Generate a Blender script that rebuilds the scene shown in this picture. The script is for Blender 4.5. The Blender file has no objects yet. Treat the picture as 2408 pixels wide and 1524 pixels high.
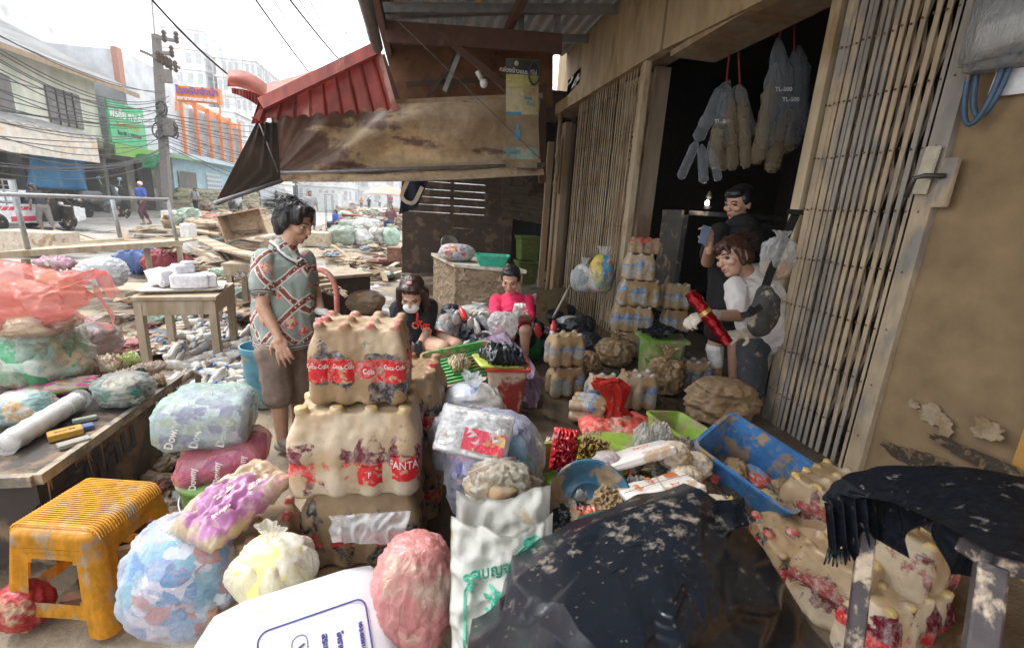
import bpy, bmesh, math, random
from math import sin, cos, pi, atan, radians, sqrt, degrees
from mathutils import Vector as V, Matrix, noise, Euler
C = bpy.context.scene
LK = C.collection.objects.link
# ---------------------------------------------------------------- camera
EYE = 1.65; FPX = 1070.0; CX, CY = 1204.0, 762.0
ROLL, PITCH, YAW = radians(3.434), radians(14.276), radians(11.304)
FW = V((sin(YAW)*cos(PITCH), cos(YAW)*cos(PITCH), -sin(PITCH)))
_r0 = V((cos(YAW), -sin(YAW), 0)); _u0 = V((sin(YAW)*sin(PITCH), cos(YAW)*sin(PITCH), cos(PITCH)))
RT = _r0*cos(ROLL) + _u0*sin(ROLL); UP = -_r0*sin(ROLL) + _u0*cos(ROLL)
cam = bpy.data.cameras.new("camera"); camo = bpy.data.objects.new("camera", cam); LK(camo)
M = Matrix((RT, UP, -FW)).transposed().to_4x4(); M.translation = V((0, 0, EYE)); camo.matrix_world = M
cam.sensor_width = 36; cam.lens = FPX/2408*36; cam.clip_start = 0.05; cam.clip_end = 2000
cam.dof.use_dof = True; cam.dof.focus_distance = 2.6; cam.dof.aperture_fstop = 3.6
C.camera = camo
# ---------------------------------------------------------------- world, sun, exposure (overcast)
w = bpy.data.worlds.new("World"); C.world = w; w.use_nodes = True
nt = w.node_tree; nt.nodes.clear()
out = nt.nodes.new("ShaderNodeOutputWorld"); bg = nt.nodes.new("ShaderNodeBackground"); sky = nt.nodes.new("ShaderNodeTexSky")
sky.sky_type = 'NISHITA'; sky.sun_disc = False; sky.sun_elevation = radians(55); sky.sun_rotation = radians(-60); sky.dust_density = 3; sky.air_density = 1.0
hs = nt.nodes.new("ShaderNodeHueSaturation"); hs.inputs['Saturation'].default_value = 0.12
mx = nt.nodes.new("ShaderNodeMix"); mx.data_type = 'RGBA'; mx.inputs[0].default_value = 0.6; mx.inputs[7].default_value = (10.5, 10.7, 11.0, 1)
nt.links.new(sky.outputs[0], hs.inputs['Color']); nt.links.new(hs.outputs[0], mx.inputs[6]); nt.links.new(mx.outputs[2], bg.inputs[0])
bg.inputs[1].default_value = 0.13; nt.links.new(bg.outputs[0], out.inputs[0])
sl = bpy.data.lights.new("sun", 'SUN'); sl.energy = 1.5; sl.angle = radians(18); sl.color = (1, .97, .92)
so = bpy.data.objects.new("sun", sl); LK(so)
_az = radians(-60); _d = V((sin(_az)*cos(radians(55)), cos(_az)*cos(radians(55)), sin(radians(55))))
so.rotation_euler = _d.to_track_quat('Z', 'Y').to_euler()
C.view_settings.view_transform = 'Standard'; C.view_settings.look = 'None'; C.view_settings.exposure = 1.15; C.view_settings.gamma = 1
C.cycles.max_bounces = 6; C.cycles.diffuse_bounces = 3; C.cycles.glossy_bounces = 3; C.cycles.transparent_max_bounces = 10
C.cycles.transmission_bounces = 4; C.cycles.caustics_reflective = False; C.cycles.caustics_refractive = False
C.cycles.sample_clamp_indirect = 6; C.cycles.use_denoising = True
# ---------------------------------------------------------------- pixel -> place helpers (px of the 2408-wide photo)
def ray(px, py):
    return FW + RT*((px-CX)/FPX) - UP*((py-CY)/FPX)
EY = V((0, 0, EYE))
def G(px, py, z=0.0):
    d = ray(px, py); return EY + d*((z-EYE)/d.z)
def PX(px, py, x):
    d = ray(px, py); return EY + d*(x/d.x)
def PY(px, py, y):
    d = ray(px, py); return EY + d*(y/d.y)
def PW(px, py, w):
    return EY + ray(px, py)*w
def proj(p):
    v = p-EY; q = v.dot(FW); return (CX+FPX*v.dot(RT)/q, CY-FPX*v.dot(UP)/q, q)
FL = 0.30     # raised pavement level
rnd = random.Random(7)
# ---------------------------------------------------------------- materials
MUD_D = (.47, .335, .205); MUD_W = (.19, .115, .052); MUD_M = (.31, .20, .105)
_mc = {}
class NT:
    def __init__(s, name):
        s.m = bpy.data.materials.new(name); s.m.use_nodes = True; s.t = s.m.node_tree; s.t.nodes.clear()
        s.o = s.n("OutputMaterial")
    def n(s, k, **kw):
        x = s.t.nodes.new("ShaderNode"+k)
        for a, b in kw.items(): setattr(x, a, b)
        return x
    def l(s, a, b): s.t.links.new(a, b)
    def coord(s, rand=True, scale=None):
        tc = s.n("TexCoord"); c = tc.outputs['Object']
        if rand:
            oi = s.n("ObjectInfo"); mu = s.n("Math", operation='MULTIPLY'); s.l(oi.outputs['Random'], mu.inputs[0]); mu.inputs[1].default_value = 37.0
            ad = s.n("VectorMath", operation='ADD'); s.l(c, ad.inputs[0]); s.l(mu.outputs[0], ad.inputs[1]); c = ad.outputs[0]
        if scale:
            mp = s.n("Mapping"); mp.inputs['Scale'].default_value = scale; s.l(c, mp.inputs[0]); c = mp.outputs[0]
        return c
    def noise(s, c, sc, det=4, rough=.55, dist=0):
        x = s.n("TexNoise"); x.inputs['Scale'].default_value = sc; x.inputs['Detail'].default_value = det
        x.inputs['Roughness'].default_value = rough; x.inputs['Distortion'].default_value = dist
        s.l(c, x.inputs['Vector']); return x.outputs['Fac']
    def ramp(s, f, a, b, lo=0., hi=1.):
        x = s.n("MapRange"); x.inputs[1].default_value = a; x.inputs[2].default_value = b; x.inputs[3].default_value = lo; x.inputs[4].default_value = hi
        s.l(f, x.inputs[0]); return x.outputs[0]
    def cr(s, f, stops, const=False):
        x = s.n("ValToRGB"); e = x.color_ramp
        if const: e.interpolation = 'CONSTANT'
        while len(e.elements) < len(stops): e.elements.new(.5)
        for i, (p, c) in enumerate(stops): e.elements[i].position = p; e.elements[i].color = (*c, 1)
        s.l(f, x.inputs[0]); return x.outputs[0]
    def mix(s, f, a, b):
        x = s.n("Mix", data_type='RGBA')
        for v, i in ((f, 0), (a, 6), (b, 7)):
            if hasattr(v, 'is_linked'): s.l(v, x.inputs[i])
            elif i: x.inputs[i].default_value = (*v, 1)
            else: x.inputs[0].default_value = v
        return x.outputs[2]
    def math(s, op, a, b=0.):
        x = s.n("Math", operation=op)
        for i, v in enumerate((a, b)):
            if hasattr(v, 'is_linked'): s.l(v, x.inputs[i])
            else: x.inputs[i].default_value = v
        return x.outputs[0]
    def bsdf(s, col, rough=.6, metal=0., bump=None, bstr=.3, bdist=.01, alpha=None, spec=.5, sub=0, coat=0, transl=0):
        b = s.n("BsdfPrincipled")
        for v, k in ((col, 'Base Color'), (rough, 'Roughness'), (metal, 'Metallic'), (spec, 'Specular IOR Level'), (coat, 'Coat Weight')):
            if hasattr(v, 'is_linked'): s.l(v, b.inputs[k])
            else: b.inputs[k].default_value = (*v, 1) if k == 'Base Color' else v
        if bump is not None:
            bu = s.n("Bump"); bu.inputs['Strength'].default_value = bstr; bu.inputs['Distance'].default_value = bdist
            s.l(bump, bu.inputs['Height']); s.l(bu.outputs[0], b.inputs['Normal'])
        sh = b.outputs[0]
        if transl:
            tr = s.n("BsdfTranslucent"); ms = s.n("MixShader"); ms.inputs[0].default_value = transl
            if hasattr(col, 'is_linked'): s.l(col, tr.inputs[0])
            else: tr.inputs[0].default_value = (*col, 1)
            s.l(sh, ms.inputs[1]); s.l(tr.outputs[0], ms.inputs[2]); sh = ms.outputs[0]
        if alpha is not None:
            tp = s.n("BsdfTransparent"); ms = s.n("MixShader")
            if hasattr(alpha, 'is_linked'): s.l(alpha, ms.inputs[0])
            else: ms.inputs[0].default_value = alpha
            s.l(tp.outputs[0], ms.inputs[1]); s.l(sh, ms.inputs[2]); sh = ms.outputs[0]
        s.l(sh, s.o.inputs['Surface']); return s.m
def mat(base, mud=.3, mc=MUD_M, rough=.55, sc=5., bump=.25, metal=0., var=.15, name="m", mrough=.75, bd=.006, streak=None, transl=0, seedless=False, det=5):
    """a solid colour, slightly uneven, with mud patches covering about `mud` of it"""
    k = (base, mud, mc, rough, sc, bump, metal, var, mrough, bd, streak, transl)
    if k in _mc: return _mc[k]
    t = NT(name); c = t.coord(True, streak)
    n1 = t.noise(c, sc*2.7, det); n2 = t.noise(c, sc, det+1, .62, .3)
    dk = tuple(x*(1-var*1.6) for x in base); lt = tuple(min(1, x*(1+var)) for x in base)
    bc = t.mix(t.ramp(n1, .3, .7), dk, lt)
    if mud > 0:
        th = .5+(.5-mud)*.42; mk = t.ramp(t.math('ADD', n2, t.math('MULTIPLY', t.math('SUBTRACT', n1, .5), .22)), th-.03, th+.05)
        mcol = t.mix(t.ramp(n1, .3, .7), tuple(x*.72 for x in mc), tuple(x*1.2 for x in mc))
        col = t.mix(mk, bc, mcol); rg = t.math('ADD', t.math('MULTIPLY', mk, mrough-rough), rough)
        h = t.math('ADD', t.math('MULTIPLY', mk, .6), n1)
        if metal: mt = t.math('MULTIPLY', t.math('SUBTRACT', 1., mk), metal)
        else: mt = 0.
    else: col, rg, h, mt = bc, rough, n1, metal
    _mc[k] = t.bsdf(col, rg, mt, h, bump, bd, transl=transl); return _mc[k]
def film(base, alpha=.5, mud=.15, mc=MUD_D, rough=.13, sc=9., name="plastic film", transl=.35, var=.2):
    k = ('film', base, alpha, mud, mc, rough, sc, transl)
    if k in _mc: return _mc[k]
    t = NT(name); c = t.coord()
    n1 = t.noise(c, sc*2, 5, .6, .4); n2 = t.noise(c, sc, 5, .62)
    th = .5+(.5-mud)*.42; mk = t.ramp(n2, th-.04, th+.04)
    lw = t.n("LayerWeight"); lw.inputs[0].default_value = .35
    a = t.math('ADD', t.math('MULTIPLY', lw.outputs['Facing'], (1-alpha)*.8), t.ramp(n1, .3, .75, alpha*.7, min(1, alpha*1.35)))
    a = t.math('MAXIMUM', a, mk)
    x = t.n("Clamp"); t.l(a, x.inputs[0])
    col = t.mix(mk, base, mc)
    mp = t.n('Mapping'); mp.inputs['Scale'].default_value = (1, 1, .35); t.l(c, mp.inputs[0]); n5 = t.noise(mp.outputs[0], sc*2.2, 4, .6, 1.5); n5 = t.math('ABSOLUTE', t.math('SUBTRACT', n5, .5))
    _mc[k] = t.bsdf(col, t.math('ADD', t.math('MULTIPLY', mk, .4), rough), 0., n5, 1., .02, alpha=x.outputs[0], transl=transl, spec=1.); return _mc[k]
def cells(pal, sc=18, mud=.15, mc=MUD_D, rough=.3, name="packets", stretch=(1, 1, 1), edge=True, bump=.5):
    """many small printed packets, each its own colour"""
    t = NT(name); c = t.coord(True, stretch)
    nd = t.n("TexNoise"); nd.inputs['Scale'].default_value = sc*.8; t.l(c, nd.inputs['Vector'])
    vm = t.n("VectorMath", operation='SCALE'); vm.inputs['Scale'].default_value = .5/sc; t.l(nd.outputs['Color'], vm.inputs[0])
    va = t.n("VectorMath", operation='ADD'); t.l(c, va.inputs[0]); t.l(vm.outputs[0], va.inputs[1])
    v = t.n("TexVoronoi", distance='CHEBYCHEV'); v.inputs['Scale'].default_value = sc; t.l(va.outputs[0], v.inputs['Vector'])
    sp = t.n("SeparateColor"); t.l(v.outputs['Color'], sp.inputs[0])
    n = len(pal); col = t.cr(sp.outputs[0], [(i/n, p) for i, p in enumerate(pal)], True)
    n2 = t.noise(c, 6, 5, .6); n3 = t.noise(c, sc*3, 3)
    col = t.mix(t.ramp(n3, .52, .6, 0, .55), col, t.cr(sp.outputs[1], [(i/n, p) for i, p in enumerate(pal[::-1])], True))
    th = .5+(.5-mud)*.42; mk = t.ramp(n2, th-.03, th+.03); col = t.mix(mk, col, mc)
    h = t.math('ADD', v.outputs['Distance'], n3)
    return t.bsdf(col, rough, 0., h, bump, .01)
# ---------------------------------------------------------------- mesh helpers
def link(name, bm, m=None, parent=None, smooth=False, recalc=True):
    me = bpy.data.meshes.new(name)
    if recalc: bmesh.ops.recalc_face_normals(bm, faces=bm.faces)
    bm.to_mesh(me); bm.free()
    if smooth:
        me.polygons.foreach_set('use_smooth', [True]*len(me.polygons))
    o = bpy.data.objects.new(name, me); LK(o)
    if m is not None:
        for x in (m if isinstance(m, (list, tuple)) else [m]): me.materials.append(x)
    if parent is not None: o.parent = parent
    return o
def tag(o, label, cat, group=None):
    o['label'] = label; o['category'] = cat
    if group: o['group'] = group
    return o
def empty(name, loc, rz=0, label=None, cat=None, group=None):
    o = bpy.data.objects.new(name, None); LK(o); o.location = loc; o.rotation_euler = (0, 0, rz); o.empty_display_size = .1
    if label: tag(o, label, cat, group)
    return o
def copy_tree(o, parent=None):
    c = o.copy(); LK(c)
    if parent is not None: c.parent = parent; c.matrix_parent_inverse = o.matrix_parent_inverse
    for ch in list(o.children): copy_tree(ch, c)
    return c
def struct(o): o['kind'] = 'structure'; return o
def box(bm, c, s, rot=None, mi=0, bev=0):
    m = Matrix.Translation(c) @ (rot.to_4x4() if rot is not None else Matrix.Identity(4)) @ Matrix.Diagonal((*s, 1))
    r = bmesh.ops.create_cube(bm, size=1, matrix=m)
    fs = {f for v in r['verts'] for f in v.link_faces}
    if bev:
        es = {e for f in fs for e in f.edges}
        r2 = bmesh.ops.bevel(bm, geom=list(es), offset=bev, segments=2, affect='EDGES'); fs = set(r2['faces']) | {f for f in fs if f.is_valid}
    if mi:
        for f in fs: f.material_index = mi
def hexa(bm, pts, mi=0):
    """8 points: bottom 4 ccw, top 4 ccw"""
    v = [bm.verts.new(p) for p in pts]
    for q in ((3, 2, 1, 0), (4, 5, 6, 7), (0, 1, 5, 4), (1, 2, 6, 5), (2, 3, 7, 6), (3, 0, 4, 7)):
        f = bm.faces.new([v[i] for i in q]); f.material_index = mi
def bar(bm, a, b, w, h=None, mi=0, up=V((0, 0, 1))):
    a, b = V(a), V(b); h = h or w; d = (b-a).normalized()
    if abs(d.dot(up)) > .99: up = V((1, 0, 0))
    s = d.cross(up).normalized()*w/2; u = s.cross(d).normalized()*h/2
    hexa(bm, [a-s-u, a+s-u, a+s+u, a-s+u, b-s-u, b+s-u, b+s+u, b-s+u], mi)
def tube(bm, pts, r, n=8, cap=True, mi=0, rs=None):
    pts = [V(p) for p in pts]; rings = []
    up = V((0, 0, 1))
    for i, p in enumerate(pts):
        d = (pts[min(i+1, len(pts)-1)]-pts[max(i-1, 0)]).normalized()
        if i == 0:
            s = d.cross(up if abs(d.z) < .95 else V((1, 0, 0))).normalized()
        else: s = (s-d*s.dot(d)).normalized()
        t = d.cross(s); rr = rs[i] if rs else r
        rings.append([bm.verts.new(p+s*(cos(2*pi*k/n)*rr)+t*(sin(2*pi*k/n)*rr)) for k in range(n)])
    for a, b in zip(rings, rings[1:]):
        for k in range(n):
            f = bm.faces.new((a[k], a[(k+1) % n], b[(k+1) % n], b[k])); f.material_index = mi
    if cap:
        for rg in (rings[0][::-1], rings[-1]):
            f = bm.faces.new(rg); f.material_index = mi
def lathe(bm, prof, n=16, c=V((0, 0, 0)), mis=None, rot=None, cap=True):
    rings = []
    for r, z in prof:
        ring = []
        for k in range(n):
            p = V((r*cos(2*pi*k/n), r*sin(2*pi*k/n), z))
            if rot is not None: p = rot @ p
            ring.append(bm.verts.new(p+c))
        rings.append(ring)
    for i, (a, b) in enumerate(zip(rings, rings[1:])):
        for k in range(n):
            f = bm.faces.new((a[k], a[(k+1) % n], b[(k+1) % n], b[k]))
            if mis: f.material_index = mis[i]
    if cap:
        f = bm.faces.new(rings[0][::-1]); f2 = bm.faces.new(rings[-1])
        if mis: f.material_index = mis[0]; f2.material_index = mis[-1]
def grid(bm, fn, nu, nv, mi=0, cu=False):
    vs = [[bm.verts.new(fn(i/nu, j/nv)) for j in range(nv+1)] for i in range(nu+1 if not cu else nu)]
    n = nu
    for i in range(n):
        a, b = vs[i], vs[(i+1) % len(vs)] if cu else vs[i+1]
        for j in range(nv):
            f = bm.faces.new((a[j], b[j], b[j+1], a[j+1])); f.material_index = mi
    return vs
def rotm(rx=0, ry=0, rz=0): return Euler((rx, ry, rz)).to_matrix()
def fr(a, b):  # lerp
    return a
def quadgrid(bm, p00, p10, p11, p01, nu, nv, disp=None, th=0):
    """bilinear sheet through 4 corners with displacement along its normal; th adds thickness"""
    p00, p10, p11, p01 = map(V, (p00, p10, p11, p01)); nrm = (p10-p00).cross(p01-p00).normalized()
    def f(u, v):
        p = p00*(1-u)*(1-v)+p10*u*(1-v)+p11*u*v+p01*(1-u)*v
        return p+nrm*(disp(u, v) if disp else 0)
    grid(bm, f, nu, nv)
    if th:
        bmesh.ops.solidify(bm, geom=list(bm.faces), thickness=th)
def ell(bm, c, r, rot=None, n=3):
    m = Matrix.Translation(c) @ (rot.to_4x4() if rot is not None else Matrix.Identity(4)) @ Matrix.Diagonal((*r, 1))
    bmesh.ops.create_icosphere(bm, subdivisions=n, radius=1, matrix=m)
def cap(bm, a, b, ra, rb, n=12):
    """tapered capsule"""
    a, b = V(a), V(b); d = b-a; L = d.length; d = d/L if L > 1e-6 else V((0, 0, 1))
    s = d.cross(V((0, 0, 1)) if abs(d.z) < .9 else V((1, 0, 0))).normalized(); t = d.cross(s)
    rings = []
    K = 4
    sec = [(-ra*cos(k*pi/2/K), ra*sin(k*pi/2/K)) for k in range(1, K+1)]+[(L+rb*sin(k*pi/2/K), rb*cos(k*pi/2/K)) for k in range(0, K)]
    for z, r in sec: rings.append([bm.verts.new(a+d*z+s*(cos(2*pi*k/n)*r)+t*(sin(2*pi*k/n)*r)) for k in range(n)])
    p0 = bm.verts.new(a-d*ra); p1 = bm.verts.new(b+d*rb)
    for x, y in zip(rings, rings[1:]):
        for k in range(n): bm.faces.new((x[k], x[(k+1) % n], y[(k+1) % n], y[k]))
    for k in range(n):
        bm.faces.new((p0, rings[0][(k+1) % n], rings[0][k])); bm.faces.new((p1, rings[-1][k], rings[-1][(k+1) % n]))
def remesh(bm, vox, smooth=3, fac=.5):
    me = bpy.data.meshes.new('tmp'); bmesh.ops.recalc_face_normals(bm, faces=bm.faces); bm.to_mesh(me); bm.free()
    o = bpy.data.objects.new('tmp', me); LK(o)
    md = o.modifiers.new('r', 'REMESH'); md.mode = 'VOXEL'; md.voxel_size = vox; md.adaptivity = 0
    if smooth:
        sm = o.modifiers.new('s', 'SMOOTH'); sm.iterations = smooth; sm.factor = fac
    dg = bpy.context.evaluated_depsgraph_get(); ev = o.evaluated_get(dg)
    m2 = bpy.data.meshes.new_from_object(ev, depsgraph=dg)
    b2 = bmesh.new(); b2.from_mesh(m2); bpy.data.objects.remove(o); bpy.data.meshes.remove(me); bpy.data.meshes.remove(m2)
    return b2
def nz(p, s=1., o=0): return noise.noise(V(p)*s+V((o, o*1.7, -o)))
def ridg(p, s, o=0):
    q = V(p)*s+V((o*3.1, o, -o*2)); return 1-abs(noise.noise(q))*2.2
def displace(bm, f):
    bm.normal_update()
    for v, d in [(v, f(v.co)) for v in bm.verts]: v.co += v.normal*d
def crumple(bm, amp, sc, seed=0, oct=3):
    def f(p):
        a = 0; k = 1; s = sc
        for i in range(oct):
            a += (ridg(p, s, seed+i*5)-.5)*k; k *= .5; s *= 2.1
        return a*amp
    displace(bm, f)
_fonts = {}
def text(s, size, m, parent=None, loc=(0, 0, 0), rot=(0, 0, 0), name="lettering", ext=.0008, bold=0, align='CENTER', mw=None, shear=0, sx=1):
    cu = bpy.data.curves.new('t', 'FONT'); cu.body = s; cu.size = size; cu.extrude = ext; cu.offset = bold; cu.align_x = align; cu.align_y = 'CENTER'; cu.shear = shear; cu.resolution_u = 3
    o = bpy.data.objects.new('t', cu); LK(o)
    dg = bpy.context.evaluated_depsgraph_get(); me = bpy.data.meshes.new_from_object(o.evaluated_get(dg), depsgraph=dg)
    bpy.data.objects.remove(o); bpy.data.curves.remove(cu)
    if sx != 1: me.transform(Matrix.Diagonal((sx, 1, 1, 1)))
    r = bpy.data.objects.new(name, me); LK(r); me.materials.clear(); me.materials.append(m)
    if parent is not None: r.parent = parent
    if mw is not None: r.matrix_basis = mw
    else: r.location = loc; r.rotation_euler = rot
    return r
def frame(o, xdir, ydir):
    """matrix with origin o, x along xdir, y near ydir"""
    x = V(xdir).normalized(); z = x.cross(V(ydir)).normalized(); y = z.cross(x)
    m = Matrix((x, y, z)).transposed().to_4x4(); m.translation = V(o); return m
# ================================================================ SETTING
def mudground(name, dry, wet, wetness=.5, sc=1.3, bump=.5):
    t = NT(name); c = t.coord(False)
    a = t.noise(c, sc, 8, .6, .2); b = t.noise(c, sc*9, 6, .65); d = t.noise(c, sc*.35, 3)
    m = t.math('ADD', a, t.math('MULTIPLY', t.math('SUBTRACT', d, .5), .8))
    th = .5+(.5-wetness)*.5
    mk = t.ramp(m, th-.06, th+.06)      # 1 = wet
    col = t.mix(t.ramp(b, .3, .7), tuple(x*.7 for x in dry), dry)
    col = t.mix(mk, col, t.mix(t.ramp(b, .35, .65), wet, tuple(x*.75 for x in wet)))
    pud = t.ramp(m, th+.05, th+.09)
    rg = t.math('SUBTRACT', .85, t.math('MULTIPLY', mk, .35)); rg = t.math('SUBTRACT', rg, t.math('MULTIPLY', pud, .42))
    h = t.math('MULTIPLY', t.math('ADD', b, t.math('MULTIPLY', a, .8)), t.math('SUBTRACT', 1.02, pud))
    return t.bsdf(col, rg, 0., h, bump, .03)
M_ground = mudground("street mud", (.35, .285, .205), (.16, .12, .08), .55)
M_pave = mudground("pavement mud", (.19, .15, .105), (.09, .068, .045), .6, 1.1)
M_road = mudground("road surface", (.42, .41, .38), (.30, .28, .25), .35, .5, .15)
bm = bmesh.new()
def gz(x, y):
    far = min(1, max(0, (y-2)/4))
    a = (nz((x, y, 0), .9)*.5+nz((x, y, 3), 2.7)*.25+nz((x, y, 5), 8)*.1)*.07
    return a*(.4+.6*far)-.02
xs = [-60, -30, -16, -12, -9]+[-7+i*.12 for i in range(64)]+[1, 2, 4, 30, 90]
ys = [-20, -6, -2]+[.4+i*.12 for i in range(90)]+[11.6, 12.5, 14, 17, 22, 30, 45, 80, 150, 400]
vs = [[bm.verts.new((x, y, gz(x, y) if -9 < x < 2 and 0 < y < 12 else -.03)) for y in ys] for x in xs]
for i in range(len(xs)-1):
    for j in range(len(ys)-1): bm.faces.new((vs[i][j], vs[i+1][j], vs[i+1][j+1], vs[i][j+1]))
struct(link("ground", bm, M_ground, smooth=True))
bm = bmesh.new(); box(bm, (-10.2, 90, -.017), (8.2, 300, .02)); struct(link("road", bm, M_road))
bm = bmesh.new(); box(bm, (-16, 90, 0.05), (3.4, 300, .16)); struct(link("far_pavement", bm, M_road))
# raised pavement in front of the shop
bm = bmesh.new()
grid(bm, lambda u, v: V((-.42+u*3.1+(nz((0, v*14, 1), 2)*.03 if u == 0 else 0), -1+v*15, FL+(nz((u*3, v*14, 2), 1.6)*.012))), 40, 150)
grid(bm, lambda u, v: V((-.42+nz((0, v*14, 1), 2)*.03*u, -1+v*15, -.1+u*(FL+.1)+(nz((0, v*14, 2), 1.6)*.012 if u == 1 else 0))), 2, 150)
struct(link("pavement", bm, M_pave, smooth=False))
# ---------------------------------------------------------------- shop building
M_fasc = mat((.42, .31, .18), .4, (.28, .19, .095), .8, 2.2, .35, streak=(1, 1, .35), name="muddy cement board")
M_wallbr = mat((.27, .19, .10), .35, (.19, .125, .065), .85, 1.6, .5, name="brown plaster", bd=.004)
M_wallst = mat((.27, .185, .10), .16, (.20, .135, .07), .85, 2.4, .5, name="stained plaster", bd=.005)
M_ochre = mat((.50, .26, .065), .25, (.30, .17, .06), .85, 2.0, .5, name="ochre plaster", bd=.006)
M_dark = mat((.02, .017, .014), 0, rough=.9, name="dark interior")  # near-black colour stands in for unlit depth
M_wood = mat((.33, .25, .17), .45, MUD_M, .7, 5, .4, streak=(1, 1, .2), name="weathered wood")
M_woodd = mat((.07, .045, .03), .2, (.12, .08, .05), .8, 4, .4, name="dark wood")
M_cream = mat((.50, .40, .26), .35, (.32, .215, .115), .6, 3, .25, streak=(1, 1, .3), name="cream painted steel under mud")
shop = empty("shop_building", (2.42, 4, FL), 0, "muddy shophouse front with folding gates and dark open interior", "building")
XR = 2.42; XL = 2.12
def part(name, bm, m, parent, smooth=False):
    o = link(name, bm, m, None, smooth)
    o.parent = parent; o.matrix_parent_inverse = Matrix.Translation(-V(parent.location)) if parent.rotation_euler.z == 0 else (Matrix.Translation(parent.location) @ parent.rotation_euler.to_matrix().to_4x4()).inverted()
    return o
# side wall right of the open gate: brown pillar then ochre plaster
def rough(u, v, s=1): return (nz((u*s, v*s, 7), 1.3)*.012+nz((u*s, v*s, 2), 6)*.004)
bm = bmesh.new(); quadgrid(bm, (XR, 1.86, -.1), (XR, 1.27, -.1), (XR, 1.27, 4.2), (XR, 1.86, 4.2), 14, 60, lambda u, v: rough(u*.6, v*4.3)); part("wall", bm, M_wallst, shop, True)
bm = bmesh.new(); quadgrid(bm, (XR-.02, 1.272, -.1), (XR-.02, -4, -.1), (XR-.02, -4, 4.2), (XR-.02, 1.272, 4.2), 60, 60, lambda u, v: rough(u*5, v*4.3)*1.6, ); part("ochre_wall", bm, M_ochre, shop, True)
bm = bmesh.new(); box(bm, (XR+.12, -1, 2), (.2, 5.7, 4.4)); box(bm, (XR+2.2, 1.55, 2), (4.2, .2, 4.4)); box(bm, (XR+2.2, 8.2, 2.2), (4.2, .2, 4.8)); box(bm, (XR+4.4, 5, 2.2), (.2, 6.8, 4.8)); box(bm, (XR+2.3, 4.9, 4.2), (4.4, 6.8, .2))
part("interior_wall", bm, mat((.05, .042, .034), .3, (.035, .028, .02), .9, name="dim interior plaster"), shop)  # room darkness put into the near-black plaster colour
bm = bmesh.new(); box(bm, (XR+2.1, 4.8, FL-.06), (4.6, 6.6, .12)); part("interior_floor", bm, M_pave, shop)
# fascia boards (upper wall), soffit and lintel
ZF = 3.36
def fpan(y0, y1, zb0, zb1, x, mt, nm="fascia_board", zt=6.2):
    bm = bmesh.new(); hexa(bm, [(x, y1, zb1), (x, y0, zb0), (x+.1, y0, zb0), (x+.1, y1, zb1), (x, y1, zt), (x, y0, zt), (x+.1, y0, zt), (x+.1, y1, zt)]); part(nm, bm, mt, shop)
XFA = 2.07
fa, fb_, fc = PX(1305, 271, XFA), PX(1552, 120, XFA), PX(1558, 118, XFA)
fd = PX(1835, 8, XFA)
fpan(fb_.y, fa.y, fb_.z, fa.z, XFA, M_fasc); fpan(fd.y-1.2, fc.y, fd.z-.02, fc.z, XFA, M_fasc)
ZG = fb_.z+.03
bm = bmesh.new(); box(bm, (XR-.10, (fc.y+fd.y-1.2)/2, (fc.z+fd.z)/2+.03), (.44, fc.y-fd.y+1.0, .05)); box(bm, (XFA+.2, 6.0, ZG+.05), (.3, 3.8, .06)); part("soffit", bm, M_wood, shop)
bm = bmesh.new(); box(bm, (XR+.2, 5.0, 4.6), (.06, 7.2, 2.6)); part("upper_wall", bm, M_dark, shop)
# door posts between the gates
Xp = 2.2
def post(pxb, pyb, pxt, pyt, x, wd, th, nm, mt=M_cream):
    b = PX(pxb, pyb, x); t = PX(pxt, pyt, x); bm = bmesh.new()
    box(bm, (x+th/2, (b.y+t.y)/2, (FL+ZG)/2), (th, wd, ZG-FL)); return part(nm, bm, mt, shop)
post(1465, 500, 1465, 500, 2.3, .40, .12, "door_post")
post(1500, 500, 1500, 500, 2.3, .06, .16, "door_jamb", M_wood)
post(1440, 500, 1440, 500, 2.27, .05, .12, "door_jamb")
# pattern of small holes on the post
bm = bmesh.new(); y0 = PX(1465, 500, 2.3).y
for i, (a, b) in enumerate([(0, 0), (.5, 1), (-.5, 1), (0, 2), (.6, 3), (-.6, 3), (0, 4), (.5, 5), (-.7, 5), (-.2, 6)]):
    for s in (1, -1): box(bm, (2.296, y0+a*.055, 2.55-b*.048), (.004, .028, .007), rotm(s*.78, 0, 0))
part("vent_hole", bm, M_dark, shop)
# column at the far corner of the shop (mud caked, with pipe, wire and paper)
bm = bmesh.new(); c1 = PX(1310, 480, 2.12); box(bm, (2.25, c1.y+.25, 1.6), (.2, .34, 2.8)); box(bm, (2.12, c1.y-.25, 1.6), (.1, .14, 2.7)); box(bm, (2.05, c1.y+.42, 1.5), (.1, .08, 2.5)); part("corner_column", bm, M_wood, shop)
bm = bmesh.new(); cc = V((2.04, c1.y-.1, 0)); tube(bm, [cc+V((nz((0, 0, z*2.))*.03, 0, z)) for z in [.3+i*.2 for i in range(15)]], .035, 10); part("drain_pipe", bm, M_wood, shop, True)
bm = bmesh.new()
quadgrid(bm, (2.02, c1.y-.06, 1.9), (2.02, c1.y-.3, 1.9), (2.02, c1.y-.28, 2.75), (2.02, c1.y-.04, 2.75), 8, 20, lambda u, v: nz((u*3, v*8, 0), 1)*.03, .004); part("peeling_sheet", bm, M_fasc, shop, True)
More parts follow.
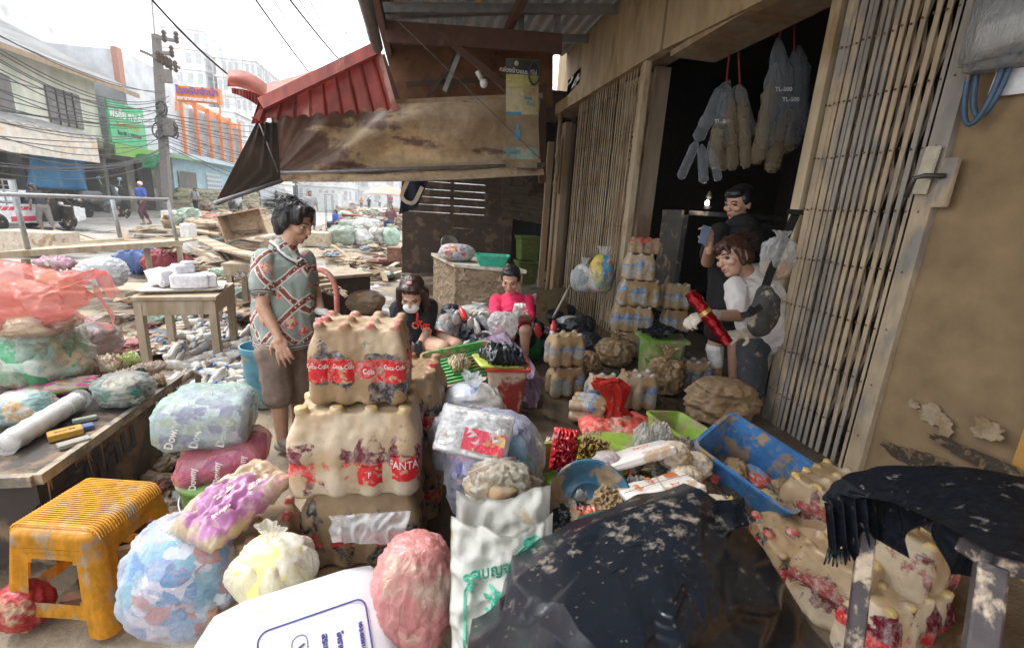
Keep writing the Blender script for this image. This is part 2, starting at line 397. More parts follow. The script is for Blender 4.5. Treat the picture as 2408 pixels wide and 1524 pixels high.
# ---------------------------------------------------------------- folding gates
M_steelg = mat((.29, .265, .235), .55, (.43, .34, .23), .6, 4.5, .3, metal=.05, streak=(1, 1, .35), name="grey painted gate steel")
M_rust = mat((.16, .085, .04), .2, rough=.8, name="rusty rivets")
M_lat = mat((.12, .09, .06), .5, (.19, .13, .08), .7, 6, .4, name="muddy lattice straps")
def gate(name, x, ys, z0, z1, label, m, stile0=None, stile1=None, rows=6, bw=.026, lean=0, seed=0, tx=.007, lw=.018):
    r = empty(name, (x, ys[0], z0), 0, label, "gate", "folding shop gates")
    bm = bmesh.new(); rr = random.Random(seed)
    for i, y in enumerate(ys):
        j = rr.uniform(-.004, .004); box(bm, (x+rr.uniform(-.006, .006), y+j, (z0+z1)/2), (tx, bw, z1-z0), rotm(rr.uniform(-.002, .002), 0, 0))
    part("slats", bm, m, r)
    bm = bmesh.new(); zs = [z0+.25+(z1-z0-.4)*k/(rows) for k in range(rows+1)]
    for k in range(rows):
        for i in range(len(ys)-1):
            g = abs(ys[i+1]-ys[i]); a, b = (ys[i], ys[i+1])
            for (ya, yb) in ((a, b), (b, a)):
                bar(bm, (x+tx*.9+.004, ya, zs[k]), (x+tx*.9+.006, yb, zs[k+1]), .003, lw)
    part("lattice", bm, M_lat, r)
    bm = bmesh.new()
    for k in range(rows+1):
        for y in ys: ell(bm, (x-.014, y, zs[k]+rr.uniform(-.006, .006)), (.006, .007, .007), None, 1)
    part("rivets", bm, M_rust, r)
    return r
ys = [2.62]
for i in range(16): ys.append(ys[-1]-(.028+.0022*i))
g1 = gate("folding_gate", XR-.02, ys, FL-.02, 3.12, "folded grey brown steel gate with spreading slats beside the ochre wall", M_steelg, rows=8, seed=1)
bm = bmesh.new(); box(bm, (XR-.01, 2.70, 1.8), (.05, .075, 3.0)); part("end_stile", bm, M_cream, g1)
bm = bmesh.new(); yw = 1.905; box(bm, (XR-.01, yw, 1.8), (.05, .10, 3.0)); box(bm, (XR-.02, yw+.055, 1.8), (.03, .03, 3.0)); part("fixed_stile", bm, M_steelg, g1)
# lock plate and pull handle
lp = PX(2216, 415, XR-.05); 
bm = bmesh.new(); box(bm, (XR-.045, lp.y-.02, lp.z-.03), (.02, .07, .22), bev=.004); part("lock_plate", bm, M_steelg, g1)
bm = bmesh.new(); tube(bm, [(XR-.06, lp.y-.02, lp.z), (XR-.11, lp.y+.03, lp.z), (XR-.12, lp.y+.07, lp.z-.01), (XR-.12, lp.y+.085, lp.z-.1)], .012, 8); part("pull_handle", bm, mat((.10, .09, .085), .2, metal=.6, rough=.5), g1, True)
bm = bmesh.new(); box(bm, (XR-.055, lp.y+.075, lp.z+.03), (.012, .07, .22), rotm(.05, 0, 0), bev=.004); part("cover_plate", bm, mat((.55, .50, .38), .08, rough=.5), g1)
ysl = [4.74+i*.075 for i in range(28)]
Mg2 = mat((.46, .37, .255), .4, (.31, .22, .125), .7, 4, .35, streak=(1, 1, .35), name="tan gate steel")
g2 = gate("folding_gate", 2.14, ysl, FL, ZG, "closed tan folding gate caked with mud behind the hanging bags", Mg2, rows=5, bw=.022, seed=2, tx=.006, lw=.012)
bm = bmesh.new(); box(bm, (2.12, 4.64, (FL+ZG)/2), (.06, .09, ZG-FL)); part("end_stile", bm, M_cream, g2)
def patch(nm, x, cy_, cz, ry, rz_, m, parent, seed=0, n=48):
    bm = bmesh.new(); vs_ = []
    for k in range(n):
        a = 2*pi*k/n; r = 1+.45*nz((cos(a)*1.5, sin(a)*1.5, seed), 1)+.35*nz((cos(a)*4, sin(a)*4, seed), 1); vs_.append(bm.verts.new((x, cy_+ry*r*cos(a), cz+rz_*r*sin(a))))
    bm.faces.new(vs_); return part(nm, bm, m, parent)
M_peel = mat((.37, .29, .19), .45, (.27, .185, .10), .9, 9, .3, name="pale plaster patch"); M_bsm = mat((.14, .18, .16), .6, (.235, .155, .075), .9, 16, .2, name="blue paint smear"); M_crk = mat((.06, .045, .03), .45, (.2, .13, .07), .9, 20, .5, name="dark damp stain")
for i, (px, py, ry, rz_, m_) in enumerate(((2190, 975, .07, .045, M_peel), (2150, 950, .03, .02, M_peel), (2225, 1010, .03, .045, M_peel), (2140, 1075, .16, .035, M_crk), (2230, 1100, .14, .03, M_crk))):
    q = PX(px, py, XR-.014); patch("wall_patch", XR-.016-.002*(i % 3), q.y, q.z, ry, rz_, m_, shop, i)
for i, (px, py, ry, rz_, m_) in enumerate(((2320, 1010, .06, .05, M_peel), (2300, 1075, .2, .03, M_crk))):
    q = PX(px, py, XR-.045); patch("wall_patch", XR-.046-.002*i, q.y, q.z, ry, rz_, m_, shop, i+20)
# ---------------------------------------------------------------- electricity meter
me = empty("electricity_meter", PX(2350, 60, XR-.05), 0, "clear boxed electricity meter on the wall with looping blue cables", "electricity meter")
mp = PX(2345, 70, XR-.12)
bm = bmesh.new(); box(bm, (XR-.10, mp.y-.02, mp.z+.02), (.16, .24, .34), bev=.03); part("case", bm, film((.55, .56, .57), .55, .1, rough=.12, name="clear case"), me, True)
bm = bmesh.new(); box(bm, (XR-.08, mp.y-.02, mp.z+.05), (.10, .20, .24), bev=.01); part("dial_plate", bm, mat((.75, .75, .74), .05), me)
bm = bmesh.new(); box(bm, (XR-.14, mp.y-.02, mp.z+.08), (.006, .12, .10)); part("counter_window", bm, mat((.25, .25, .26), 0, rough=.2), me)
bm = bmesh.new(); box(bm, (XR-.03, mp.y-.06, mp.z-.20), (.02, .16, .10), rotm(.08, 0, 0)); part("backing_card", bm, mat((.72, .73, .76), .05), me)
cb = PX(2310, 180, XR-.06)
for q, (a, b) in enumerate(((0, 0), (.02, -.03))):
    bm = bmesh.new(); pts = []
    for i in range(17):
        t = pi*i/16; pts.append((XR-.07-.012*q, cb.y+.02+a-.07*(1-cos(t))*.9, cb.z-.02+b-.15*sin(t)+.12*(1-sin(t))))
    tube(bm, pts, .011, 8); part("cable", bm, mat((.05, .10, .17), .25, MUD_M, .45), me, True)
# ---------------------------------------------------------------- canopy roof over the pavement
M_beam = mat((.11, .05, .035), .2, (.16, .10, .06), .7, 4, .3, name="red oxide steel")
M_gal = mat((.30, .31, .32), .15, rough=.45, metal=.6, name="galvanised steel")
can = empty("canopy_roof", (1, 5, 3.3), 0, "dark tin canopy roof on steel beams over the pavement", "canopy roof")
YC = 5.6
bm = bmesh.new()
def rz(x, y): return 3.62+.12*(x+.5)
grid(bm, lambda u, v: V((-.55+u*3.0, -6+v*13.4, rz(-.55+u*3, 0)+.02*sin(u*3.0/.076*2*pi/2))), 120, 6); bmesh.ops.solidify(bm, geom=list(bm.faces), thickness=.004); part("tin_sheet", bm, mat((.20, .19, .18), .2, rough=.6, metal=.3, name="tin"), can)  # unseen stretch behind the camera added to darken the foreground
for yy in (-4, -2, -.4, 1.2, 2.5, 3.5, 4.5, 5.45, 6.4):
    bm = bmesh.new(); bar(bm, (-.5, yy, rz(-.5, 0)-.09), (2.4, yy, rz(2.4, 0)-.09), .06, .09); part("purlin", bm, M_gal if yy > 5 else M_beam, can)
for xx in (-.46, .9, 2.3):
    bm = bmesh.new(); bar(bm, (xx, -6, rz(xx, 0)-.19), (xx, 7.0, rz(xx, 0)-.19), .07, .1); part("rafter", bm, M_beam, can)
a = PY(905, 75, YC); b = PY(1320, 105, YC)
bm = bmesh.new(); bar(bm, a, b, .06, .2); part("front_beam", bm, M_beam, can)
a = PY(905, 38, YC+.15); b = PY(1325, 22, YC+.15)
bm = bmesh.new(); bar(bm, a, b, .05, .07); part("purlin", bm, M_gal, can)
for (x0, y0, x1, y1, dy, wd, mt_) in ((1050, 92, 1268, 270, 0, .07, M_beam), (1130, 150, 1215, 240, .02, .05, M_beam), (1045, 215, 1090, 100, .1, .05, M_gal), (935, 235, 900, 130, .1, .05, M_beam), (955, 200, 1180, 185, .3, .05, M_woodd), (1000, 240, 1090, 110, .25, .04, M_woodd), (1275, 200, 1275, 430, .2, .09, M_beam), (1078, 30, 1082, 0, .05, .05, M_woodd), (965, 25, 960, 0, .05, .05, M_beam), (1225, 90, 1225, 20, .2, .07, M_gal), (1080, 62, 1080, 36, 0, .07, M_gal), (1310, 110, 1310, 30, 0, .07, M_gal)):
    bm = bmesh.new(); bar(bm, PY(x0, y0, YC+dy), PY(x1, y1, YC+dy), .04, wd); part("strut", bm, mt_, can)
bm = bmesh.new(); p = [PY(915, 255, YC+.9), PY(1300, 255, YC+.9), PY(1300, 95, YC+.9), PY(915, 95, YC+.9)]; quadgrid(bm, *p, 10, 6, lambda u, v: nz((u*4, v*2, 0))*.02, .02); part("plywood_panel", bm, mat((.24, .125, .06), .25, (.14, .085, .05), .7, 3, .3, name="plywood"), can)
bm = bmesh.new(); p = [PY(905, 110, YC+1.6), PY(1330, 110, YC+1.6), PY(1330, -80, YC+1.6), PY(905, -80, YC+1.6)]; quadgrid(bm, *p, 4, 4, None, .03); part("gable_panel", bm, M_woodd, can)
bm = bmesh.new(); g0 = PX(893, 112, -.40); tube(bm, [(-.42, 2.6, g0.z+.1), (-.42, g0.y, g0.z)], .05, 12); part("gutter_pipe", bm, mat((.16, .18, .17), .1, rough=.4), can, True)
# roof tiles along the left edge
M_tile = mat((.33, .13, .10), .25, (.38, .28, .2), .7, 5, name="red roof tile")
bm = bmesh.new()
for i in range(16):
    y = 2.6+i*.2
    for k in range(2): box(bm, (-.62-.16*k+rnd.uniform(-.02, .02)+ (.16 if i > 12 else 0), y, 3.66-.03*k), (.2, .19, .02), rotm(0, .2, rnd.uniform(-.05, .05)))
part("edge_tiles", bm, M_tile, can)
# clay bulb fitting hanging on the strut
lb = empty("light_bulb", PY(1130, 190, YC-.1), 0, "white bulb in a plastic holder hanging under the canopy strut", "light bulb")
bm = bmesh.new(); p0 = PY(1122, 168, YC-.1); p1 = PY(1133, 188, YC-.1); tube(bm, [p0, p1], .028, 10); part("holder", bm, mat((.7, .66, .56), .1), lb, True)
bm = bmesh.new(); ell(bm, PY(1138, 197, YC-.1), (.045, .045, .05)); part("glass", bm, mat((.8, .8, .78), 0, rough=.15), lb, True)
# ---------------------------------------------------------------- red corrugated sheet, tarps
M_red = mat((.46, .105, .085), .3, (.55, .30, .25), .38, 3.5, .12, streak=(1, 1, .4), name="faded red metal sheet", bd=.003, var=.25)
YR = 5.15
aw = empty("red_metal_awning", PY(780, 250, YR), 0, "bent red corrugated metal awning with scalloped lower edge", "awning")
bm = bmesh.new()
TL, TR, BR, BL = PY(620, 236, YR), PY(886, 108, YR), PY(930, 262, YR), PY(598, 292, YR)
NR = 9
def redf(u, v):
    top = TL.lerp(TR, u); bot = BL.lerp(BR, u); k = (u*NR) % 1
    rib = .045*max(0, 1-abs(k-.5)/.13) if abs(k-.5) < .13 else 0
    p = bot.lerp(top, v); p = p+V((0, -rib-.0, 0)); s = sin(pi*((u*NR+.5) % 1))
    p.z += .05*s*max(0, 1-v/.12)
    p.y += .05*sin(u*pi)+nz((u*3, v*2, 0))*.02-.25*(1-u)*(1-v)*.3
    return p
grid(bm, redf, 180, 10); bmesh.ops.solidify(bm, geom=list(bm.faces), thickness=.004); part("corrugated_sheet", bm, M_red, aw)
bm = bmesh.new()
bar(bm, TL+V((0, -.06, -.05)), TR+V((0, -.06, -.05)), .10, .10); part("top_flashing", bm, M_red, aw)
bm = bmesh.new(); bar(bm, PY(930, 262, YR-.05), PY(886, 108, YR-.05), .03, .05); part("side_flashing", bm, M_red, aw)
M_pink = mat((.62, .26, .21), .3, (.55, .42, .36), .5, 4, .15, name="sun bleached red sheet")
bm = bmesh.new()
q0, q1, q2, q3 = PY(618, 240, YR+.1), PY(790, 158, YR+.6), PY(690, 184, YR+1.2), PY(628, 196, YR+.8)
quadgrid(bm, q0, PY(865, 120, YR+.3), q2, q3, 20, 8, lambda u, v: nz((u*3, v*3, 0))*.03, .004); part("bleached_top_sheet", bm, M_pink, aw)
bm = bmesh.new()
def curl(u, v):
    x = 535+(628-535)*u; ymid = 190+25*u*u-6*sin(u*pi); 
    p = PY(x, ymid+(-24+8*u)+v*(38+8*u), YR+.1-.12*sin(v*pi)); return p
grid(bm, curl, 16, 8); bmesh.ops.solidify(bm, geom=list(bm.faces), thickness=.005); part("bent_ridge_cap", bm, M_pink, aw, True)
bm = bmesh.new()
grid(bm, lambda u, v: PY(545+(635-545)*u, 208+32*u*u+v*(12+22*u), YR+.05+.012*sin(u*80)), 60, 3); bmesh.ops.solidify(bm, geom=list(bm.faces), thickness=.004); part("bent_lower_flange", bm, M_red, aw)
bm = bmesh.new()
quadgrid(bm, PY(590, 292, YR+.02), PY(622, 290, YR), PY(640, 236, YR-.02), PY(606, 244, YR-.02), 10, 8, lambda u, v: .02*sin(u*18), .004); part("crumpled_corner", bm, M_red, aw)
# muddy brown tarp
t = NT("brown tarpaulin"); c = t.coord(False); cm = t.n("Mapping"); cm.inputs['Scale'].default_value = (.55, 1, 2.6); cm.inputs['Rotation'].default_value = (0, .30, 0); t.l(c, cm.inputs[0]); c2 = cm.outputs[0]
n1 = t.noise(c2, 1.6, 6, .55, .5); n2 = t.noise(c, 14, 6, .6)
sx = t.n("SeparateXYZ"); t.l(c, sx.inputs[0]); gx = t.ramp(sx.outputs[0], -1.7, .2, -.20, .12)
f = t.math('ADD', t.math('ADD', n1, gx), t.math('MULTIPLY', t.math('SUBTRACT', n2, .5), .18))
mk = t.ramp(f, .46, .53); col = t.mix(mk, t.mix(t.ramp(n2, .3, .7), (.22, .145, .115), (.31, .215, .17)), t.mix(t.ramp(n2, .3, .7), (.46, .36, .24), (.66, .53, .37)))
M_tarp = t.bsdf(col, t.math('ADD', t.math('MULTIPLY', mk, .35), .38), 0., n2, .15, .004)
YT = 5.3
ta = empty("brown_tarpaulin", PY(950, 330, YT), 0, "mud streaked brown tarpaulin hung below the red metal awning", "tarpaulin")
bm = bmesh.new()
TL, TR, BR, BL = PY(634, 258, YT), PY(1195, 232, YT), PY(1279, 412, YT), PY(656, 428, YT)
TR2 = PY(1270, 232, YT+.05)
def tf(u, v):
    p = BL.lerp(BR, u).lerp(TL.lerp(TR2, u), v)
    # diagonal folds fanning from the lower left corner
    dx, dz = u*2.8+.12, v*.62+.02; ang = math.atan2(dz, dx)
    fold = 0.15*sin(ang*15+nz((dx, dz, 0), 1.1)*1.8)*min(1, dx*.8)*min(1, (v)*4)*min(1, (1-v)*3+.3)
    fold += .012*sin(ang*44+dx*2+nz((dx, dz, 4), 2)*2)*min(1, v*4)
    fold += nz((dx*3, 0, dz*3), 1.5)*.03
    hem = -.02 if v < .13 else 0
    p.y += fold*1.0+hem; p.z += -.03*sin(u*pi)*(1-v)
    return p
grid(bm, tf, 150, 60); bmesh.ops.solidify(bm, geom=list(bm.faces), thickness=.003); part("hanging_sheet", bm, M_tarp, ta, True)
bm = bmesh.new(); tube(bm, [PY(630, 404, YT-.02), PY(660, 407, YT-.02), PY(1280, 388, YT+.06)], .022, 8); part("bottom_pole", bm, M_gal, ta, True)
bm = bmesh.new(); bar(bm, PY(905, 243, YT+.05), PY(1275, 226, YT+.08), .04, .05); part("top_batten", bm, M_wood, ta)
M_tarpd = mat((.10, .072, .052), .25, (.15, .11, .08), .6, 2, .15, streak=(1, 1, .5), name="dark brown tarp cloth", transl=.1)
ta2 = empty("brown_tarpaulin", PY(580, 400, YT), 0, "dark brown triangular side tarp tied to a slanting silver pole", "tarpaulin")
bm = bmesh.new()
A_, B_, C_ = PY(602, 290, YT-.05), PY(660, 420, YT-.1), PY(504, 482, YT-.9)
D_ = PY(660, 424, YT-.05)
def tri(u, v):
    top = A_.lerp(C_, u); bot = PY(652, 288, YT-.05).lerp(D_, u/.35) if u < .35 else D_.lerp(PY(512, 484, YT-.9), (u-.35)/.65)
    p = top.lerp(bot, v); s = sin(pi*v)*sin(pi*u); p += V((0, .06*sin(v*22)*(1-u)*.6, -.05*s)); return p
grid(bm, tri, 40, 30); bmesh.ops.solidify(bm, geom=list(bm.faces), thickness=.003); part("side_sheet", bm, M_tarpd, ta2, True)
bm = bmesh.new(); tube(bm, [PY(504, 479, YT-.9), PY(662, 426, YT-.1)], .02, 8); part("pole", bm, M_gal, ta2, True)
bm = bmesh.new(); tube(bm, [PY(610, 292, YT-.1), PY(654, 406, YT-.12)], .007, 6); part("tie_rod", bm, M_gal, ta2, True)
# ---------------------------------------------------------------- dark slatted stall wall behind
YS = 9.2
sw = empty("slatted_wall", (.6, YS, FL), 0, "dark timber slat wall with daylight showing through the gaps", "wooden wall")
M_slat = mat((.065, .04, .027), .35, (.14, .09, .055), .75, 4, .4, name="dark muddy slats")
x0 = PY(945, 560, YS).x; x1 = PY(1175, 560, YS).x+.25
bm = bmesh.new(); z = FL-.05; i = 0; rr = random.Random(3)
while z < 3.0:
    h = .135; gap = .001 if z < 1.25 else .007
    bx = [x0+rr.uniform(-.02, .02), x0+.95, x0+1.9+.1, x1]
    for a, b in zip(bx, bx[1:]): box(bm, ((a+b)/2, YS, z+h/2), (b-a-.008, .03, h), rotm(rr.uniform(-.03, .03), rr.uniform(-.004, .004), 0))
    z += h+gap; i += 1
part("slats", bm, M_slat, sw)
bm = bmesh.new()
for x in (x0+.04, x0+.95, x0+1.9): box(bm, (x, YS+.05, 1.6), (.07, .06, 2.8))
part("studs", bm, M_slat, sw)
# dark cloth / rolled shutter behind
sh = empty("roller_shutter", PY(1225, 460, YS-1.0), 0, "half raised grimy roller shutter above the dark doorway", "shutter")
bm = bmesh.new(); P4 = [PY(1178, 510, YS-1), PY(1285, 530, YS-1), PY(1285, 405, YS-1), PY(1178, 405, YS-1)]
quadgrid(bm, *P4, 4, 88, lambda u, v: .02*abs(sin(v*11*pi)), .02); part("curtain", bm, mat((.20, .16, .12), .4, (.11, .08, .055), .6, 3, name="grimy shutter steel"), sh)
bk = empty("back_room", (2.3, 9.5, FL), 0, "black doorway beneath the half raised shutter", "doorway")
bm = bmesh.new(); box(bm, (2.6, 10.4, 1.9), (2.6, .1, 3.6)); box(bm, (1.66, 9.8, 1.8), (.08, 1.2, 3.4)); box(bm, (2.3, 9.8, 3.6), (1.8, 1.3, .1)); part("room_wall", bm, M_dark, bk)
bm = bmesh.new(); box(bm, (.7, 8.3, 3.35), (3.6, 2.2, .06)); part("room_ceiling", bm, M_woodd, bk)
# blue banner with a letter, hung at the edge
bn = empty("hanging_banner", PY(965, 455, 6.6), 0, "dark blue banner scrap with a large cream letter hanging by the slats", "banner")
bm = bmesh.new(); q = [PY(938, 505, 6.6), PY(980, 490, 6.6), PY(1010, 420, 6.6), PY(950, 420, 6.6)]; quadgrid(bm, *q, 14, 14, lambda u, v: .03*sin(u*9+v*4), .004); part("cloth", bm, mat((.02, .03, .06), .15, (.15, .11, .08), .6), bn, True)
text("U", .42, mat((.50, .42, .30), .1), bn, name="lettering", mw=Matrix.Translation(-V(bn.location)) @ frame(PY(964, 458, 6.52), RT+V((0, 0, -.5)), V((0, 0, 1))+V((.4, 0, 0))), bold=.006)
# ---------------------------------------------------------------- far buildings across the street (facade plane x = XF)
XF = -17.0
def Fq(px, py, dx=0): return PX(px, py, XF+dx)
def facade(bm, y0, y1, z0, z1, dx=0, d=6, mi=0): box(bm, (XF+dx-d/2, (y0+y1)/2, (z0+z1)/2), (d, y1-y0, z1-z0), mi=mi)
M_cw = mat((.66, .66, .56), .22, (.50, .56, .45), .8, .5, .1, name="pale green cream wall", streak=(1, 1, .5), bd=.02)
M_grime = mat((.20, .19, .17), .3, (.3, .29, .27), .9, .6, .1, name="grimy concrete")
M_shade = mat((.05, .045, .04), .2, rough=.9, name="shaded shop opening")  # near-black colour stands in for the shade inside openings
M_win = mat((.17, .16, .15), .3, (.30, .28, .26), .6, 1.5, name="old shutters")
b1 = empty("wooden_shophouse", (XF, 25, 0), 0, "old cream and green shophouse with a steep grey tiled roof", "house")
bm = bmesh.new(); facade(bm, 12, 29.6, 3.4, 6.75); part("wall", bm, M_cw, b1)
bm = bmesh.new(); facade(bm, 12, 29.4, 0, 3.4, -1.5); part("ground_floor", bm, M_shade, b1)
bm = bmesh.new(); e0, e1 = V((XF+1.1, 11, 6.55)), V((XF+1.1, 31.4, 6.65)); r0, r1 = V((XF-5, 11, 9.6)), V((XF-5, 31.4, 9.7)); quadgrid(bm, e0, e1, r1, r0, 80, 30, lambda u, v: .03*((v*30) % 1), .06)
part("roof", bm, mat((.50, .50, .51), .45, (.36, .35, .34), .8, 1.2, .3, streak=(1, .2, 1), name="grey roof tiles"), b1)
bm = bmesh.new(); box(bm, (XF+1.12, 21.2, 6.5), (.05, 20.4, .22)); part("barge_board", bm, M_wood, b1)
for (a, b, y0, y1) in ((0, 66, 180, 290), (183, 253, 285, 380)):
    pass
for (y0, y1, z0, z1) in ((20.5, 24.2, 4.3, 5.7), (26.1, 28.2, 4.2, 5.8)):
    bm = bmesh.new(); box(bm, (XF+.03, (y0+y1)/2, (z0+z1)/2), (.12, y1-y0, z1-z0)); w_ = part("window", bm, M_win, b1)
    for k in range(1, 4):
        bm = bmesh.new(); box(bm, (XF+.1, y0+(y1-y0)*k/4, (z0+z1)/2), (.05, .06, z1-z0)); part("mullion", bm, M_shade, b1)
bm = bmesh.new(); grid(bm, lambda u, v: V((XF+.1+2.2*v, 12+13.8*u, 4.15-.6*v+.09*abs(sin(u*70)))), 280, 4); bmesh.ops.solidify(bm, geom=list(bm.faces), thickness=.02); part("corrugated_awning", bm, mat((.60, .60, .61), .3, (.35, .30, .25), .6, 2, name="old asbestos sheet"), b1)
bm = bmesh.new(); box(bm, (XF+2.2, 19, 3.1), (.08, 12.6, 1.1)); part("white_fascia", bm, mat((.72, .66, .58), .3, (.66, .50, .33), .7, 1.2), b1)
bm = bmesh.new()
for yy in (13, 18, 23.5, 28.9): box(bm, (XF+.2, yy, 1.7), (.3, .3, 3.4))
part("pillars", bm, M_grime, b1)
bt = empty("blue_tarpaulin", (XF+1.6, 25.6, 2), 0, "bright blue tarpaulin hung across the old shophouse ground floor", "tarpaulin")
bm = bmesh.new(); quadgrid(bm, PX(62, 440, XF+1.6), PX(214, 450, XF+1.6), PX(198, 372, XF+1.6), PX(60, 352, XF+1.6), 40, 14, lambda u, v: .12*sin(u*17+v*2), .02); part("sheet", bm, mat((.10, .34, .60), .12, (.35, .45, .52), .5, 1.0, name="blue tarp"), bt, True)
# green awning + green sign
gs = empty("green_sign_board", (XF+.2, 31.2, 4.9), 0, "big green shop sign with white and yellow Thai lettering", "sign")
bm = bmesh.new(); box(bm, (XF+.4, 31.25, 4.9), (.12, 3.25, 2.15)); part("board", bm, mat((.10, .48, .23), .15, (.2, .56, .33), .6, 1, name="green sign"), gs)
M_white = mat((.80, .80, .79), .0, rough=.6, name="white paint"); M_yel = mat((.75, .50, .05), 0, rough=.6)
mwf = lambda y, z, dx=.48: Matrix.Translation(-V(gs.location)) @ frame((XF+dx, y, z), (0, 1, 0), (0, 0, 1))
text("พรชัย การค้า", .62, M_white, gs, mw=mwf(31.25, 5.35), bold=.01, ext=.01); text("โทร 074 255", .42, M_yel, gs, mw=mwf(31.25, 4.8), ext=.01); text("โทร 08 1 5992266", .3, mat((.05, .1, .08), 0), gs, mw=mwf(31.25, 4.38), ext=.01)
ga = empty("green_awning", (XF+.8, 32, 3.5), 0, "green metal street awning with a torn green cloth at its end", "awning")
bm = bmesh.new(); grid(bm, lambda u, v: V((XF+.1+2.0*v, 27.6+8.6*u, 3.75-.35*v*v+.02*sin(u*200))), 200, 6); bmesh.ops.solidify(bm, geom=list(bm.faces), thickness=.03); part("sheet", bm, mat((.26, .50, .16), .2, (.45, .55, .38), .5, 1, name="green sheet"), ga)
bm = bmesh.new(); box(bm, (XF+2.12, 29, 3.3), (.05, 4.5, .55)); part("fascia", bm, mat((.16, .40, .06), .1, rough=.5), ga)
bm = bmesh.new(); quadgrid(bm, PX(330, 392, XF+2.3), PX(362, 398, XF+2.3), PX(396, 366, XF+2.3), PX(326, 362, XF+2.3), 14, 10, lambda u, v: .12*sin(u*9+v*6), .02); part("torn_cloth", bm, mat((.05, .50, .22), .08, rough=.5, transl=.3), ga, True)
# concrete shed behind, grey metal clad building
b2 = empty("grey_metal_building", (XF, 36, 0), 0, "tall building clad in plain grey white metal sheet", "building")
bm = bmesh.new(); hexa(bm, [(XF-5, 32.3, 3.6), (XF, 32.3, 3.6), (XF, 39, 3.6), (XF-5, 39, 3.6), (XF-5, 32.3, 8.9), (XF, 32.3, 9.0), (XF, 40, 8.9), (XF-5, 40, 8.9)]); part("wall", bm, mat((.60, .62, .66), .25, (.52, .53, .57), .6, .6, .1, name="pale metal cladding"), b2)
bm = bmesh.new(); facade(bm, 31.9, 32.35, 6.8, 9.05, .05, .3); part("edge_strip", bm, mat((.42, .20, .14), .2), b2)
bm = bmesh.new(); facade(bm, 30, 37, 0, 3.6, -.6); part("ground_floor", bm, M_grime, b2)
bm = bmesh.new()
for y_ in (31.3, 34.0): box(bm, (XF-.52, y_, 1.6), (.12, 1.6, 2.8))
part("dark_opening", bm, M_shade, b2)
b3 = empty("grimy_concrete_block", (XF-3, 30, 0), 0, "grimy grey concrete block rising behind the steep grey roof", "building")
bm = bmesh.new(); facade(bm, 22, 38, 3, 9.6, -6.2, 5); part("wall", bm, M_grime, b3)
bm = bmesh.new(); facade(bm, 21.9, 38.2, 9.6, 11, -6.1, 5.2); part("parapet", bm, mat((.62, .62, .61), .3, (.48, .47, .46), .8, .6), b3)
# orange louvred building
M_or = mat((.76, .22, .04), .1, (.62, .22, .08), .5, 1, name="orange paint"); M_lou = mat((.62, .63, .66), .2, (.38, .38, .40), .6, 1)
b4 = empty("louvred_building", (XF, 43, 0), 0, "grey louvred shop building framed by orange fins", "building")
bm = bmesh.new(); facade(bm, 38, 50, 3.9, 7.4, -.1); part("upper_wall", bm, M_lou, b4)
bm = bmesh.new()
for k in range(26): box(bm, (XF-.02, 44, 4.0+k*.13), (.12, 12, .05), rotm(0, .4, 0))
part("louvres", bm, M_lou, b4)
for k in range(6):
    bm = bmesh.new(); z1 = 8.2-.0*k; box(bm, (XF+.25, 38.1+k*2.0+.3*k*.3, 5.75), (.22, .12, 4.0)); part("orange_fin", bm, M_or, b4)
bm = bmesh.new()
for k in range(5): box(bm, (XF+.05, 39.2+k*2.05, 7.75-.1*k), (.1, 1.9, .4))
part("orange_frieze", bm, M_or, b4)
bm = bmesh.new(); facade(bm, 36.5, 50, 0, 3.6, 0); part("ground_floor", bm, mat((.42, .60, .68), .15, (.52, .62, .66), .7, .7, name="light blue wall"), b4)
bm = bmesh.new(); box(bm, (XF+.6, 43, 3.75), (1.5, 14, .3)); part("canopy_slab", bm, mat((.50, .60, .66), .2, rough=.7), b4)
for (y0, y1, z0, z1, mm) in ((37.0, 39.6, 0, 2.8, M_grime), (41.3, 44.0, 1.1, 2.9, mat((.62, .72, .74), .1, rough=.5))):
    bm = bmesh.new(); box(bm, (XF+.04, (y0+y1)/2, (z0+z1)/2), (.1, y1-y0, z1-z0)); part("window" if z0 else "door", bm, mm, b4)
bm = bmesh.new()
for k in range(8):
    for j in range(5): box(bm, (XF+.1, 41.45+k*.34, 1.3+j*.34), (.03, .22, .2))
part("pane", bm, mat((.28, .34, .38), 0, rough=.2), b4)
os_ = empty("orange_shop_sign", (XF+.7, 41.8, 8.8), 0, "orange sign with purple and white Thai lettering above the louvres", "sign")
s4, s3, s2, s1 = PX(413, 237, XF+1), PX(519, 245, XF+1), PX(516, 210, XF+1), PX(412, 201, XF+1)
# the sign faces across the street at an angle
sc_ = PY(465, 222, 30); hw = (PY(517, 226, 30)-PY(412, 219, 30)).length/2
def sgn(px, py): return PY(px, py, 30)
bm = bmesh.new(); q_ = [sgn(413, 237), sgn(519, 245), sgn(516, 210), sgn(412, 201)]; n_ = V((0, .3, 0)); hexa(bm, [q_[0], q_[1], q_[1]+n_, q_[0]+n_, q_[3], q_[2], q_[2]+n_, q_[3]+n_]); part("board", bm, M_or, os_)
ex = sgn(519, 228)-sgn(412, 219)
mws = lambda px, py: Matrix.Translation(-V(os_.location)) @ frame(sgn(px, py)+V((.02, -.10, 0)), ex, (0, 0, 1))
text("โรงรับจำนำ", .80*ex.length/3.75, mat((.16, .07, .36), 0), os_, mw=mws(464, 217), bold=.012, ext=.01); text("เทศบาลนครหาดใหญ่", .40*ex.length/3.75, M_white, os_, mw=mws(464, 235), bold=.008, ext=.01)
bm = bmesh.new(); bar(bm, sgn(414, 240), sgn(414, 262), .08); bar(bm, sgn(517, 246), sgn(518, 268), .08); part("posts", bm, M_or, os_)
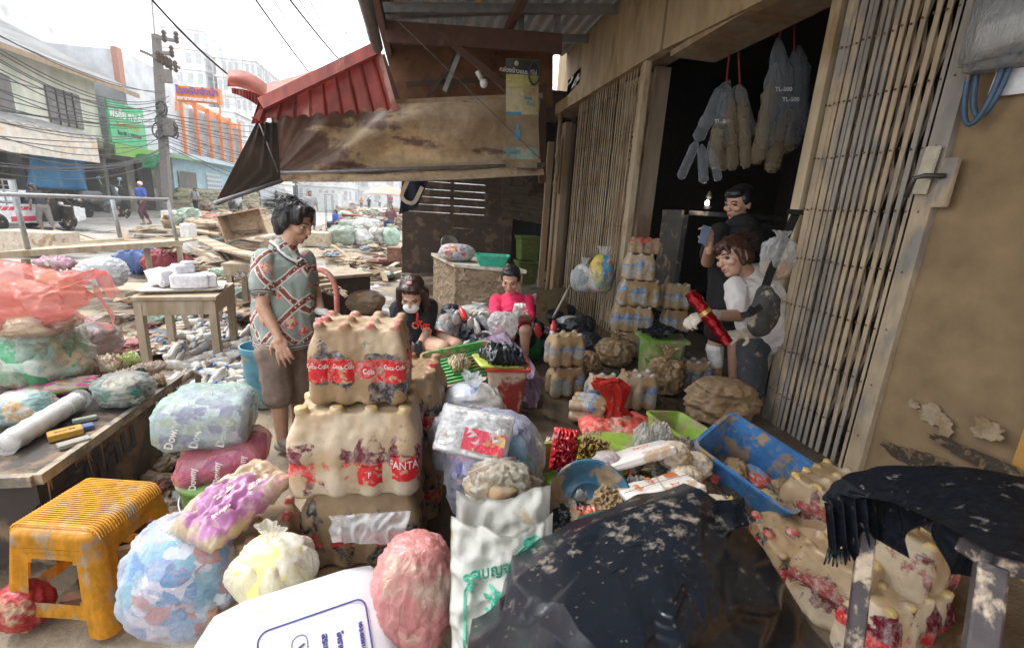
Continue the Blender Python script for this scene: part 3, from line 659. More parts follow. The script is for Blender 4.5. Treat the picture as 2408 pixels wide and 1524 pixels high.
# tall unfinished concrete towers
M_conc = mat((.74, .74, .74), .25, (.64, .65, .66), .85, .4, .1, name="pale concrete", bd=.02)
def tower(label, x, y0, y1, h, floors, bays, d=10, sx=0):
    r = empty("concrete_tower", (x, y0, 0), 0, label, "tower block")
    bm = bmesh.new(); box(bm, (x-d/2, (y0+y1)/2, h/2), (d, y1-y0, h)); part("wall", bm, M_conc, r)
    bm = bmesh.new()
    for f in range(floors):
        for b in range(bays):
            if (f*7+b*3) % 4 == 3: continue
            box(bm, (x+.02, y0+(y1-y0)*(b+.5)/bays, h*(f+.55)/floors), (.1, (y1-y0)/bays*.55, h/floors*.5))
            box(bm, (x-d*(b+.5)/bays, y0-.02, h*(f+.55)/floors), (d/bays*.5, .1, h/floors*.5))
    part("window_openings", bm, mat((.46, .48, .50), .2, (.55, .56, .58), .7, 1), r)
    bm = bmesh.new()
    for f in range(1, floors+1): box(bm, (x-d/2, (y0+y1)/2, h*f/floors), (d+.5, y1-y0+.5, .25))
    part("floor_slabs", bm, M_conc, r)
    return r
tower("tall pale unfinished concrete tower behind the utility pole", -35.5, 90, 102, 26.2, 9, 4, 6)
tower("broad pale tower wrapped in scaffolding behind the orange sign", -27.8, 90, 116, 22.6, 8, 7, 6)
tower("lower pale block beyond the louvred building", XF-1, 51, 70, 9, 3, 6, 8)
tower("distant grey block at the street end", -12, 150, 190, 9, 3, 8, 14)
tower("distant low building right of the pickups", 2, 120, 135, 7, 2, 6, 18)
tower("distant pale building filling the end of the street", -16, 105, 140, 7.5, 2, 8, 10)
# scaffolding on the tower
sf = empty("scaffolding", (-27, 90, 0), 0, "thin steel scaffolding covering the broad pale tower", "scaffolding")
bm = bmesh.new()
for k in range(16): bar(bm, (-27.2, 90+k*1.8, 0), (-27.2, 90+k*1.8, 24), .09)
for k in range(15): bar(bm, (-27.2, 90, 1.6*k+1), (-27.2, 117, 1.6*k+1), .07)
for k in range(5): bar(bm, (-28-k*1.5, 89.2, 0), (-28-k*1.5, 89.2, 24), .09)
for k in range(15): bar(bm, (-27.2, 89.2, 1.6*k+1), (-34.5, 89.2, 1.6*k+1), .07)
part("frame", bm, mat((.45, .46, .48), .1), sf)
# ---------------------------------------------------------------- utility poles and wires
M_pole = mat((.19, .175, .16), .2, rough=.85, name="concrete pole")
M_wire = mat((.03, .03, .035), 0, rough=.6, name="black cable")
up = empty("utility_pole", (-11.4, 24, 0), 0, "grey concrete utility pole tangled with black cables and insulators", "utility pole")
def U(px, py, d=0): return PY(px, py, 24+d)
bm = bmesh.new(); hexa(bm, [U(388, 470)+V((-.14, -.14, -1.4)), U(388, 470)+V((.18, -.14, -1.4)), U(388, 470)+V((.18, .18, -1.4)), U(388, 470)+V((-.14, .18, -1.4)), U(366, 82)+V((-.12, -.12, 0)), U(366, 82)+V((.14, -.12, 0)), U(366, 82)+V((.14, .14, 0)), U(366, 82)+V((-.12, .14, 0))]); part("post", bm, M_pole, up)
bm = bmesh.new(); tube(bm, [U(364, 84), U(357, 4)], .04, 8); part("lightning_rod", bm, M_gal, up)
for (a, b, c_, d_) in ((330, 120, 422, 160), (366, 88, 418, 98), (366, 124, 408, 128)):
    bm = bmesh.new(); bar(bm, U(a, b, -.2), U(c_, d_, -.2), .12); part("cross_arm", bm, M_pole, up)
for (a, b) in ((385, 82), (414, 85), (403, 118), (372, 130), (381, 136), (391, 142), (400, 148), (412, 153)):
    bm = bmesh.new(); lathe(bm, [(.03, -.3), (.10, -.22), (.05, -.15), (.10, -.08), (.05, 0), (.10, .06), (.04, .16)], 8, U(a, b, -.25)); part("insulator", bm, M_woodd, up, True)
for k in range(9):
    bm = bmesh.new(); rr = random.Random(k); cx_, cy_ = 388+rr.uniform(-22, 26), 290+rr.uniform(-45, 30); R = rr.uniform(.14, .3)
    c0 = U(cx_, cy_, -.3); tl = rr.uniform(-.6, .6); tube(bm, [c0+V((R*cos(t*pi/8)*cos(tl), R*.5*cos(t*pi/8)*sin(tl), R*1.2*sin(t*pi/8))) for t in range(17)], .03, 5, False); part("cable_coil", bm, M_wire, up)
bm = bmesh.new(); box(bm, U(392, 180, -.2), (.35, .2, .5)); box(bm, U(398, 300, -.25), (.4, .3, .7)); part("junction_box", bm, M_pole, up)
def wire(pts, r=.012, label="thin black overhead cable", sag=0):
    bm = bmesh.new(); a, b = V(pts[0]), V(pts[-1])
    P_ = [a.lerp(b, i/20)+V((0, 0, -sag*4*(i/20)*(1-i/20))) for i in range(21)]
    tube(bm, P_, r, 5, False); o = link("overhead_cable", bm, M_wire); tag(o, label, "cable", "overhead cables"); return o
for k in range(26):
    rr = random.Random(50+k); a = U(388+rr.uniform(-10, 10), 215+k*6.2, -.2+rr.uniform(-.2, .2)); b = PX(-40, 60+k*14+rr.uniform(-10, 10), -9.5-rr.random()); wire((a, b), .014, "cable strung between the utility pole and the shophouses", rr.uniform(.1, .7))
for k in range(12):
    rr = random.Random(90+k); a = U(392+rr.uniform(-5, 10), 270+k*7, -.2); b = PY(735, 300+k*16+rr.uniform(-8, 8), 60); wire((a, b), .02, "cable running from the utility pole past the louvred building", rr.uniform(.1, .6))
for (x0, y0, x1, y1, w0, w1) in ((60, -10, 372, 142, 14, 24), (200, -10, 402, 95, 14, 24)): wire((PW(x0, y0, w0), PW(x1, y1, w1)), .01, "high thin cable crossing the white sky", .2)
wire((PW(350, -8, 3.5), PW(648, 240, 5.6)), .009, "thick black cable sagging down to the red awning", .12)
for (x0, y0, x1, y1, r_) in ((598, -5, 742, 180, .011), (678, -5, 805, 135, .012), (640, -5, 760, 165, .006), (725, -5, 800, 130, .006), (760, -5, 850, 125, .004), (795, -5, 865, 120, .004), (815, 0, 880, 112, .004), (835, 0, 870, 118, .004), (700, -5, 812, 145, .006), (745, -5, 835, 140, .005), (775, -5, 842, 138, .004)):
    wire((PW(x0, y0, 6.0), PW(x1+26, y1+40, 12.0)), r_*1.2, "thin cable crossing the sky above the red awning", .05)
# ================================================================ PROP BUILDERS
def spot(px, py, z=None, w=None):
    p = G(px, py, z) if z is not None else PW(px, py, w)
    q = proj(p)[2]; return p, q/FPX
def loft_rr(bm, secs, n=10, cap0=True, cap1=True, mi=0, K=None):
    """rounded-rectangle sections (hx, hy, z, r[, ox, oy])"""
    rings = []
    for s in secs:
        hx, hy, z, r = s[:4]; ox, oy = (s[4], s[5]) if len(s) > 4 else (0, 0); ring = []
        for q, (sx, sy) in enumerate(((1, 1), (-1, 1), (-1, -1), (1, -1))):
            for k in range(n+1):
                a = pi/2*(q+k/n); ring.append(bm.verts.new((ox+sx*(hx-r)+r*cos(a), oy+sy*(hy-r)+r*sin(a), z)))
        rings.append(ring)
    N = len(rings[0])
    for a, b in zip(rings, rings[1:]):
        for k in range(N):
            f = bm.faces.new((a[k], a[(k+1) % N], b[(k+1) % N], b[k])); f.material_index = mi
    if cap0: bm.faces.new(rings[0][::-1]).material_index = mi
    if cap1: bm.faces.new(rings[-1]).material_index = mi
def bagbm(sx, sy, sz, seed=0, knot=True, lump=.12, cr=.02, neck=.12, ears=.16, nu=72, nv=44, folds=11, flat=.0, belly=.42):
    """plastic bag standing on its base; full size sx, sy, sz (sz includes the gathered neck)"""
    bm = bmesh.new(); rr = random.Random(seed); ph = rr.uniform(0, 6); zt = 1-ears if knot else 1.0
    def f(u, v):
        th = 2*pi*u
        if knot and v > .78:
            t = (v-.78)/.22; z = zt-.02+ears*t; R = neck+(.02+.22*t*t)*(1+.7*sin(2*th+ph)+.3*sin(folds*th)) if t > 0 else neck
        else:
            t = v/.78 if knot else v; a = pi*t; z = (1-cos(a))/2; 
            R = max(0.0, sin(a))**.62; z = z*(zt) ; 
            if z < belly*.5: z = z*.75
            if knot: R = max(R, neck*min(1, t*2)) if t > .5 else R
            g = max(0, (t-.45)/.55) if knot else 0
            R *= 1+g*.22*sin(folds*th+2*nz((cos(th), sin(th), t*2), 1.5, seed))*(1 if knot else 0)
        c, s = cos(th), sin(th); ex = 2.6
        sq = (abs(c)**ex+abs(s)**ex)**(-1/ex) if not (knot and v > .7) else 1
        R *= 1+(sq-1)*.55
        d = V((c*R, s*R, z*2-1)); L = 1+lump*nz(d, 1.3, seed)*1.6*(1 if z < .8 else .3)
        cre = cr*(ridg((c*R, s*R, z*1.5), 3.2, seed)-.5)+cr*.6*(ridg((c*R, s*R, z*1.5), 7.5, seed+3)-.5)
        return V((c*R*(L+cre*3)*sx/2, s*R*(L+cre*3)*sy/2, z*sz+ (cre*sz*.4 if z > .15 else 0)))
    grid(bm, f, nu, nv, cu=True); bmesh.ops.remove_doubles(bm, verts=bm.verts, dist=1e-4); return bm
def shift(bm, m): bmesh.ops.transform(bm, matrix=m, verts=bm.verts)
def bag(name, label, cat, px, py, wpx, hpx, z=None, w=None, m=None, seed=0, group=None, inner=None, deep=.85, rz=0, tilt=(0, 0), **kw):
    p, s = spot(px, py, z, w); sx, sz = wpx*s, hpx*s; p = p+V((FW.x, FW.y, 0)).normalized()*sx*deep*.42
    o = link(name, bagbm(sx, sx*deep, sz, seed, **kw), m, None, True)
    o.location = p; o.rotation_euler = (tilt[0], tilt[1], rz-YAW); tag(o, label, cat, group)
    if inner:
        k2 = dict(kw); k2['knot'] = False; k2['cr'] = .012
        hh = sz*(.8 if kw.get('knot', True) else .95)
        i = link("contents", bagbm(sx*.93, sx*deep*.93, hh, seed+1, **k2), inner, o, True); i.location = (0, 0, sz*.015)
    return o
def pillowbm(sx, sy, h, seed=0, cr=.006, n=34, bend=0, e=4):
    bm = bmesh.new()
    def sgn_(s):
        def f(u, v):
            a, b = u*2-1, v*2-1
            t = max(0, 1-abs(a)**e)**.55*max(0, 1-abs(b)**e)**.55
            z = s*h/2*t+nz((a*sx, b*sy, 0), 5/max(sx, .1)*.5, seed)*h*.25+cr*(ridg((a*2, b*2, s), 2.3, seed)-.5)*t*2+bend*(a*a)
            w_ = 1+.03*nz((a*3, b*3, 5), 1, seed)
            return V((a*sx/2*w_, b*sy/2*w_, z))
        return f
    grid(bm, sgn_(1), n, n); grid(bm, sgn_(-1), n, n); bmesh.ops.remove_doubles(bm, verts=bm.verts, dist=max(h*.02, 3e-4)); return bm
def clothbm(sx, sy, hfn, n=50, th=.002):
    bm = bmesh.new(); grid(bm, lambda u, v: V(((u-.5)*sx, (v-.5)*sy, hfn(u-.5, v-.5))), n, n)
    if th: bmesh.ops.solidify(bm, geom=list(bm.faces), thickness=th)
    return bm
def put(o, loc, rot=(0, 0, 0)): o.location = loc; o.rotation_euler = rot; return o
def ctext(s, size, r, m, parent, ang, z, name="lettering", bold=0, sx=1):
    """text wrapped round a vertical cylinder of radius r at angle ang"""
    o = text(s, size, m, None, name=name, bold=bold, sx=sx)
    for v in o.data.vertices:
        a = ang+v.co.x/r; v.co = V(((r+v.co.z)*cos(a), (r+v.co.z)*sin(a), z+v.co.y))
    o.parent = parent; return o
# ---- shrink-wrapped bottle packs
def packmat(h, capc, labc, z1, z2, liq, reveal=.45, mud1=(.50, .385, .255), mud2=(.30, .195, .10), name="muddy shrink wrap", white=.1):
    t = NT(name); c = t.coord(True); c0 = t.coord(False)
    at = t.n("Attribute", attribute_name="bulge"); ac = t.n("Attribute", attribute_name="capz")
    sx = t.n("SeparateXYZ"); t.l(c0, sx.inputs[0]); z = sx.outputs[2]
    n1 = t.noise(c, 9, 6, .62, .6); n2 = t.noise(c, 42, 5, .65); n3 = t.noise(c, 5, 4, .5, .2); n4 = t.noise(c, 90, 3)
    f = t.math('ADD', n1, t.math('ADD', t.math('MULTIPLY', t.math('SUBTRACT', at.outputs['Fac'], .55), .17), t.math('MULTIPLY', t.math('SUBTRACT', n2, .5), .14)))
    zb = t.math('SUBTRACT', .10, t.math('ABSOLUTE', t.math('SUBTRACT', t.math('DIVIDE', z, h), .42))); f = t.math('ADD', f, t.math('MULTIPLY', zb, .45))
    th = .655-.16*reveal
    mk = t.ramp(f, th-.008, th+.03)     # 1 = clean film, things show through
    lb = t.math('MULTIPLY', t.math('GREATER_THAN', z, z1*h), t.math('LESS_THAN', z, z2*h))
    lb = t.math('MULTIPLY', lb, t.math('GREATER_THAN', at.outputs['Fac'], .35))
    lab = t.mix(t.ramp(n4, .60, .68, 0, .6), labc, (.7, .6, .55)); und = t.mix(lb, liq, lab)
    und = t.mix(t.math('GREATER_THAN', ac.outputs['Fac'], .5), und, capc)
    und = t.mix(t.ramp(n2, .46, .7, 0, .6), und, (.55, .5, .46))    # scuffs, and film glare painted in as pale colour
    mud = t.mix(t.ramp(n3, .44, .55), mud2, mud1); mud = t.mix(t.ramp(n2, .3, .7), tuple(x*.86 for x in mud1), mud)
    mud = t.mix(t.ramp(n3, .44, .52), mud2, mud)
    cm = t.math('MULTIPLY', t.math('GREATER_THAN', ac.outputs['Fac'], .5), t.ramp(n1, .46, .60)); mk = t.math('MAXIMUM', mk, cm)
    col = t.mix(mk, mud, und)
    h_ = t.math('ADD', t.math('MULTIPLY', t.math('SUBTRACT', 1, mk), .9), t.math('MULTIPLY', n2, .5))
    rg = t.math('SUBTRACT', .62, t.math('MULTIPLY', mk, .36)); rg = t.math('SUBTRACT', rg, t.ramp(n3, .50, .38, 0, .28))
    return t.bsdf(col, rg, 0., h_, .5, .006)
def packbm(nx, ny, d, h, vox=.007, seed=0, neck=.30, crease=.0035, smooth=3, web=.8, dy=None, fill=.78):
    bm = bmesh.new(); R = d*.49; cx0, cy0 = -(nx-1)*d/2, -(ny-1)*d/2; cs = [(cx0+i*d, cy0+j*d) for i in range(nx) for j in range(ny)]
    prof = [(R*.75, 0), (R*.97, h*.05), (R*.98, h*.28), (R*.9, h*.36), (R*.98, h*.44), (R, h*.56), (R*.94, h*.64), (R*.72, h*.75), (R*(neck+.10), h*.84), (R*(neck-.02), h*.88), (R*(neck), h*.925), (R*(neck+.09), h*.93), (R*(neck+.08), h)]
    for (x, y) in cs: lathe(bm, prof, 18, V((x, y, 0)))
    ex, ey = (nx-1)*d/2, (ny-1)*d/2
    loft_rr(bm, [(ex+R*fill*.8, ey+R*fill*.8, h*.03, R*.4), (ex+R*fill, ey+R*fill, h*.12, R*.4), (ex+R*fill, ey+R*fill, h*.58, R*.4), (ex+R*.72, ey+R*.72, h*.70, R*.5), (ex+R*.44, ey+R*.44, h*.84, R*.4), (ex+R*.26, ey+R*.26, h*.93, R*.2)], 4)
    b = remesh(bm, vox, smooth, .6)
    lay = b.verts.layers.float.new("bulge"); lc = b.verts.layers.float.new("capz")
    for v in b.verts:
        q = min(sqrt((v.co.x-x)**2+(v.co.y-y)**2) for x, y in cs); z = v.co.z/h
        rp = 0
        for (r0, z0), (r1, z1) in zip(prof, prof[1:]):
            if z0 <= v.co.z <= z1+1e-6: rp = r0+(r1-r0)*((v.co.z-z0)/max(1e-6, z1-z0)); break
        dd = abs(q-rp); v[lay] = max(0, 1-max(0, dd-.004)/(R*.42)); v[lc] = 1. if (z > .93 and q < R*(neck+.2)) else 0.
    b.normal_update()
    for v in b.verts:
        p = v.co; a = (ridg((p.x, p.y, p.z*.6), 9, seed)-.5)+.6*(ridg((p.x*1.5, p.y*1.5, p.z), 19, seed+5)-.5)+.5*nz(p, 45, seed)
        p += v.normal*(a*crease*(1.3-v[lay]*.8))
    return b
def pack(name, label, loc, rz, nx, ny, d, h, m, seed=0, tilt=(0, 0), group=None, **kw):
    o = link(name, packbm(nx, ny, d, h, seed=seed, **kw), m, None, True); o.location = loc; o.rotation_euler = (tilt[0], tilt[1], rz); tag(o, label, "bottle pack", group); return o
def tub(name, label, cat, hx, hy, h, m, taper=.85, rim=.012, th=.006, r=.03, lip=True, rimm=None, group=None):
    bm = bmesh.new(); a = taper
    secs = [(hx*a, hy*a, 0, r*.8), (hx, hy, h-.012, r), (hx, hy, h, r)]
    if lip: secs += [(hx+rim, hy+rim, h, r+rim), (hx+rim, hy+rim, h+.012, r+rim), (hx-.002, hy-.002, h+.012, r)]
    secs += [(hx-th, hy-th, h, r), (hx*a-th, hy*a-th, th*2, r*.8)]
    loft_rr(bm, secs[:3], 5, True, False); loft_rr(bm, secs[2:], 5, False, True, mi=0)
    bmesh.ops.remove_doubles(bm, verts=bm.verts, dist=1e-5)
    o = link(name, bm, m, None, False, recalc=False); tag(o, label, cat, group)
    for p_ in o.data.polygons: p_.use_smooth = True
    o.data.set_sharp_from_angle(angle=radians(35)); return o
M_blackp = mat((.016, .020, .030), .12, (.30, .28, .25), .34, 26, .35, name="black plastic film", var=.4, bd=.004)
t = NT("dusty black plastic"); c = t.coord(False); n1 = t.noise(c, 30, 6, .7); n2 = t.noise(c, 3.2, 4, .6); n3 = t.noise(c, 120, 2)
mk = t.ramp(t.math('ADD', n1, t.math('MULTIPLY', t.math('SUBTRACT', n2, .5), .55)), .61, .74, 0, .75); mk = t.math('MAXIMUM', mk, t.ramp(n3, .70, .74, 0, .7))
M_blackp2 = t.bsdf(t.mix(mk, (.007, .010, .016), (.27, .23, .18)), t.math('ADD', t.math('MULTIPLY', mk, .4), .28), 0., n1, .15, .004, spec=.5)
def tri(x): return abs((x % 1)-.5)*2
# ================================================================ NEAR OBJECTS
# ---- yellow plastic stool
M_stool = mat((.82, .40, .03), .34, (.56, .42, .27), .4, 13, .12, name="yellow plastic with dried mud", streak=(1, 1, .5), bd=.003, var=.18)
def stool(label, loc, rz, hx, hy, H_, m, sc=1, grp=None):
    st = link("plastic_stool", stoolbm(hx, hy, H_), m, None, False); put(st, loc, (0, 0, rz)); tag(st, label, "stool", grp)
    for p_ in st.data.polygons: p_.use_smooth = True
    st.data.set_sharp_from_angle(angle=radians(40)); return st
def stoolbm(hx, hy, H_):
    bm = bmesh.new(); NU, NV = 192, 56; rc = .05; fl = .045
    def ring(u, v):
        # v 0 bottom .. 1 top edge ; perimeter of rounded rect
        z = v*H_; k = 1-v; ax, ay = hx+fl*k, hy+fl*k; th = u*4; side = int(th) % 4; t = th-int(th)
        q = (t-.5)*2
        ex = {0: (1, 0), 1: (0, 1), 2: (-1, 0), 3: (0, -1)}[side]; A, B = (ax, ay) if side % 2 == 0 else (ay, ax)
        s = q*B; d = A
        over = abs(s)-(B-rc)
        if over > 0: ang = over/rc*pi/4; s = math.copysign(B-rc+rc*sin(ang)*1.0, s); d = A-rc+rc*cos(ang)
        nx_, ny_ = ex; tx, ty = -ny_, nx_
        # leg pillars bulge a little, recessed arch panels
        if v > .94: q_ = (v-.94)/.06; d -= .016*(1-sqrt(max(0, 1-q_*q_)))
        return V((nx_*d+tx*s, ny_*d+ty*s, z))
    vs = [[bm.verts.new(ring(i/NU, j/NV)) for j in range(NV+1)] for i in range(NU)]
    def inside(u, v):
        t = (u*4) % 1; q = abs((t-.5)*2)
        if .30 < v < .74:   # window
            return q < .56-.07*(v-.3) and not ((v > .69 and q > .46) or (v < .34 and q > .5))
        if v < .16: return q < .60
        return False
    for i in range(NU):
        for j in range(NV):
            if not inside((i+.5)/NU, (j+.5)/NV): bm.faces.new((vs[i][j], vs[(i+1) % NU][j], vs[(i+1) % NU][j+1], vs[i][j+1]))
    # recess frame bands round the openings
    for i in range(NU):
        for j in range(NV+1):
            u, v = i/NU, j/NV; t = (u*4) % 1; q = abs((t-.5)*2)
            if q < .72 and v < .84:
                g = vs[i][j]; c = V((g.co.x, g.co.y, 0)).normalized(); g.co -= c*.007
            if q < .62 and v < .79 and g: g.co -= c*.005
    top = [vs[i][NV] for i in range(NU)]
    # rounded top edge then ribbed top
    prev = top
    for k, (ins, dz) in enumerate(((.022, .004), (.030, .009), (.045, .0125))):
        ringv = []
        for v_ in top:
            c = v_.co.copy(); d = V((c.x/hx, c.y/hy, 0)); f = 1-ins/max(hx, .01)
            ringv.append(bm.verts.new((c.x*(1-ins/hx), c.y*(1-ins/hy), H_+dz)))
        for i in range(NU): bm.faces.new((prev[i], prev[(i+1) % NU], ringv[(i+1) % NU], ringv[i]))
        prev = ringv
    cvs = prev
    for k in range(1, 12):
        f = 1-k/12; ringv = [bm.verts.new((v_.co.x*f, v_.co.y*f, H_+.0125)) for v_ in cvs]
        for i in range(NU): bm.faces.new((prev[i], prev[(i+1) % NU], ringv[(i+1) % NU], ringv[i]))
        prev = ringv
    bmesh.ops.solidify(bm, geom=list(bm.faces), thickness=.004)
    n = 26
    for k in range(n):
        y = -hy*.84+2*hy*.84*k/(n-1); tube(bm, [(-hx-.004, y, H_-.03), (-hx+.004, y, H_-.006), (-hx+.016, y, H_+.009), (-hx+.035, y, H_+.0145), (0, y, H_+.0145), (hx-.035, y, H_+.0145), (hx-.016, y, H_+.009), (hx-.004, y, H_-.006), (hx+.004, y, H_-.03)], .0026, 5)
    for v_ in bm.verts: pass
    return bm
stool("yellow plastic stool smeared with dried mud", (-1.295, 1.84, .0), radians(-12), .165, .17, .415, M_stool)
# ---- low market table left (black, muddy) with lettering on its side
tb = empty("market_table", (-2.2, 2.5, 0), 0, "low dark market table with rusty metal edge and Thai lettering on its side", "table")
M_tedge = mat((.20, .18, .15), .5, (.40, .33, .24), .5, 7, .4, metal=.3, name="muddy metal edge")
M_tdark = mat((.045, .035, .03), .4, (.20, .14, .085), .6, 3.5, .4, name="dark board with mud")
A = V((-1.52, 1.94, .5)); B_ = V((-1.52, 3.02, .5)); C_ = V((-3.2, 2.3, .5)); 
bm = bmesh.new(); hexa(bm, [(-3.4, 1.96, .465), (-1.53, 1.95, .465), (-1.53, 3.0, .465), (-3.4, 3.0, .465), (-3.4, 1.96, .492), (-1.53, 1.95, .492), (-1.53, 3.0, .492), (-3.4, 3.0, .492)]); part("tabletop", bm, M_tdark, tb)
bm = bmesh.new(); bar(bm, (-1.52, 1.93, .48), (-1.50, 3.08, .49), .03, .045); bar(bm, (-3.4, 1.94, .48), (-1.535, 1.93, .48), .03, .045); part("metal_edge", bm, M_tedge, tb)
bm = bmesh.new(); hexa(bm, [(-1.60, 1.98, .05), (-1.57, 1.98, .05), (-1.57, 2.85, .02), (-1.60, 2.85, .02), (-1.60, 1.98, .455), (-1.57, 1.98, .455), (-1.57, 2.85, .455), (-1.60, 2.85, .455)]); box(bm, (-2.5, 1.99, .25), (1.8, .02, .40)); part("side_panel", bm, M_tdark, tb)
text("เวลัดคน", .22, mat((.02, .03, .05), .25, MUD_M), tb, mw=Matrix.Translation(-V(tb.location)) @ frame((-1.566, 2.28, .30), (0, 1, .06), (0, 0, 1)), bold=.006)
bm = bmesh.new(); rr = random.Random(5)
for k in range(16):
    y = rr.uniform(1.95, 3.05); L = rr.uniform(.03, .14); tube(bm, [(-1.505, y, .46), (-1.505+rr.uniform(-.01, .01), y+rr.uniform(-.01, .01), .46-L)], .003, 5, rs=[.004, .0012])
part("mud_drips", bm, mat(MUD_W, 0, rough=.4), tb)
bm = bmesh.new(); tube(bm, [(-1.50, 3.0, .48), (-1.47, 3.08, .50), (-1.45, 3.12, .46), (-1.46, 3.13, .36), (-1.48, 3.11, .30)], .012, 6, rs=[.02, .03, .02, .012, .003]); part("torn_edge", bm, M_tedge, tb, True)
for (x, y) in ((-1.62, 2.05), (-1.62, 2.8), (-3.3, 2.05), (-3.3, 2.9)):
    bm = bmesh.new(); box(bm, (x, y, .23), (.06, .06, .46)); part("leg", bm, M_tdark, tb)
# ---- tower of shrink-wrapped bottle packs
COLA = (.035, .022, .02); RED = (.55, .015, .02)
M_cola = packmat(.29, (.50, .05, .05), RED, .30, .58, (.03, .028, .032), .95, name="cola pack wrap")
M_fan = packmat(.31, (.62, .45, .16), (.60, .03, .03), .20, .44, (.13, .01, .025), .62, (.60, .49, .36), (.44, .32, .19), name="red soda pack wrap")
M_cola2 = packmat(.31, (.5, .05, .05), RED, .30, .5, (.03, .03, .035), .75, (.40, .28, .16), (.30, .20, .11), name="brown caked cola wrap")
c = V((-.222, 1.60, 0))
p1 = pack("bottle_pack", "topmost shrink-wrapped pack of dark cola bottles with red labels, coated in mud", c+V((.01, .02, .965)), radians(-4), 4, 3, .083, .285, M_cola, 3, neck=.36)
p2 = pack("bottle_pack", "middle pack of red soda bottles with yellow caps under pale mud, below the cola pack", c+V((.0, -.01, .652)), radians(-3), 4, 3, .112, .325, M_fan, 8, neck=.32, web=.9)
p3 = pack("bottle_pack", "lowest mud-brown pack of the tall tower, torn with a strip of clear film", c+V((.015, -.0, .35)), radians(-4), 4, 3, .108, .315, M_cola2, 15, neck=.32)
bm = bmesh.new(); 
for k in range(5): box(bm, (0, -.15+.075*k, .038), (.42, .055, .014))
for k in (-1, 0, 1): box(bm, (.18*k, 0, .015), (.05, .36, .03))
tag(put(link("wooden_pallet", bm, M_wood), c+V((.03, 0, FL+.004)), (0, 0, -.06)), "small slatted wooden pallet under the tall bottle tower", "pallet")
M_lab = mat((.85, .82, .80), 0, rough=.4, name="label white"); M_blu = mat((.02, .06, .42), 0, rough=.4, name="print blue"); M_redp = mat((.60, .02, .03), .34, MUD_D, .35, 34, .1, name="print red")
def lettered(pk, d, nx, ny, h, i, s, size, zf, m, band=None, bz=(.3, .55)):
    """a clean label on front bottle i"""
    x = -(nx-1)*d/2+i*d; y = -(ny-1)*d/2; R = d*.49+.004
    if band:
        bm = bmesh.new(); a0, a1 = -pi/2-.75, -pi/2+.75
        grid(bm, lambda u, v: V((R*cos(a0+(a1-a0)*u), R*sin(a0+(a1-a0)*u), h*(bz[0]+(bz[1]-bz[0])*v)+nz((u*4, v*3, i))*.012)), 16, 6)
        b = link("label", bm, band, pk, True); b.location = (x, y, 0)
    o = ctext(s, size, R+.0015, m, pk, -pi/2, h*zf, sx=.8); o.location = (x, y, 0)
for i, zf in ((0, .45), (1, .45), (3, .45)): lettered(p1, .083, 4, 3, .285, i, "Coca-Cola", .022, zf+.05, M_lab, M_redp, (.30, .56))
lettered(p1, .083, 4, 3, .285, 2, "Cola", .026, .45, M_lab)
for o_ in [x for x in p1.children if x.name.startswith("label")][:3]: pass
lettered(p2, .112, 4, 3, .325, 3, "FANTA", .042, .40, M_lab, M_redp, (.22, .50)); lettered(p2, .112, 4, 3, .325, 2, "F", .03, .3, M_lab, M_redp, (.18, .40))
# clear strip of film hanging between packs
M_clear = film((.80, .81, .83), .45, .12, rough=.18, name="clear film")
M_white_film = film((.80, .82, .86), .62, .10, rough=.25, name="white translucent film")
bm = bmesh.new(); q = [PW(785, 1275, 1.27), PW(950, 1282, 1.27), PW(968, 1200, 1.29), PW(775, 1212, 1.29)]; quadgrid(bm, *q, 40, 16, lambda u, v: .02*(ridg((u*3, v, 0), 2)-.5)+.015*sin(pi*v), .001); tag(link("torn_film", bm, M_clear, None, True), "strip of clear plastic film clinging under the yellow-capped pack", "plastic film")
# ---- packs right of tower back (brown, behind the tower)
pack("bottle_pack", "brown caked pack standing right behind the tall tower", PW(985, 1180, 1.95)+V((0, .15, 0)), radians(-8), 2, 3, .11, .33, M_cola2, 21).location.z = .66
pack("bottle_pack", "brown pack under the one right behind the tall tower", PW(985, 1180, 1.95)+V((0, .15, 0)), radians(-6), 2, 3, .11, .34, M_cola2, 22).location.z = .32
# ---- white jerry can with blue print, lying
M_can = mat((.80, .81, .86), .10, (.62, .50, .36), .35, 9, .05, name="white plastic can", var=.02, transl=.15)
bm = bmesh.new()
secs = [(.05, .03, 0, .03), (.13, .09, .01, .06), (.175, .125, .05, .085), (.185, .14, .12, .09), (.185, .14, .36, .09), (.178, .13, .43, .09), (.13, .09, .475, .07), (.05, .04, .49, .03)]
loft_rr(bm, secs, 10); cano = link("jerry_can", bm, M_can, None, True); tag(cano, "white plastic water can with blue printed frame lying beside the pink bag", "jerry can")
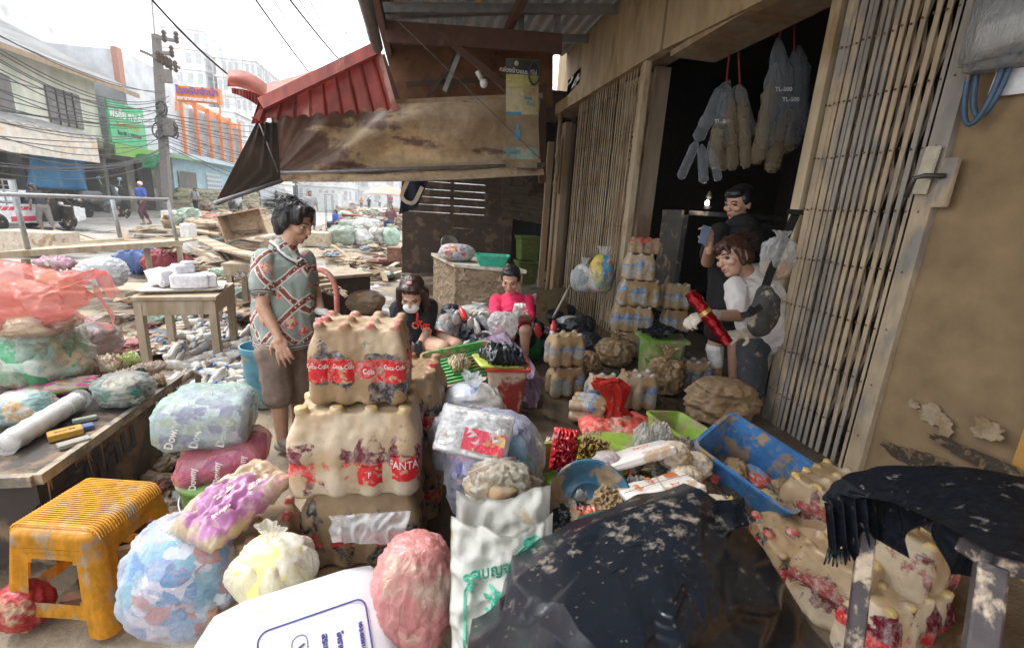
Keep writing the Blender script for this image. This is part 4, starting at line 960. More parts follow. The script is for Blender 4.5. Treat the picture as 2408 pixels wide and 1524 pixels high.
# lies with its long axis from lower left to upper right in the photo
a0 = PW(560, 1560, 1.10); a1 = PW(850, 1455, 1.22); ax = (a1-a0).normalized(); nrm = (EY-(a0+a1)/2).normalized(); nrm = (nrm-ax*nrm.dot(ax)).normalized(); nrm = (nrm+V((0, 0, .45))).normalized(); nrm = (nrm-ax*nrm.dot(ax)).normalized(); sd = nrm.cross(ax)
mc = Matrix((sd, nrm, ax)).transposed().to_4x4(); mc.translation = a0-ax*.10-nrm*.06-sd*.05; cano.matrix_world = mc
def rrframe(bm, hx, hy, r, wd, n=8):
    ps = []
    for q, (sx, sy) in enumerate(((1, 1), (-1, 1), (-1, -1), (1, -1))):
        for k in range(n+1): a = pi/2*(q+k/n); ps.append((sx*(hx-r)+r*cos(a), sy*(hy-r)+r*sin(a), sx*(hx-r)+(r-wd)*cos(a), sy*(hy-r)+(r-wd)*sin(a)))
    vo = [bm.verts.new((p[0], p[1], 0)) for p in ps]; vi = [bm.verts.new((p[2], p[3], 0)) for p in ps]
    for k in range(len(ps)): bm.faces.new((vo[k], vo[(k+1) % len(ps)], vi[(k+1) % len(ps)], vi[k]))
M_navy = mat((.03, .03, .22), .06, (.7, .65, .6), .5, 30, name="navy print")
pm = Matrix.Translation((0, .1415, .27)) @ Matrix.Rotation(-pi/2, 4, 'X')
def onc(o, x, z, rz=0): o.matrix_basis = Matrix.Translation((x, .1413, z)) @ Matrix(((-1, 0, 0), (0, 0, 1), (0, 1, 0))).to_4x4() @ Matrix.Rotation(rz, 4, 'Z'); return o
bm = bmesh.new(); rrframe(bm, .10, .125, .025, .004); onc(link("printed_frame", bm, M_navy, cano), -.02, .275)
for (s_, sz, x, z, fr_) in (("WATER", .026, -.02, .24, 1), ("สระบุรี จำกัด", .020, -.02, .295, 0), ("โคราช หมู่ 4", .018, -.02, .328, 0), ("90-2-03361-6-0001", .012, -.02, .378, 0)):
    onc(text(s_, sz, M_navy, cano, bold=.0006), x, z)
bm = bmesh.new(); rrframe(bm, .065, .018, .017, .002); onc(link("printed_frame", bm, M_navy, cano), -.02, .24)
# ---- pink bag
M_pinkbag = film((.78, .36, .35), .75, .35, (.74, .56, .46), .3, 7, "pink plastic film", .3)
M_pinkin = mat((.70, .30, .28), .45, (.68, .50, .38), .5, 9, .5, name="pink contents")
bag("plastic_bag", "pink plastic bag packed tight between the white can and the printed sack", "bag", 962, 1560, 185, 285, w=1.16, m=M_pinkbag, seed=5, inner=M_pinkin, knot=False, cr=.03, deep=.9)
# ---- white woven sack with green print
M_sack = mat((.78, .79, .75), .16, (.58, .46, .32), .5, 6, .35, name="white woven sack", var=.06, transl=.15)
M_gr = mat((.06, .42, .28), .1, (.5, .55, .45), .6, 20, name="green print")
sk = empty("printed_sack", PW(1160, 1560, 1.05), 0, "open white sack with green Thai print and scroll border", "sack")
c0, c1_, c2_, c3 = PW(1058, 1600, 1.0), PW(1290, 1600, 1.0), PW(1300, 1225, 1.12), PW(1060, 1230, 1.12)
bm = bmesh.new()
def skf(u, v):
    p = c0.lerp(c1_, u).lerp(c3.lerp(c2_, u), v); n = -FW
    top = v > .96
    p += n*(.05*sin(pi*u)+.022*(ridg((u*2, v*2.4, 0), 1.6, 4)-.5)+.01*(ridg((u*4, v*5, 1), 1.6, 9)-.5)); p.z += .035*max(0, v-.8)/.2*(abs(u-.62)*2.6-.4)*(1 if u > .3 else .5)
    return p
grid(bm, skf, 46, 60); bmesh.ops.solidify(bm, geom=list(bm.faces), thickness=.003); part("front_sheet", bm, M_sack, sk, True)
bm = bmesh.new(); grid(bm, lambda u, v: skf(u, v)+FW*(.10+.05*sin(pi*u))-V((0, 0, .02*sin(u*6)))+V((0, 0, .03)), 24, 30); bmesh.ops.solidify(bm, geom=list(bm.faces), thickness=.003); part("back_sheet", bm, M_sack, sk, True)
def onsack(o, u, v, rz=0, s=1):
    p = skf(u, v); x = (skf(min(1, u+.06), v)-skf(max(0, u-.06), v)).normalized(); y = (skf(u, v+.04)-skf(u, v-.04)).normalized()
    m = frame(p-FW*.012, x, y) @ Matrix.Rotation(rz, 4, 'Z'); o.parent = sk; o.matrix_basis = Matrix.Translation(-V(sk.location)) @ m; return o
def sackprint(bm, cu, cv, f, n=14, wd=.006):
    pts = [f(i/n) for i in range(n+1)]
    for (x0, y0), (x1, y1) in zip(pts, pts[1:]):
        a = skf(cu+x0, cv+y0)-FW*.009; b = skf(cu+x1, cv+y1)-FW*.009; bar(bm, a, b, wd, .002, up=FW)
bm = bmesh.new(); rr = random.Random(2)
sackprint(bm, .16, .60, lambda t: (0, -.36*t)); sackprint(bm, .16, .60, lambda t: (.08*t+.0, .04*sin(t*3))); sackprint(bm, .86, .86, lambda t: (-.0, -.2*t)); sackprint(bm, .86, .86, lambda t: (-.2*t, .03*sin(t*3)))
for (a, b, s_) in ((.18, .68, 1), (.26, .70, -1), (.22, .64, 1), (.80, .91, 1), (.86, .87, -1), (.74, .92, 1)):
    sackprint(bm, a, b, lambda t: (.05*(1-t)*cos(t*8)*s_, .028*(1-t)*sin(t*8)), 14)
for k in range(22):   # generic feathered ornament
    t0 = rr.random(); x0 = .30+.14*nz((k, 0, 0))+.14*t0; y0 = .22+.34*t0
    L = rr.uniform(.05, .13); an = rr.uniform(-.6, 1.4)
    sackprint(bm, x0, y0, lambda t: (L*t*cos(an+t*1.5), L*.7*t*sin(an+t*1.5)), 6, .007)
for k in range(7): sackprint(bm, .24+k*.05, .2+.01*(k % 2), lambda t: (.03*cos(t*6.3), .014*sin(t*6.3)), 8, .004)
part("green_print", bm, M_gr, sk)
for (s_, sz, u, v) in (("เบญจรงค์กิจ", .034, .62, .80), ("ขนาด", .022, .66, .62), ("ตราหงส์", .032, .42, .12), ("ในถุง", .022, .40, .06)): onsack(text(s_, sz, M_gr, None, bold=.0008), u, v)
# ---- white bag with yellow things, knotted
M_yelbag = film((.82, .80, .72), .60, .12, rough=.28, name="milky plastic film")
bag("plastic_bag", "knotted milky bag of yellow contents standing before the purple rice sack", "bag", 618, 1468, 186, 215, w=1.3, m=M_yelbag, seed=9, inner=cells([(.80, .70, .25), (.78, .74, .55), (.8, .78, .7), (.78, .72, .3)], 7, .1, name="yellow contents"), knot=True, folds=9, ears=.24, neck=.10, cr=.012)
# ---- blue/white bag of packets
M_clearblue = film((.66, .70, .80), .26, .08, rough=.16, name="bluish clear film")
bag("plastic_bag", "large clear bag full of blue and white sachets beside the yellow stool", "bag", 380, 1545, 265, 300, w=1.42, m=M_clearblue, seed=12, inner=cells([(.25, .50, .72), (.72, .78, .84), (.10, .28, .55), (.75, .72, .80), (.35, .50, .72), (.6, .25, .2), (.20, .50, .62)], 18, .06, (.6, .55, .5), name="blue sachets"), knot=False, cr=.03, deep=.8, rz=.2, tilt=(0, .12))
# ---- rice sack over cola packs
pack("bottle_pack", "torn cola pack lying under the purple rice sack", PW(610, 1535, 1.62), radians(15), 3, 3, .10, .33, M_cola2, 31)
pack("bottle_pack", "cola pack with holes in its wrap directly beneath the purple rice sack", PW(618, 1385, 1.64), radians(10), 3, 3, .095, .30, M_cola2, 32)
def flatmat(cols, sc, name, mud=.3, mc=MUD_D, rough=.4): return cells(cols, sc, mud, mc, rough, name)
M_rice = cells([(.42, .16, .36), (.50, .25, .44), (.62, .48, .42), (.45, .2, .40), (.60, .5, .45), (.36, .14, .30)], 9, .5, (.47, .37, .25), .4, "purple rice sack print")
rs = link("rice_sack", pillowbm(.33, .21, .10, 3, .012, bend=-.02), M_rice, None, True); tag(rs, "purple printed rice sack caked with mud draped over cola packs", "sack")
u_ = (PW(650, 1110, 1.75)-PW(470, 1250, 1.5)); v_ = (PW(520, 1140, 1.72)-PW(570, 1270, 1.5))
mm = frame(PW(556, 1185, 1.50)+V((0, 0, .02)), u_, v_); rs.matrix_world = mm
for (s_, dx, dy, sz) in (("อบล", .04, -.055, .03), ("ข้าวหอม", -.08, -.06, .018)): text(s_, sz, mat((.75, .72, .55), .1), rs, (dx, dy, .052), bold=.0006)
# stacked pale emblem lines on the sack
bm = bmesh.new()
for k in range(7): box(bm, (-.02+.004*k, -.005+.012*k, .053-.0006*k*k*.3), (.09-.009*abs(k-2), .008, .003))
link("printed_emblem", bm, mat((.70, .66, .52), .12, name="pale print"), rs)
# ---- softener packs on a bucket
M_lil = cells([(.28, .17, .42), (.42, .30, .55), (.66, .64, .72), (.24, .14, .36), (.60, .55, .42), (.7, .7, .75)], 20, .04, name="purple softener packs", stretch=(1, 1, 1.3))
M_mag = cells([(.45, .08, .22), (.30, .10, .32), (.60, .50, .55), (.55, .12, .25), (.5, .3, .35)], 20, .08, name="magenta softener packs")
def softbox(loc, rz, sx, sy, sz, m, fm, label, tilt=0):
    o = empty("softener_pack", loc, rz, label, "softener pack"); o.rotation_euler = (0, tilt, rz)
    bm = bmesh.new(); loft_rr(bm, [(sx/2-.02, sy/2-.02, 0, .02), (sx/2, sy/2, .02, .03), (sx/2, sy/2, sz-.03, .03), (sx/2-.03, sy/2-.03, sz, .03)], 5)
    bmesh.ops.subdivide_edges(bm, edges=bm.edges, cuts=2, use_grid_fill=True); crumple(bm, .006, 9, 4); a = link("sachet_block", bm, m, o, True)
    bm = bmesh.new(); loft_rr(bm, [(sx/2-.01, sy/2-.01, -.004, .03), (sx/2+.014, sy/2+.014, .03, .04), (sx/2+.016, sy/2+.016, sz-.03, .05), (sx/2-.01, sy/2-.01, sz+.02, .04), (.03, .03, sz+.028, .02)], 6)
    bmesh.ops.subdivide_edges(bm, edges=bm.edges, cuts=3, use_grid_fill=True); crumple(bm, .012, 8, 7); link("film_wrap", bm, fm, o, True)
    return o
FG = film((.50, .68, .62), .42, .10, rough=.2, name="greenish film"); FP = film((.70, .22, .26), .40, .12, rough=.2, name="pink film")
so1 = softbox(PW(478, 1120, 1.9)+V((-.02, .14, .12)), radians(8), .31, .27, .17, M_lil, FG, "green filmed block of purple softener sachets on top of the bucket", .06)
so2 = softbox(PW(505, 1135, 1.86)+V((.0, .14, .0)), radians(10), .31, .25, .09, M_mag, FP, "pink filmed pack of magenta softener sachets under the green one", -.16)
for i, x in enumerate((-.13, -.03, .08)):
    text("Downy", .042, M_lab, so1, (x*.85+.02, -.148, .075), (pi/2, radians(-75), 0), bold=.001)
    text("Downy", .034, M_lab, so2, (x*.85+.02, -.142, .045), (pi/2, radians(-75), 0), bold=.001)
M_gbuck = mat((.16, .33, .07), .5, (.30, .26, .18), .35, 6, .2, name="green bucket under mud")
bk_ = empty("green_bucket", PW(490, 1225, 1.88)+V((0, .14, 0)), 0, "muddy green bucket with wire handle under the softener packs", "bucket"); bk_.location.z = 0
hB = so2.location.z-.02
bm = bmesh.new(); lathe(bm, [(.12, 0), (.135, hB*.5), (.15, hB-.03), (.16, hB-.025), (.16, hB)], 28); part("body", bm, M_gbuck, bk_, True); 
bm = bmesh.new(); tube(bm, [V((.155*cos(a), .155*sin(a), hB-.10-.04*sin(a*1.0+pi)))for a in [pi+i*pi/14 for i in range(15)]], .006, 6)
hb = link("handle", bm, M_gal, bk_, True)
bk_.children[0].matrix_parent_inverse = Matrix.Identity(4)
# ---- clear bag with bluish packets, ice-stick pack on top
M_purp = cells([(.10, .09, .26), (.16, .15, .38), (.42, .42, .6), (.04, .04, .10), (.12, .20, .42), (.45, .2, .3), (.08, .28, .42), (.06, .05, .16)], 11, .03, (.3, .28, .3), name="blue violet packets")
bag("plastic_bag", "big knotted clear bag of violet and blue packets behind the printed sack", "bag", 1150, 1260, 236, 270, w=1.62, m=film((.68, .68, .78), .20, .06, rough=.15, name="violet clear film"), seed=17, inner=M_purp, knot=False, cr=.03, lump=.08)
ic = link("straw_pack", pillowbm(.25, .16, .05, 8, .004), film((.82, .83, .84), .75, .06, name="ribbed clear pack"), None, True); tag(ic, "clear pack of white straws with a red food label on the violet bag", "straw pack")
ic.matrix_world = frame(PW(1115, 1020, 1.52), PW(1180, 1035, 1.50)-PW(1050, 1005, 1.52), V((0, .6, 1)))
bm = bmesh.new()
for k in range(9): tube(bm, [(-.11, -.065+k*.016, .0), (.11, -.065+k*.016, .0)], .0085, 6)
link("straws", bm, mat((.75, .76, .77), .03), ic, True).location = (0, 0, .008)
bm = bmesh.new(); grid(bm, lambda u, v: V((-.03+u*.14, -.055+v*.07, .0285-.004*((u-.4)**2))), 6, 4); link("food_label", bm, cells([(.50, .03, .06), (.55, .30, .1), (.35, .40, .12), (.5, .04, .08), (.6, .02, .05)], 28, .02, name="food label"), ic, True)
bag("plastic_bag", "crumpled empty clear bag slumped in front of the violet bag", "bag", 1168, 1240, 150, 140, w=1.42, m=film((.70, .69, .64), .40, .22, rough=.2, name="grey clear film"), seed=23, knot=False, cr=.10, lump=.3, inner=mat((.25, .20, .12), .4, name="debris in bag"))
bag("plastic_bag", "white carrier bag standing between the bottle tower and the red bin", "bag", 1100, 1040, 155, 150, w=2.0, m=M_white_film, seed=27, knot=True, cr=.05, lump=.2, ears=.3, folds=7, inner=cells([(.7, .7, .72), (.55, .60, .68), (.6, .58, .55), (.2, .3, .5)], 8, .1, name="mixed rubbish"))
bag("plastic_bag", "small white bag with blue print squeezed against the bottle tower", "bag", 1050, 1120, 90, 150, w=1.85, m=M_white_film, seed=29, knot=False, cr=.05, inner=cells([(.65, .66, .72), (.2, .3, .6), (.7, .7, .72)], 9, .05, name="blue print packets"))
# ---- black plastic covered heap in front
bh = empty("black_plastic_heap", PW(1500, 1500, 1.1), 0, "large heap under dusty black plastic in front of the shop", "plastic sheet")
bm = bmesh.new()
outl = [(1110, 1640, .78), (1095, 1540, .80), (1178, 1450, .86), (1205, 1360, .91), (1300, 1295, .96), (1420, 1235, 1.0), (1560, 1180, 1.05), (1650, 1150, 1.08), (1730, 1210, 1.05), (1795, 1290, 1.02), (1850, 1380, 1.0), (1905, 1470, .98), (1990, 1570, .94), (2060, 1660, .9)]
NU_ = len(outl)-1
def oc(u):
    k = min(NU_-1, int(u*NU_)); t = u*NU_-k; t = t*t*(3-2*t)*.5+t*.5; a, b = outl[k], outl[k+1]
    return (a[0]+(b[0]-a[0])*t, a[1]+(b[1]-a[1])*t, a[2]+(b[2]-a[2])*t)
bc_ = (1540, 1640, .62)
def hpf(u, v):
    x, y, w_ = oc(u); f = v; X = x+(bc_[0]-x)*f; Y = y+(bc_[1]-y)*f; W = w_+(bc_[2]-w_)*(f**1.15)-.10*sin(pi*f)*(.9)
    p = PW(X, Y, W); a = X/240.; b = (Y+X*.3)/240.
    fr_ = min(1, f*6+.25)
    p -= FW*(fr_*(.05*(ridg((a*.8+b*.3, b*.45, 0), .9, 3)-.5)+.075*(tri(a*1.0-b*.55+nz((a, b, 0), .9)*1.3)-.5)*(.5+nz((a, b, 5), .8))+.045*(tri(a*1.3+b*1.1+nz((a, b, 3), .8)*1.6)-.5)*(.5+nz((a, b, 9), 1.1))+.015*(tri(a*4-b*3+nz((a, b, 3), 2)*2)-.5)*(.4+nz((a, b, 7), 2))))
    return p
grid(bm, hpf, 150, 90)
def hpb(u, v):
    x, y, w_ = oc(u); p = PW(x, y, w_)
    if v == 0: return hpf(u, 0)
    q = p+V((FW.x, FW.y, 0))*(.10+.16*v)-V((0, 0, .62*v)); return q+FW*(.03*(ridg((u*9, v*2, 0), 1.2)-.5))
grid(bm, hpb, 150, 12); bmesh.ops.remove_doubles(bm, verts=bm.verts, dist=1e-4); part("sheet", bm, M_blackp2, bh, True)
# flap edge peeled up along the crest
bm = bmesh.new()
def flap(u, v):
    X = 1175+(1745-1175)*u; Y = 1405-(1405-1165)*(u**.8)+v*(70+30*sin(u*pi)); w_ = .93+.15*u-.06*v
    p = PW(X, Y, w_-.015); p -= FW*(.03*sin(pi*v)+.025*(ridg((u*6, v*1.2, 3), 1.5, 2)-.5)+.01*(ridg((u*14, v*2, 3), 1.5, 6)-.5)); return p
grid(bm, flap, 90, 14); bmesh.ops.solidify(bm, geom=list(bm.faces), thickness=.0015); part("folded_flap", bm, M_blackp2, bh, True)
# ---- steel frame with black plastic draped, right foreground
M_fr = mat((.07, .058, .062), .42, (.50, .41, .31), .45, 11, .4, metal=.05, name="muddy steel tube", bd=.004)
sf_ = empty("steel_table_frame", PW(2150, 1524, 1.1), 0, "muddy square tube steel frame standing beneath black plastic", "steel frame")
pA, pB = PW(2045, 1165, 1.22), PW(2335, 1318, .86); pC = PW(2470, 1345, .84)
for (a, b, wd) in ((pA+V((0, 0, .03)), PW(1995, 1640, 1.06), .035), (PW(2110, 1178, 1.18), pB, .035), (pB, pC, .035), (pB-V((0, 0, .01)), PW(2290, 1640, .80), .042)):
    bm = bmesh.new(); bar(bm, a, b, wd, wd); bmesh.ops.bevel(bm, geom=list(bm.edges), offset=.004, segments=1, affect='EDGES'); part("leg" if abs(a.z-b.z) > .3 else "rail", bm, M_fr, sf_)
bd_ = empty("draped_black_plastic", PW(2200, 1200, 1.0), 0, "folded black plastic sheet draped over the steel frame", "plastic sheet")
top = [(1935, 1175, 1.25), (1975, 1120, 1.24), (2050, 1092, 1.22), (2200, 1090, 1.12), (2330, 1105, 1.04), (2480, 1130, .98)]
low = [(1950, 1185, 1.20), (2010, 1160, 1.17), (2110, 1185, 1.06), (2235, 1240, .92), (2330, 1300, .82), (2480, 1325, .78)]
def crv(L, u):
    k = min(len(L)-2, int(u*(len(L)-1))); t = u*(len(L)-1)-k; a, b = L[k], L[k+1]; return tuple(a[i]+(b[i]-a[i])*t for i in range(3))
def drp(u, v):
    a, b = crv(top, u), crv(low, u); X, Y, W = [a[i]+(b[i]-a[i])*v for i in range(3)]
    p = PW(X, Y, W); p -= FW*(.035*sin(pi*v)+.035*(ridg((u*2.2, v*1.0+u*1.5, 0), 1.2, 5)-.5)+.015*(ridg((u*5, v*1.6+u*3, 0), 1.2, 9)-.5)); return p
bm = bmesh.new(); grid(bm, drp, 90, 40); bmesh.ops.solidify(bm, geom=list(bm.faces), thickness=.002); part("sheet", bm, M_blackp, bd_, True)
bm = bmesh.new()
def fallL(u, v):
    X = 1938+(2045-1938)*u; Y = 1180-30*u+v*(135-50*abs(u-.4)*1.5+ (24*sin(u*40)*v)); p = PW(X+10*v, Y, 1.19-.04*u); p -= FW*(.02*sin(u*26)); return p
grid(bm, fallL, 40, 16); bmesh.ops.solidify(bm, geom=list(bm.faces), thickness=.0015)
for k in range(7):
    x = 1942+k*7; tube(bm, [PW(x+10, 1290, 1.18), PW(x-4+k*3, 1318+rnd.uniform(0, 16), 1.17)], .004, 5, rs=[.005, .002])
part("tattered_end", bm, M_blackp, bd_, True)
bm = bmesh.new(); q = [(2010, 1240, 1.2), (2185, 1340, 1.02), (2235, 1240, .96), (2060, 1150, 1.2)]
def und(u, v):
    a = PW(*q[0]).lerp(PW(*q[1]), u); b = PW(*q[3]).lerp(PW(*q[2]), u); return a.lerp(b, v)+FW*(.06+.02*sin(u*12+v*5))
grid(bm, und, 30, 14); bmesh.ops.solidify(bm, geom=list(bm.faces), thickness=.0015); part("hanging_fold", bm, M_blackp, bd_, True)
bm = bmesh.new()
def und2(u, v):
    a = PW(2245, 1250, .93).lerp(PW(2480, 1320, .80), u); b = PW(2240, 1378-30*u, .93).lerp(PW(2480, 1330, .80), u); a = PW(2225+250*u, 1245+80*u, .93-.12*u); b = PW(2262+215*u, 1380-22*u, .93-.12*u); return a.lerp(b, v)+FW*(.03+.012*sin(u*14+v*6))
grid(bm, und2, 30, 12); bmesh.ops.solidify(bm, geom=list(bm.faces), thickness=.0015); part("hanging_fold", bm, M_blackp, bd_, True)
# ---- red soda packs under/behind the frame
M_fan2 = packmat(.30, (.66, .46, .12), (.30, .07, .06), .38, .54, (.12, .03, .03), .35, (.50, .40, .28), (.34, .24, .14), name="yellow capped soda wrap")
def pk2(label, px, py, w, rz, nx, ny, d, h, m, seed, tilt=(0, 0), **kw):
    return pack("bottle_pack", label, PW(px, py, w), rz, nx, ny, d, h, m, seed, tilt, **kw)
k1 = pk2("pack of red soda bottles with yellow caps below the blue bin", 1930, 1235, 1.78, radians(20), 4, 3, .078, .22, M_fan2, 41, vox=.0065)
k2 = pk2("torn pack of red soda bottles with yellow caps left of the steel post", 1965, 1425, 1.45, radians(22), 4, 3, .074, .24, M_fan2, 42, vox=.0065)
k3 = pk2("soda pack right of the steel post under the black plastic", 2115, 1410, 1.36, radians(12), 3, 2, .075, .22, M_fan2, 43, (0, .25))
k4 = pk2("brown caked soda pack lying behind the black heap", 1850, 1330, 1.75, radians(-10), 3, 3, .09, .2, M_cola2, 44, (.2, -.2))
k5 = pk2("lowest pale muddy soda pack below the steel post", 2080, 1530, 1.33, radians(8), 4, 2, .078, .22, M_fan, 45)
for kk in (k2,): lettered(kk, .074, 4, 3, .24, 0, "FANTA", .024, .5, M_lab, M_redp, (.38, .62)); lettered(kk, .074, 4, 3, .24, 1, "FANTA", .024, .45, M_lab, M_redp, (.34, .58))
bm = bmesh.new(); q = [PW(2090, 1600, 1.25), PW(2330, 1600, 1.05), PW(2330, 1330, 1.40), PW(2150, 1300, 1.55)]; quadgrid(bm, *q, 20, 20, lambda u, v: .01*nz((u*3, v*3, 0)), .01)
tag(link("cardboard_sheet", bm, mat((.40, .32, .22), .3, (.25, .16, .07), .8, 4.5, .2, name="water stained board"), None, True), "water stained beige board leaning behind the steel frame", "board")
# ================================================================ PEOPLE
M_skin = mat((.52, .30, .20), 0, rough=.5, sc=12, bump=.08, var=.06, name="skin")
M_skin2 = mat((.56, .34, .24), 0, rough=.5, sc=12, bump=.08, var=.05, name="fair skin")
M_skin3 = mat((.30, .17, .11), 0, rough=.5, sc=12, bump=.08, var=.05, name="tanned skin")
def hairmat(c, name="hair"):
    t = NT(name); co = t.coord(True, (1, 1, .12)); n = t.noise(co, 60, 3, .6, .6)
    return t.bsdf(t.mix(t.ramp(n, .3, .7), tuple(x*.4 for x in c), tuple(x*1.8 for x in c)), .38, 0., n, .7, .006)
M_hairb = hairmat((.012, .011, .013)); M_hairr = hairmat((.055, .02, .012)); M_hairbr = hairmat((.035, .016, .012))
M_eye = mat((.02, .012, .01), 0, rough=.15, name="eye"); M_brow = mat((.03, .02, .015), 0, name="brow"); M_lip = mat((.42, .13, .11), 0, rough=.4, name="lip"); M_eyew = mat((.7, .66, .62), 0, rough=.3, name="eye white")
def bodymesh(parts, vox, smooth=4):
    bm = bmesh.new()
    for p in parts:
        if p[0] == 'c': cap(bm, p[1], p[2], p[3], p[4])
        else: ell(bm, p[1], p[2], p[3] if len(p) > 3 else None, 3)
    return remesh(bm, vox, smooth)
def headframe(c, fwd, up=V((0, 0, 1))):
    f = V(fwd).normalized(); r = f.cross(V(up)).normalized(); u = r.cross(f)
    return Matrix((r, f, u)).transposed(), V(c)     # x right(of person), y forward, z up
def headparts(R, c, s=1, ears=True):
    P_ = lambda x, y, z: c+R @ V((x*s, y*s, z*s))
    E_ = lambda x, y, z, a, b, d, rx=0: ('e', P_(x, y, z), (a*s, b*s, d*s), R @ rotm(rx))
    L = [E_(0, -.012, .045, .075, .093, .082), E_(0, .022, .0, .064, .068, .088), E_(0, .030, -.05, .050, .052, .052), E_(0, .062, -.078, .024, .022, .020),
         E_(0, .082, .030, .046, .018, .012), ('c', P_(0, .088, .022), P_(0, .103, -.012), .009*s, .012*s), E_(0, .104, -.016, .017, .012, .010),
         E_(.038, .062, -.012, .026, .026, .022), E_(-.038, .062, -.012, .026, .026, .022), E_(0, .080, -.045, .026, .018, .020)]
    if ears: L += [E_(.076, -.005, .0, .010, .020, .032), E_(-.076, -.005, .0, .010, .020, .032)]
    return L, P_
def face(parent, R, c, s=1, smile=0, closed=False, mouth=True):
    P_ = lambda x, y, z: c+R @ V((x*s, y*s, z*s))
    for sx in (1, -1):
        bm = bmesh.new(); ell(bm, P_(sx*.031, .076, .012), (.015*s, .010*s, .0065*s), R, 2); e = part("eye", bm, M_eyew if not closed else M_brow, parent, True)
        if not closed:
            bm = bmesh.new(); ell(bm, P_(sx*.031, .0835, .012), (.006*s, .004*s, .006*s), R, 2); i = part("iris", bm, M_eye, parent, True)
        bm = bmesh.new(); tube(bm, [P_(sx*.016, .0845, .018), P_(sx*.031, .0875, .0205), P_(sx*.046, .079, .017)], .0022*s, 5); part("eyelid", bm, M_brow, parent, True)
        bm = bmesh.new(); tube(bm, [P_(sx*.014, .095, .034), P_(sx*.032, .094, .040), P_(sx*.052, .078, .035)], .003*s, 5, rs=[.0035*s, .0035*s, .0015*s]); part("eyebrow", bm, M_brow, parent, True)
    if mouth:
        bm = bmesh.new(); k = smile
        tube(bm, [P_(-.024, .083, -.044+k), P_(-.010, .095, -.044), P_(0, .097, -.045), P_(.010, .095, -.044), P_(.024, .083, -.044+k)], .004*s, 6, rs=[.0015*s, .0045*s, .005*s, .0045*s, .0015*s])
        tube(bm, [P_(-.018, .086, -.049+k*.5), P_(0, .096, -.053), P_(.018, .086, -.049+k*.5)], .004*s, 6, rs=[.0015*s, .005*s, .0015*s]); part("mouth", bm, M_lip, parent, True)
def hairmesh(parts, vox=.007, amp=.006, seed=0, sm=3, cut=None):
    bm = bodymesh(parts, vox, sm)
    displace(bm, lambda p: amp*.6*(ridg((p.x, p.y, p.z*.15), 42, seed)-.5)+amp*.25*nz(p, 20, seed))
    return bm
def hand(wrist, d, palm_n, s=1, curl=.6, spread=.12, thumb=1, grip=False):
    """palm and five fingers; d = direction of the hand, palm_n = palm normal (fingers curl towards it)"""
    d = V(d).normalized(); n = V(palm_n); n = (n-d*n.dot(d)).normalized(); t = d.cross(n)*thumb; L = []
    w_ = V(wrist); pc = w_+d*.048*s
    L.append(('e', pc, (.040*s, .014*s, .050*s), Matrix((t, n, d)).transposed()))
    L.append(('c', w_-d*.02*s, w_+d*.03*s, .024*s, .026*s))
    for i, (off, ln) in enumerate(((.030, .072), (.010, .082), (-.010, .076), (-.029, .058))):
        b = w_+d*.088*s+t*off*s; dd = (d+t*(off/.03)*spread).normalized(); q = b; a = curl*(.8+.08*i)
        for k, (fl_, r0, r1) in enumerate(((.44, .0095, .0088), (.31, .0088, .008), (.25, .008, .0068))):
            ang = a*(k+.6); v = dd*cos(ang)+n*sin(ang); e = q+v*ln*fl_*s*1.15; L.append(('c', q, e, r0*s, r1*s)); q = e
    b = w_+d*.03*s+t*.034*s; v1 = (d*.72+t*.6+n*.3).normalized(); e = b+v1*.038*s; L.append(('c', b, e, .012*s, .010*s)); v2 = (d*.9+t*.15+n*(.3+curl*.5)).normalized(); L.append(('c', e, e+v2*.032*s, .010*s, .008*s))
    return L
def folds(bm, amp=.008, sc=5, seed=0, stretch=.6, bias=0):
    displace(bm, lambda p: amp*(ridg((p.x, p.y, p.z*stretch), sc, seed)-.5)+amp*.6*(ridg((p.x, p.y, p.z), sc*2.2, seed+2)-.5)+bias)
def local(pts, base): return pts
def shirtmat(base, pal=None, name="shirt", sc=12):
    return mat(base, 0, rough=.85, sc=sc, bump=.1, var=.05, name=name)
# ---- standing woman (profile to the right), flowered blouse
W0 = G(672, 1052, 0)+V((0.05, .06, 0))
def wl(px, py, w_): return PW(px, py, w_)
wd = 3.02
def Q(px, py, dw=0): return PW(px, py, wd+dw)
lady = empty("person", (W0.x, W0.y, 0), 0, "woman with short black hair and flowered grey green blouse standing by the tower of packs", "person")
hc = Q(692, 527); hf = (V((RT.x, RT.y, 0))*1.0+V((-FW.x, -FW.y, 0))*.18+V((0, 0, -.36))).normalized()
Rh, hcV = headframe(hc, hf, V((0, 0, 1))); hp, HP = headparts(Rh, hc, 1.12)
LA, RA = Q(596, 650, -.14), Q(735, 640, .16)      # near shoulder side, far shoulder
sh_n, sh_f = Q(622, 612, -.13), Q(718, 612, .15)
el_n, el_f = Q(618, 722, -.20), Q(742, 690, .20)
wr_n, wr_f = Q(652, 786, -.22), Q(755, 733, .02)
hip_n, hip_f = Q(640, 830, -.08), Q(700, 830, .08)
kn_n, kn_f = Q(655, 930, -.06), Q(702, 925, .08)
an_n, an_f = Q(664, 1030, -.02), Q(700, 1010, .12)
sk_ = hp+[('c', Q(672, 590), Q(690, 545), .060, .052), ('c', sh_n, el_n, .050, .042), ('c', el_n, wr_n, .042, .028), ('c', sh_f, el_f, .048, .040), ('c', el_f, wr_f, .038, .027),
    ('e', Q(668, 690), (.13, .12, .2)), ('c', kn_n, an_n, .062, .036), ('c', kn_n+(kn_n-an_n)*.3, kn_n, .075, .062), ('c', kn_f+(kn_f-an_f)*.3, kn_f, .075, .060), ('c', kn_f, an_f, .060, .036)]
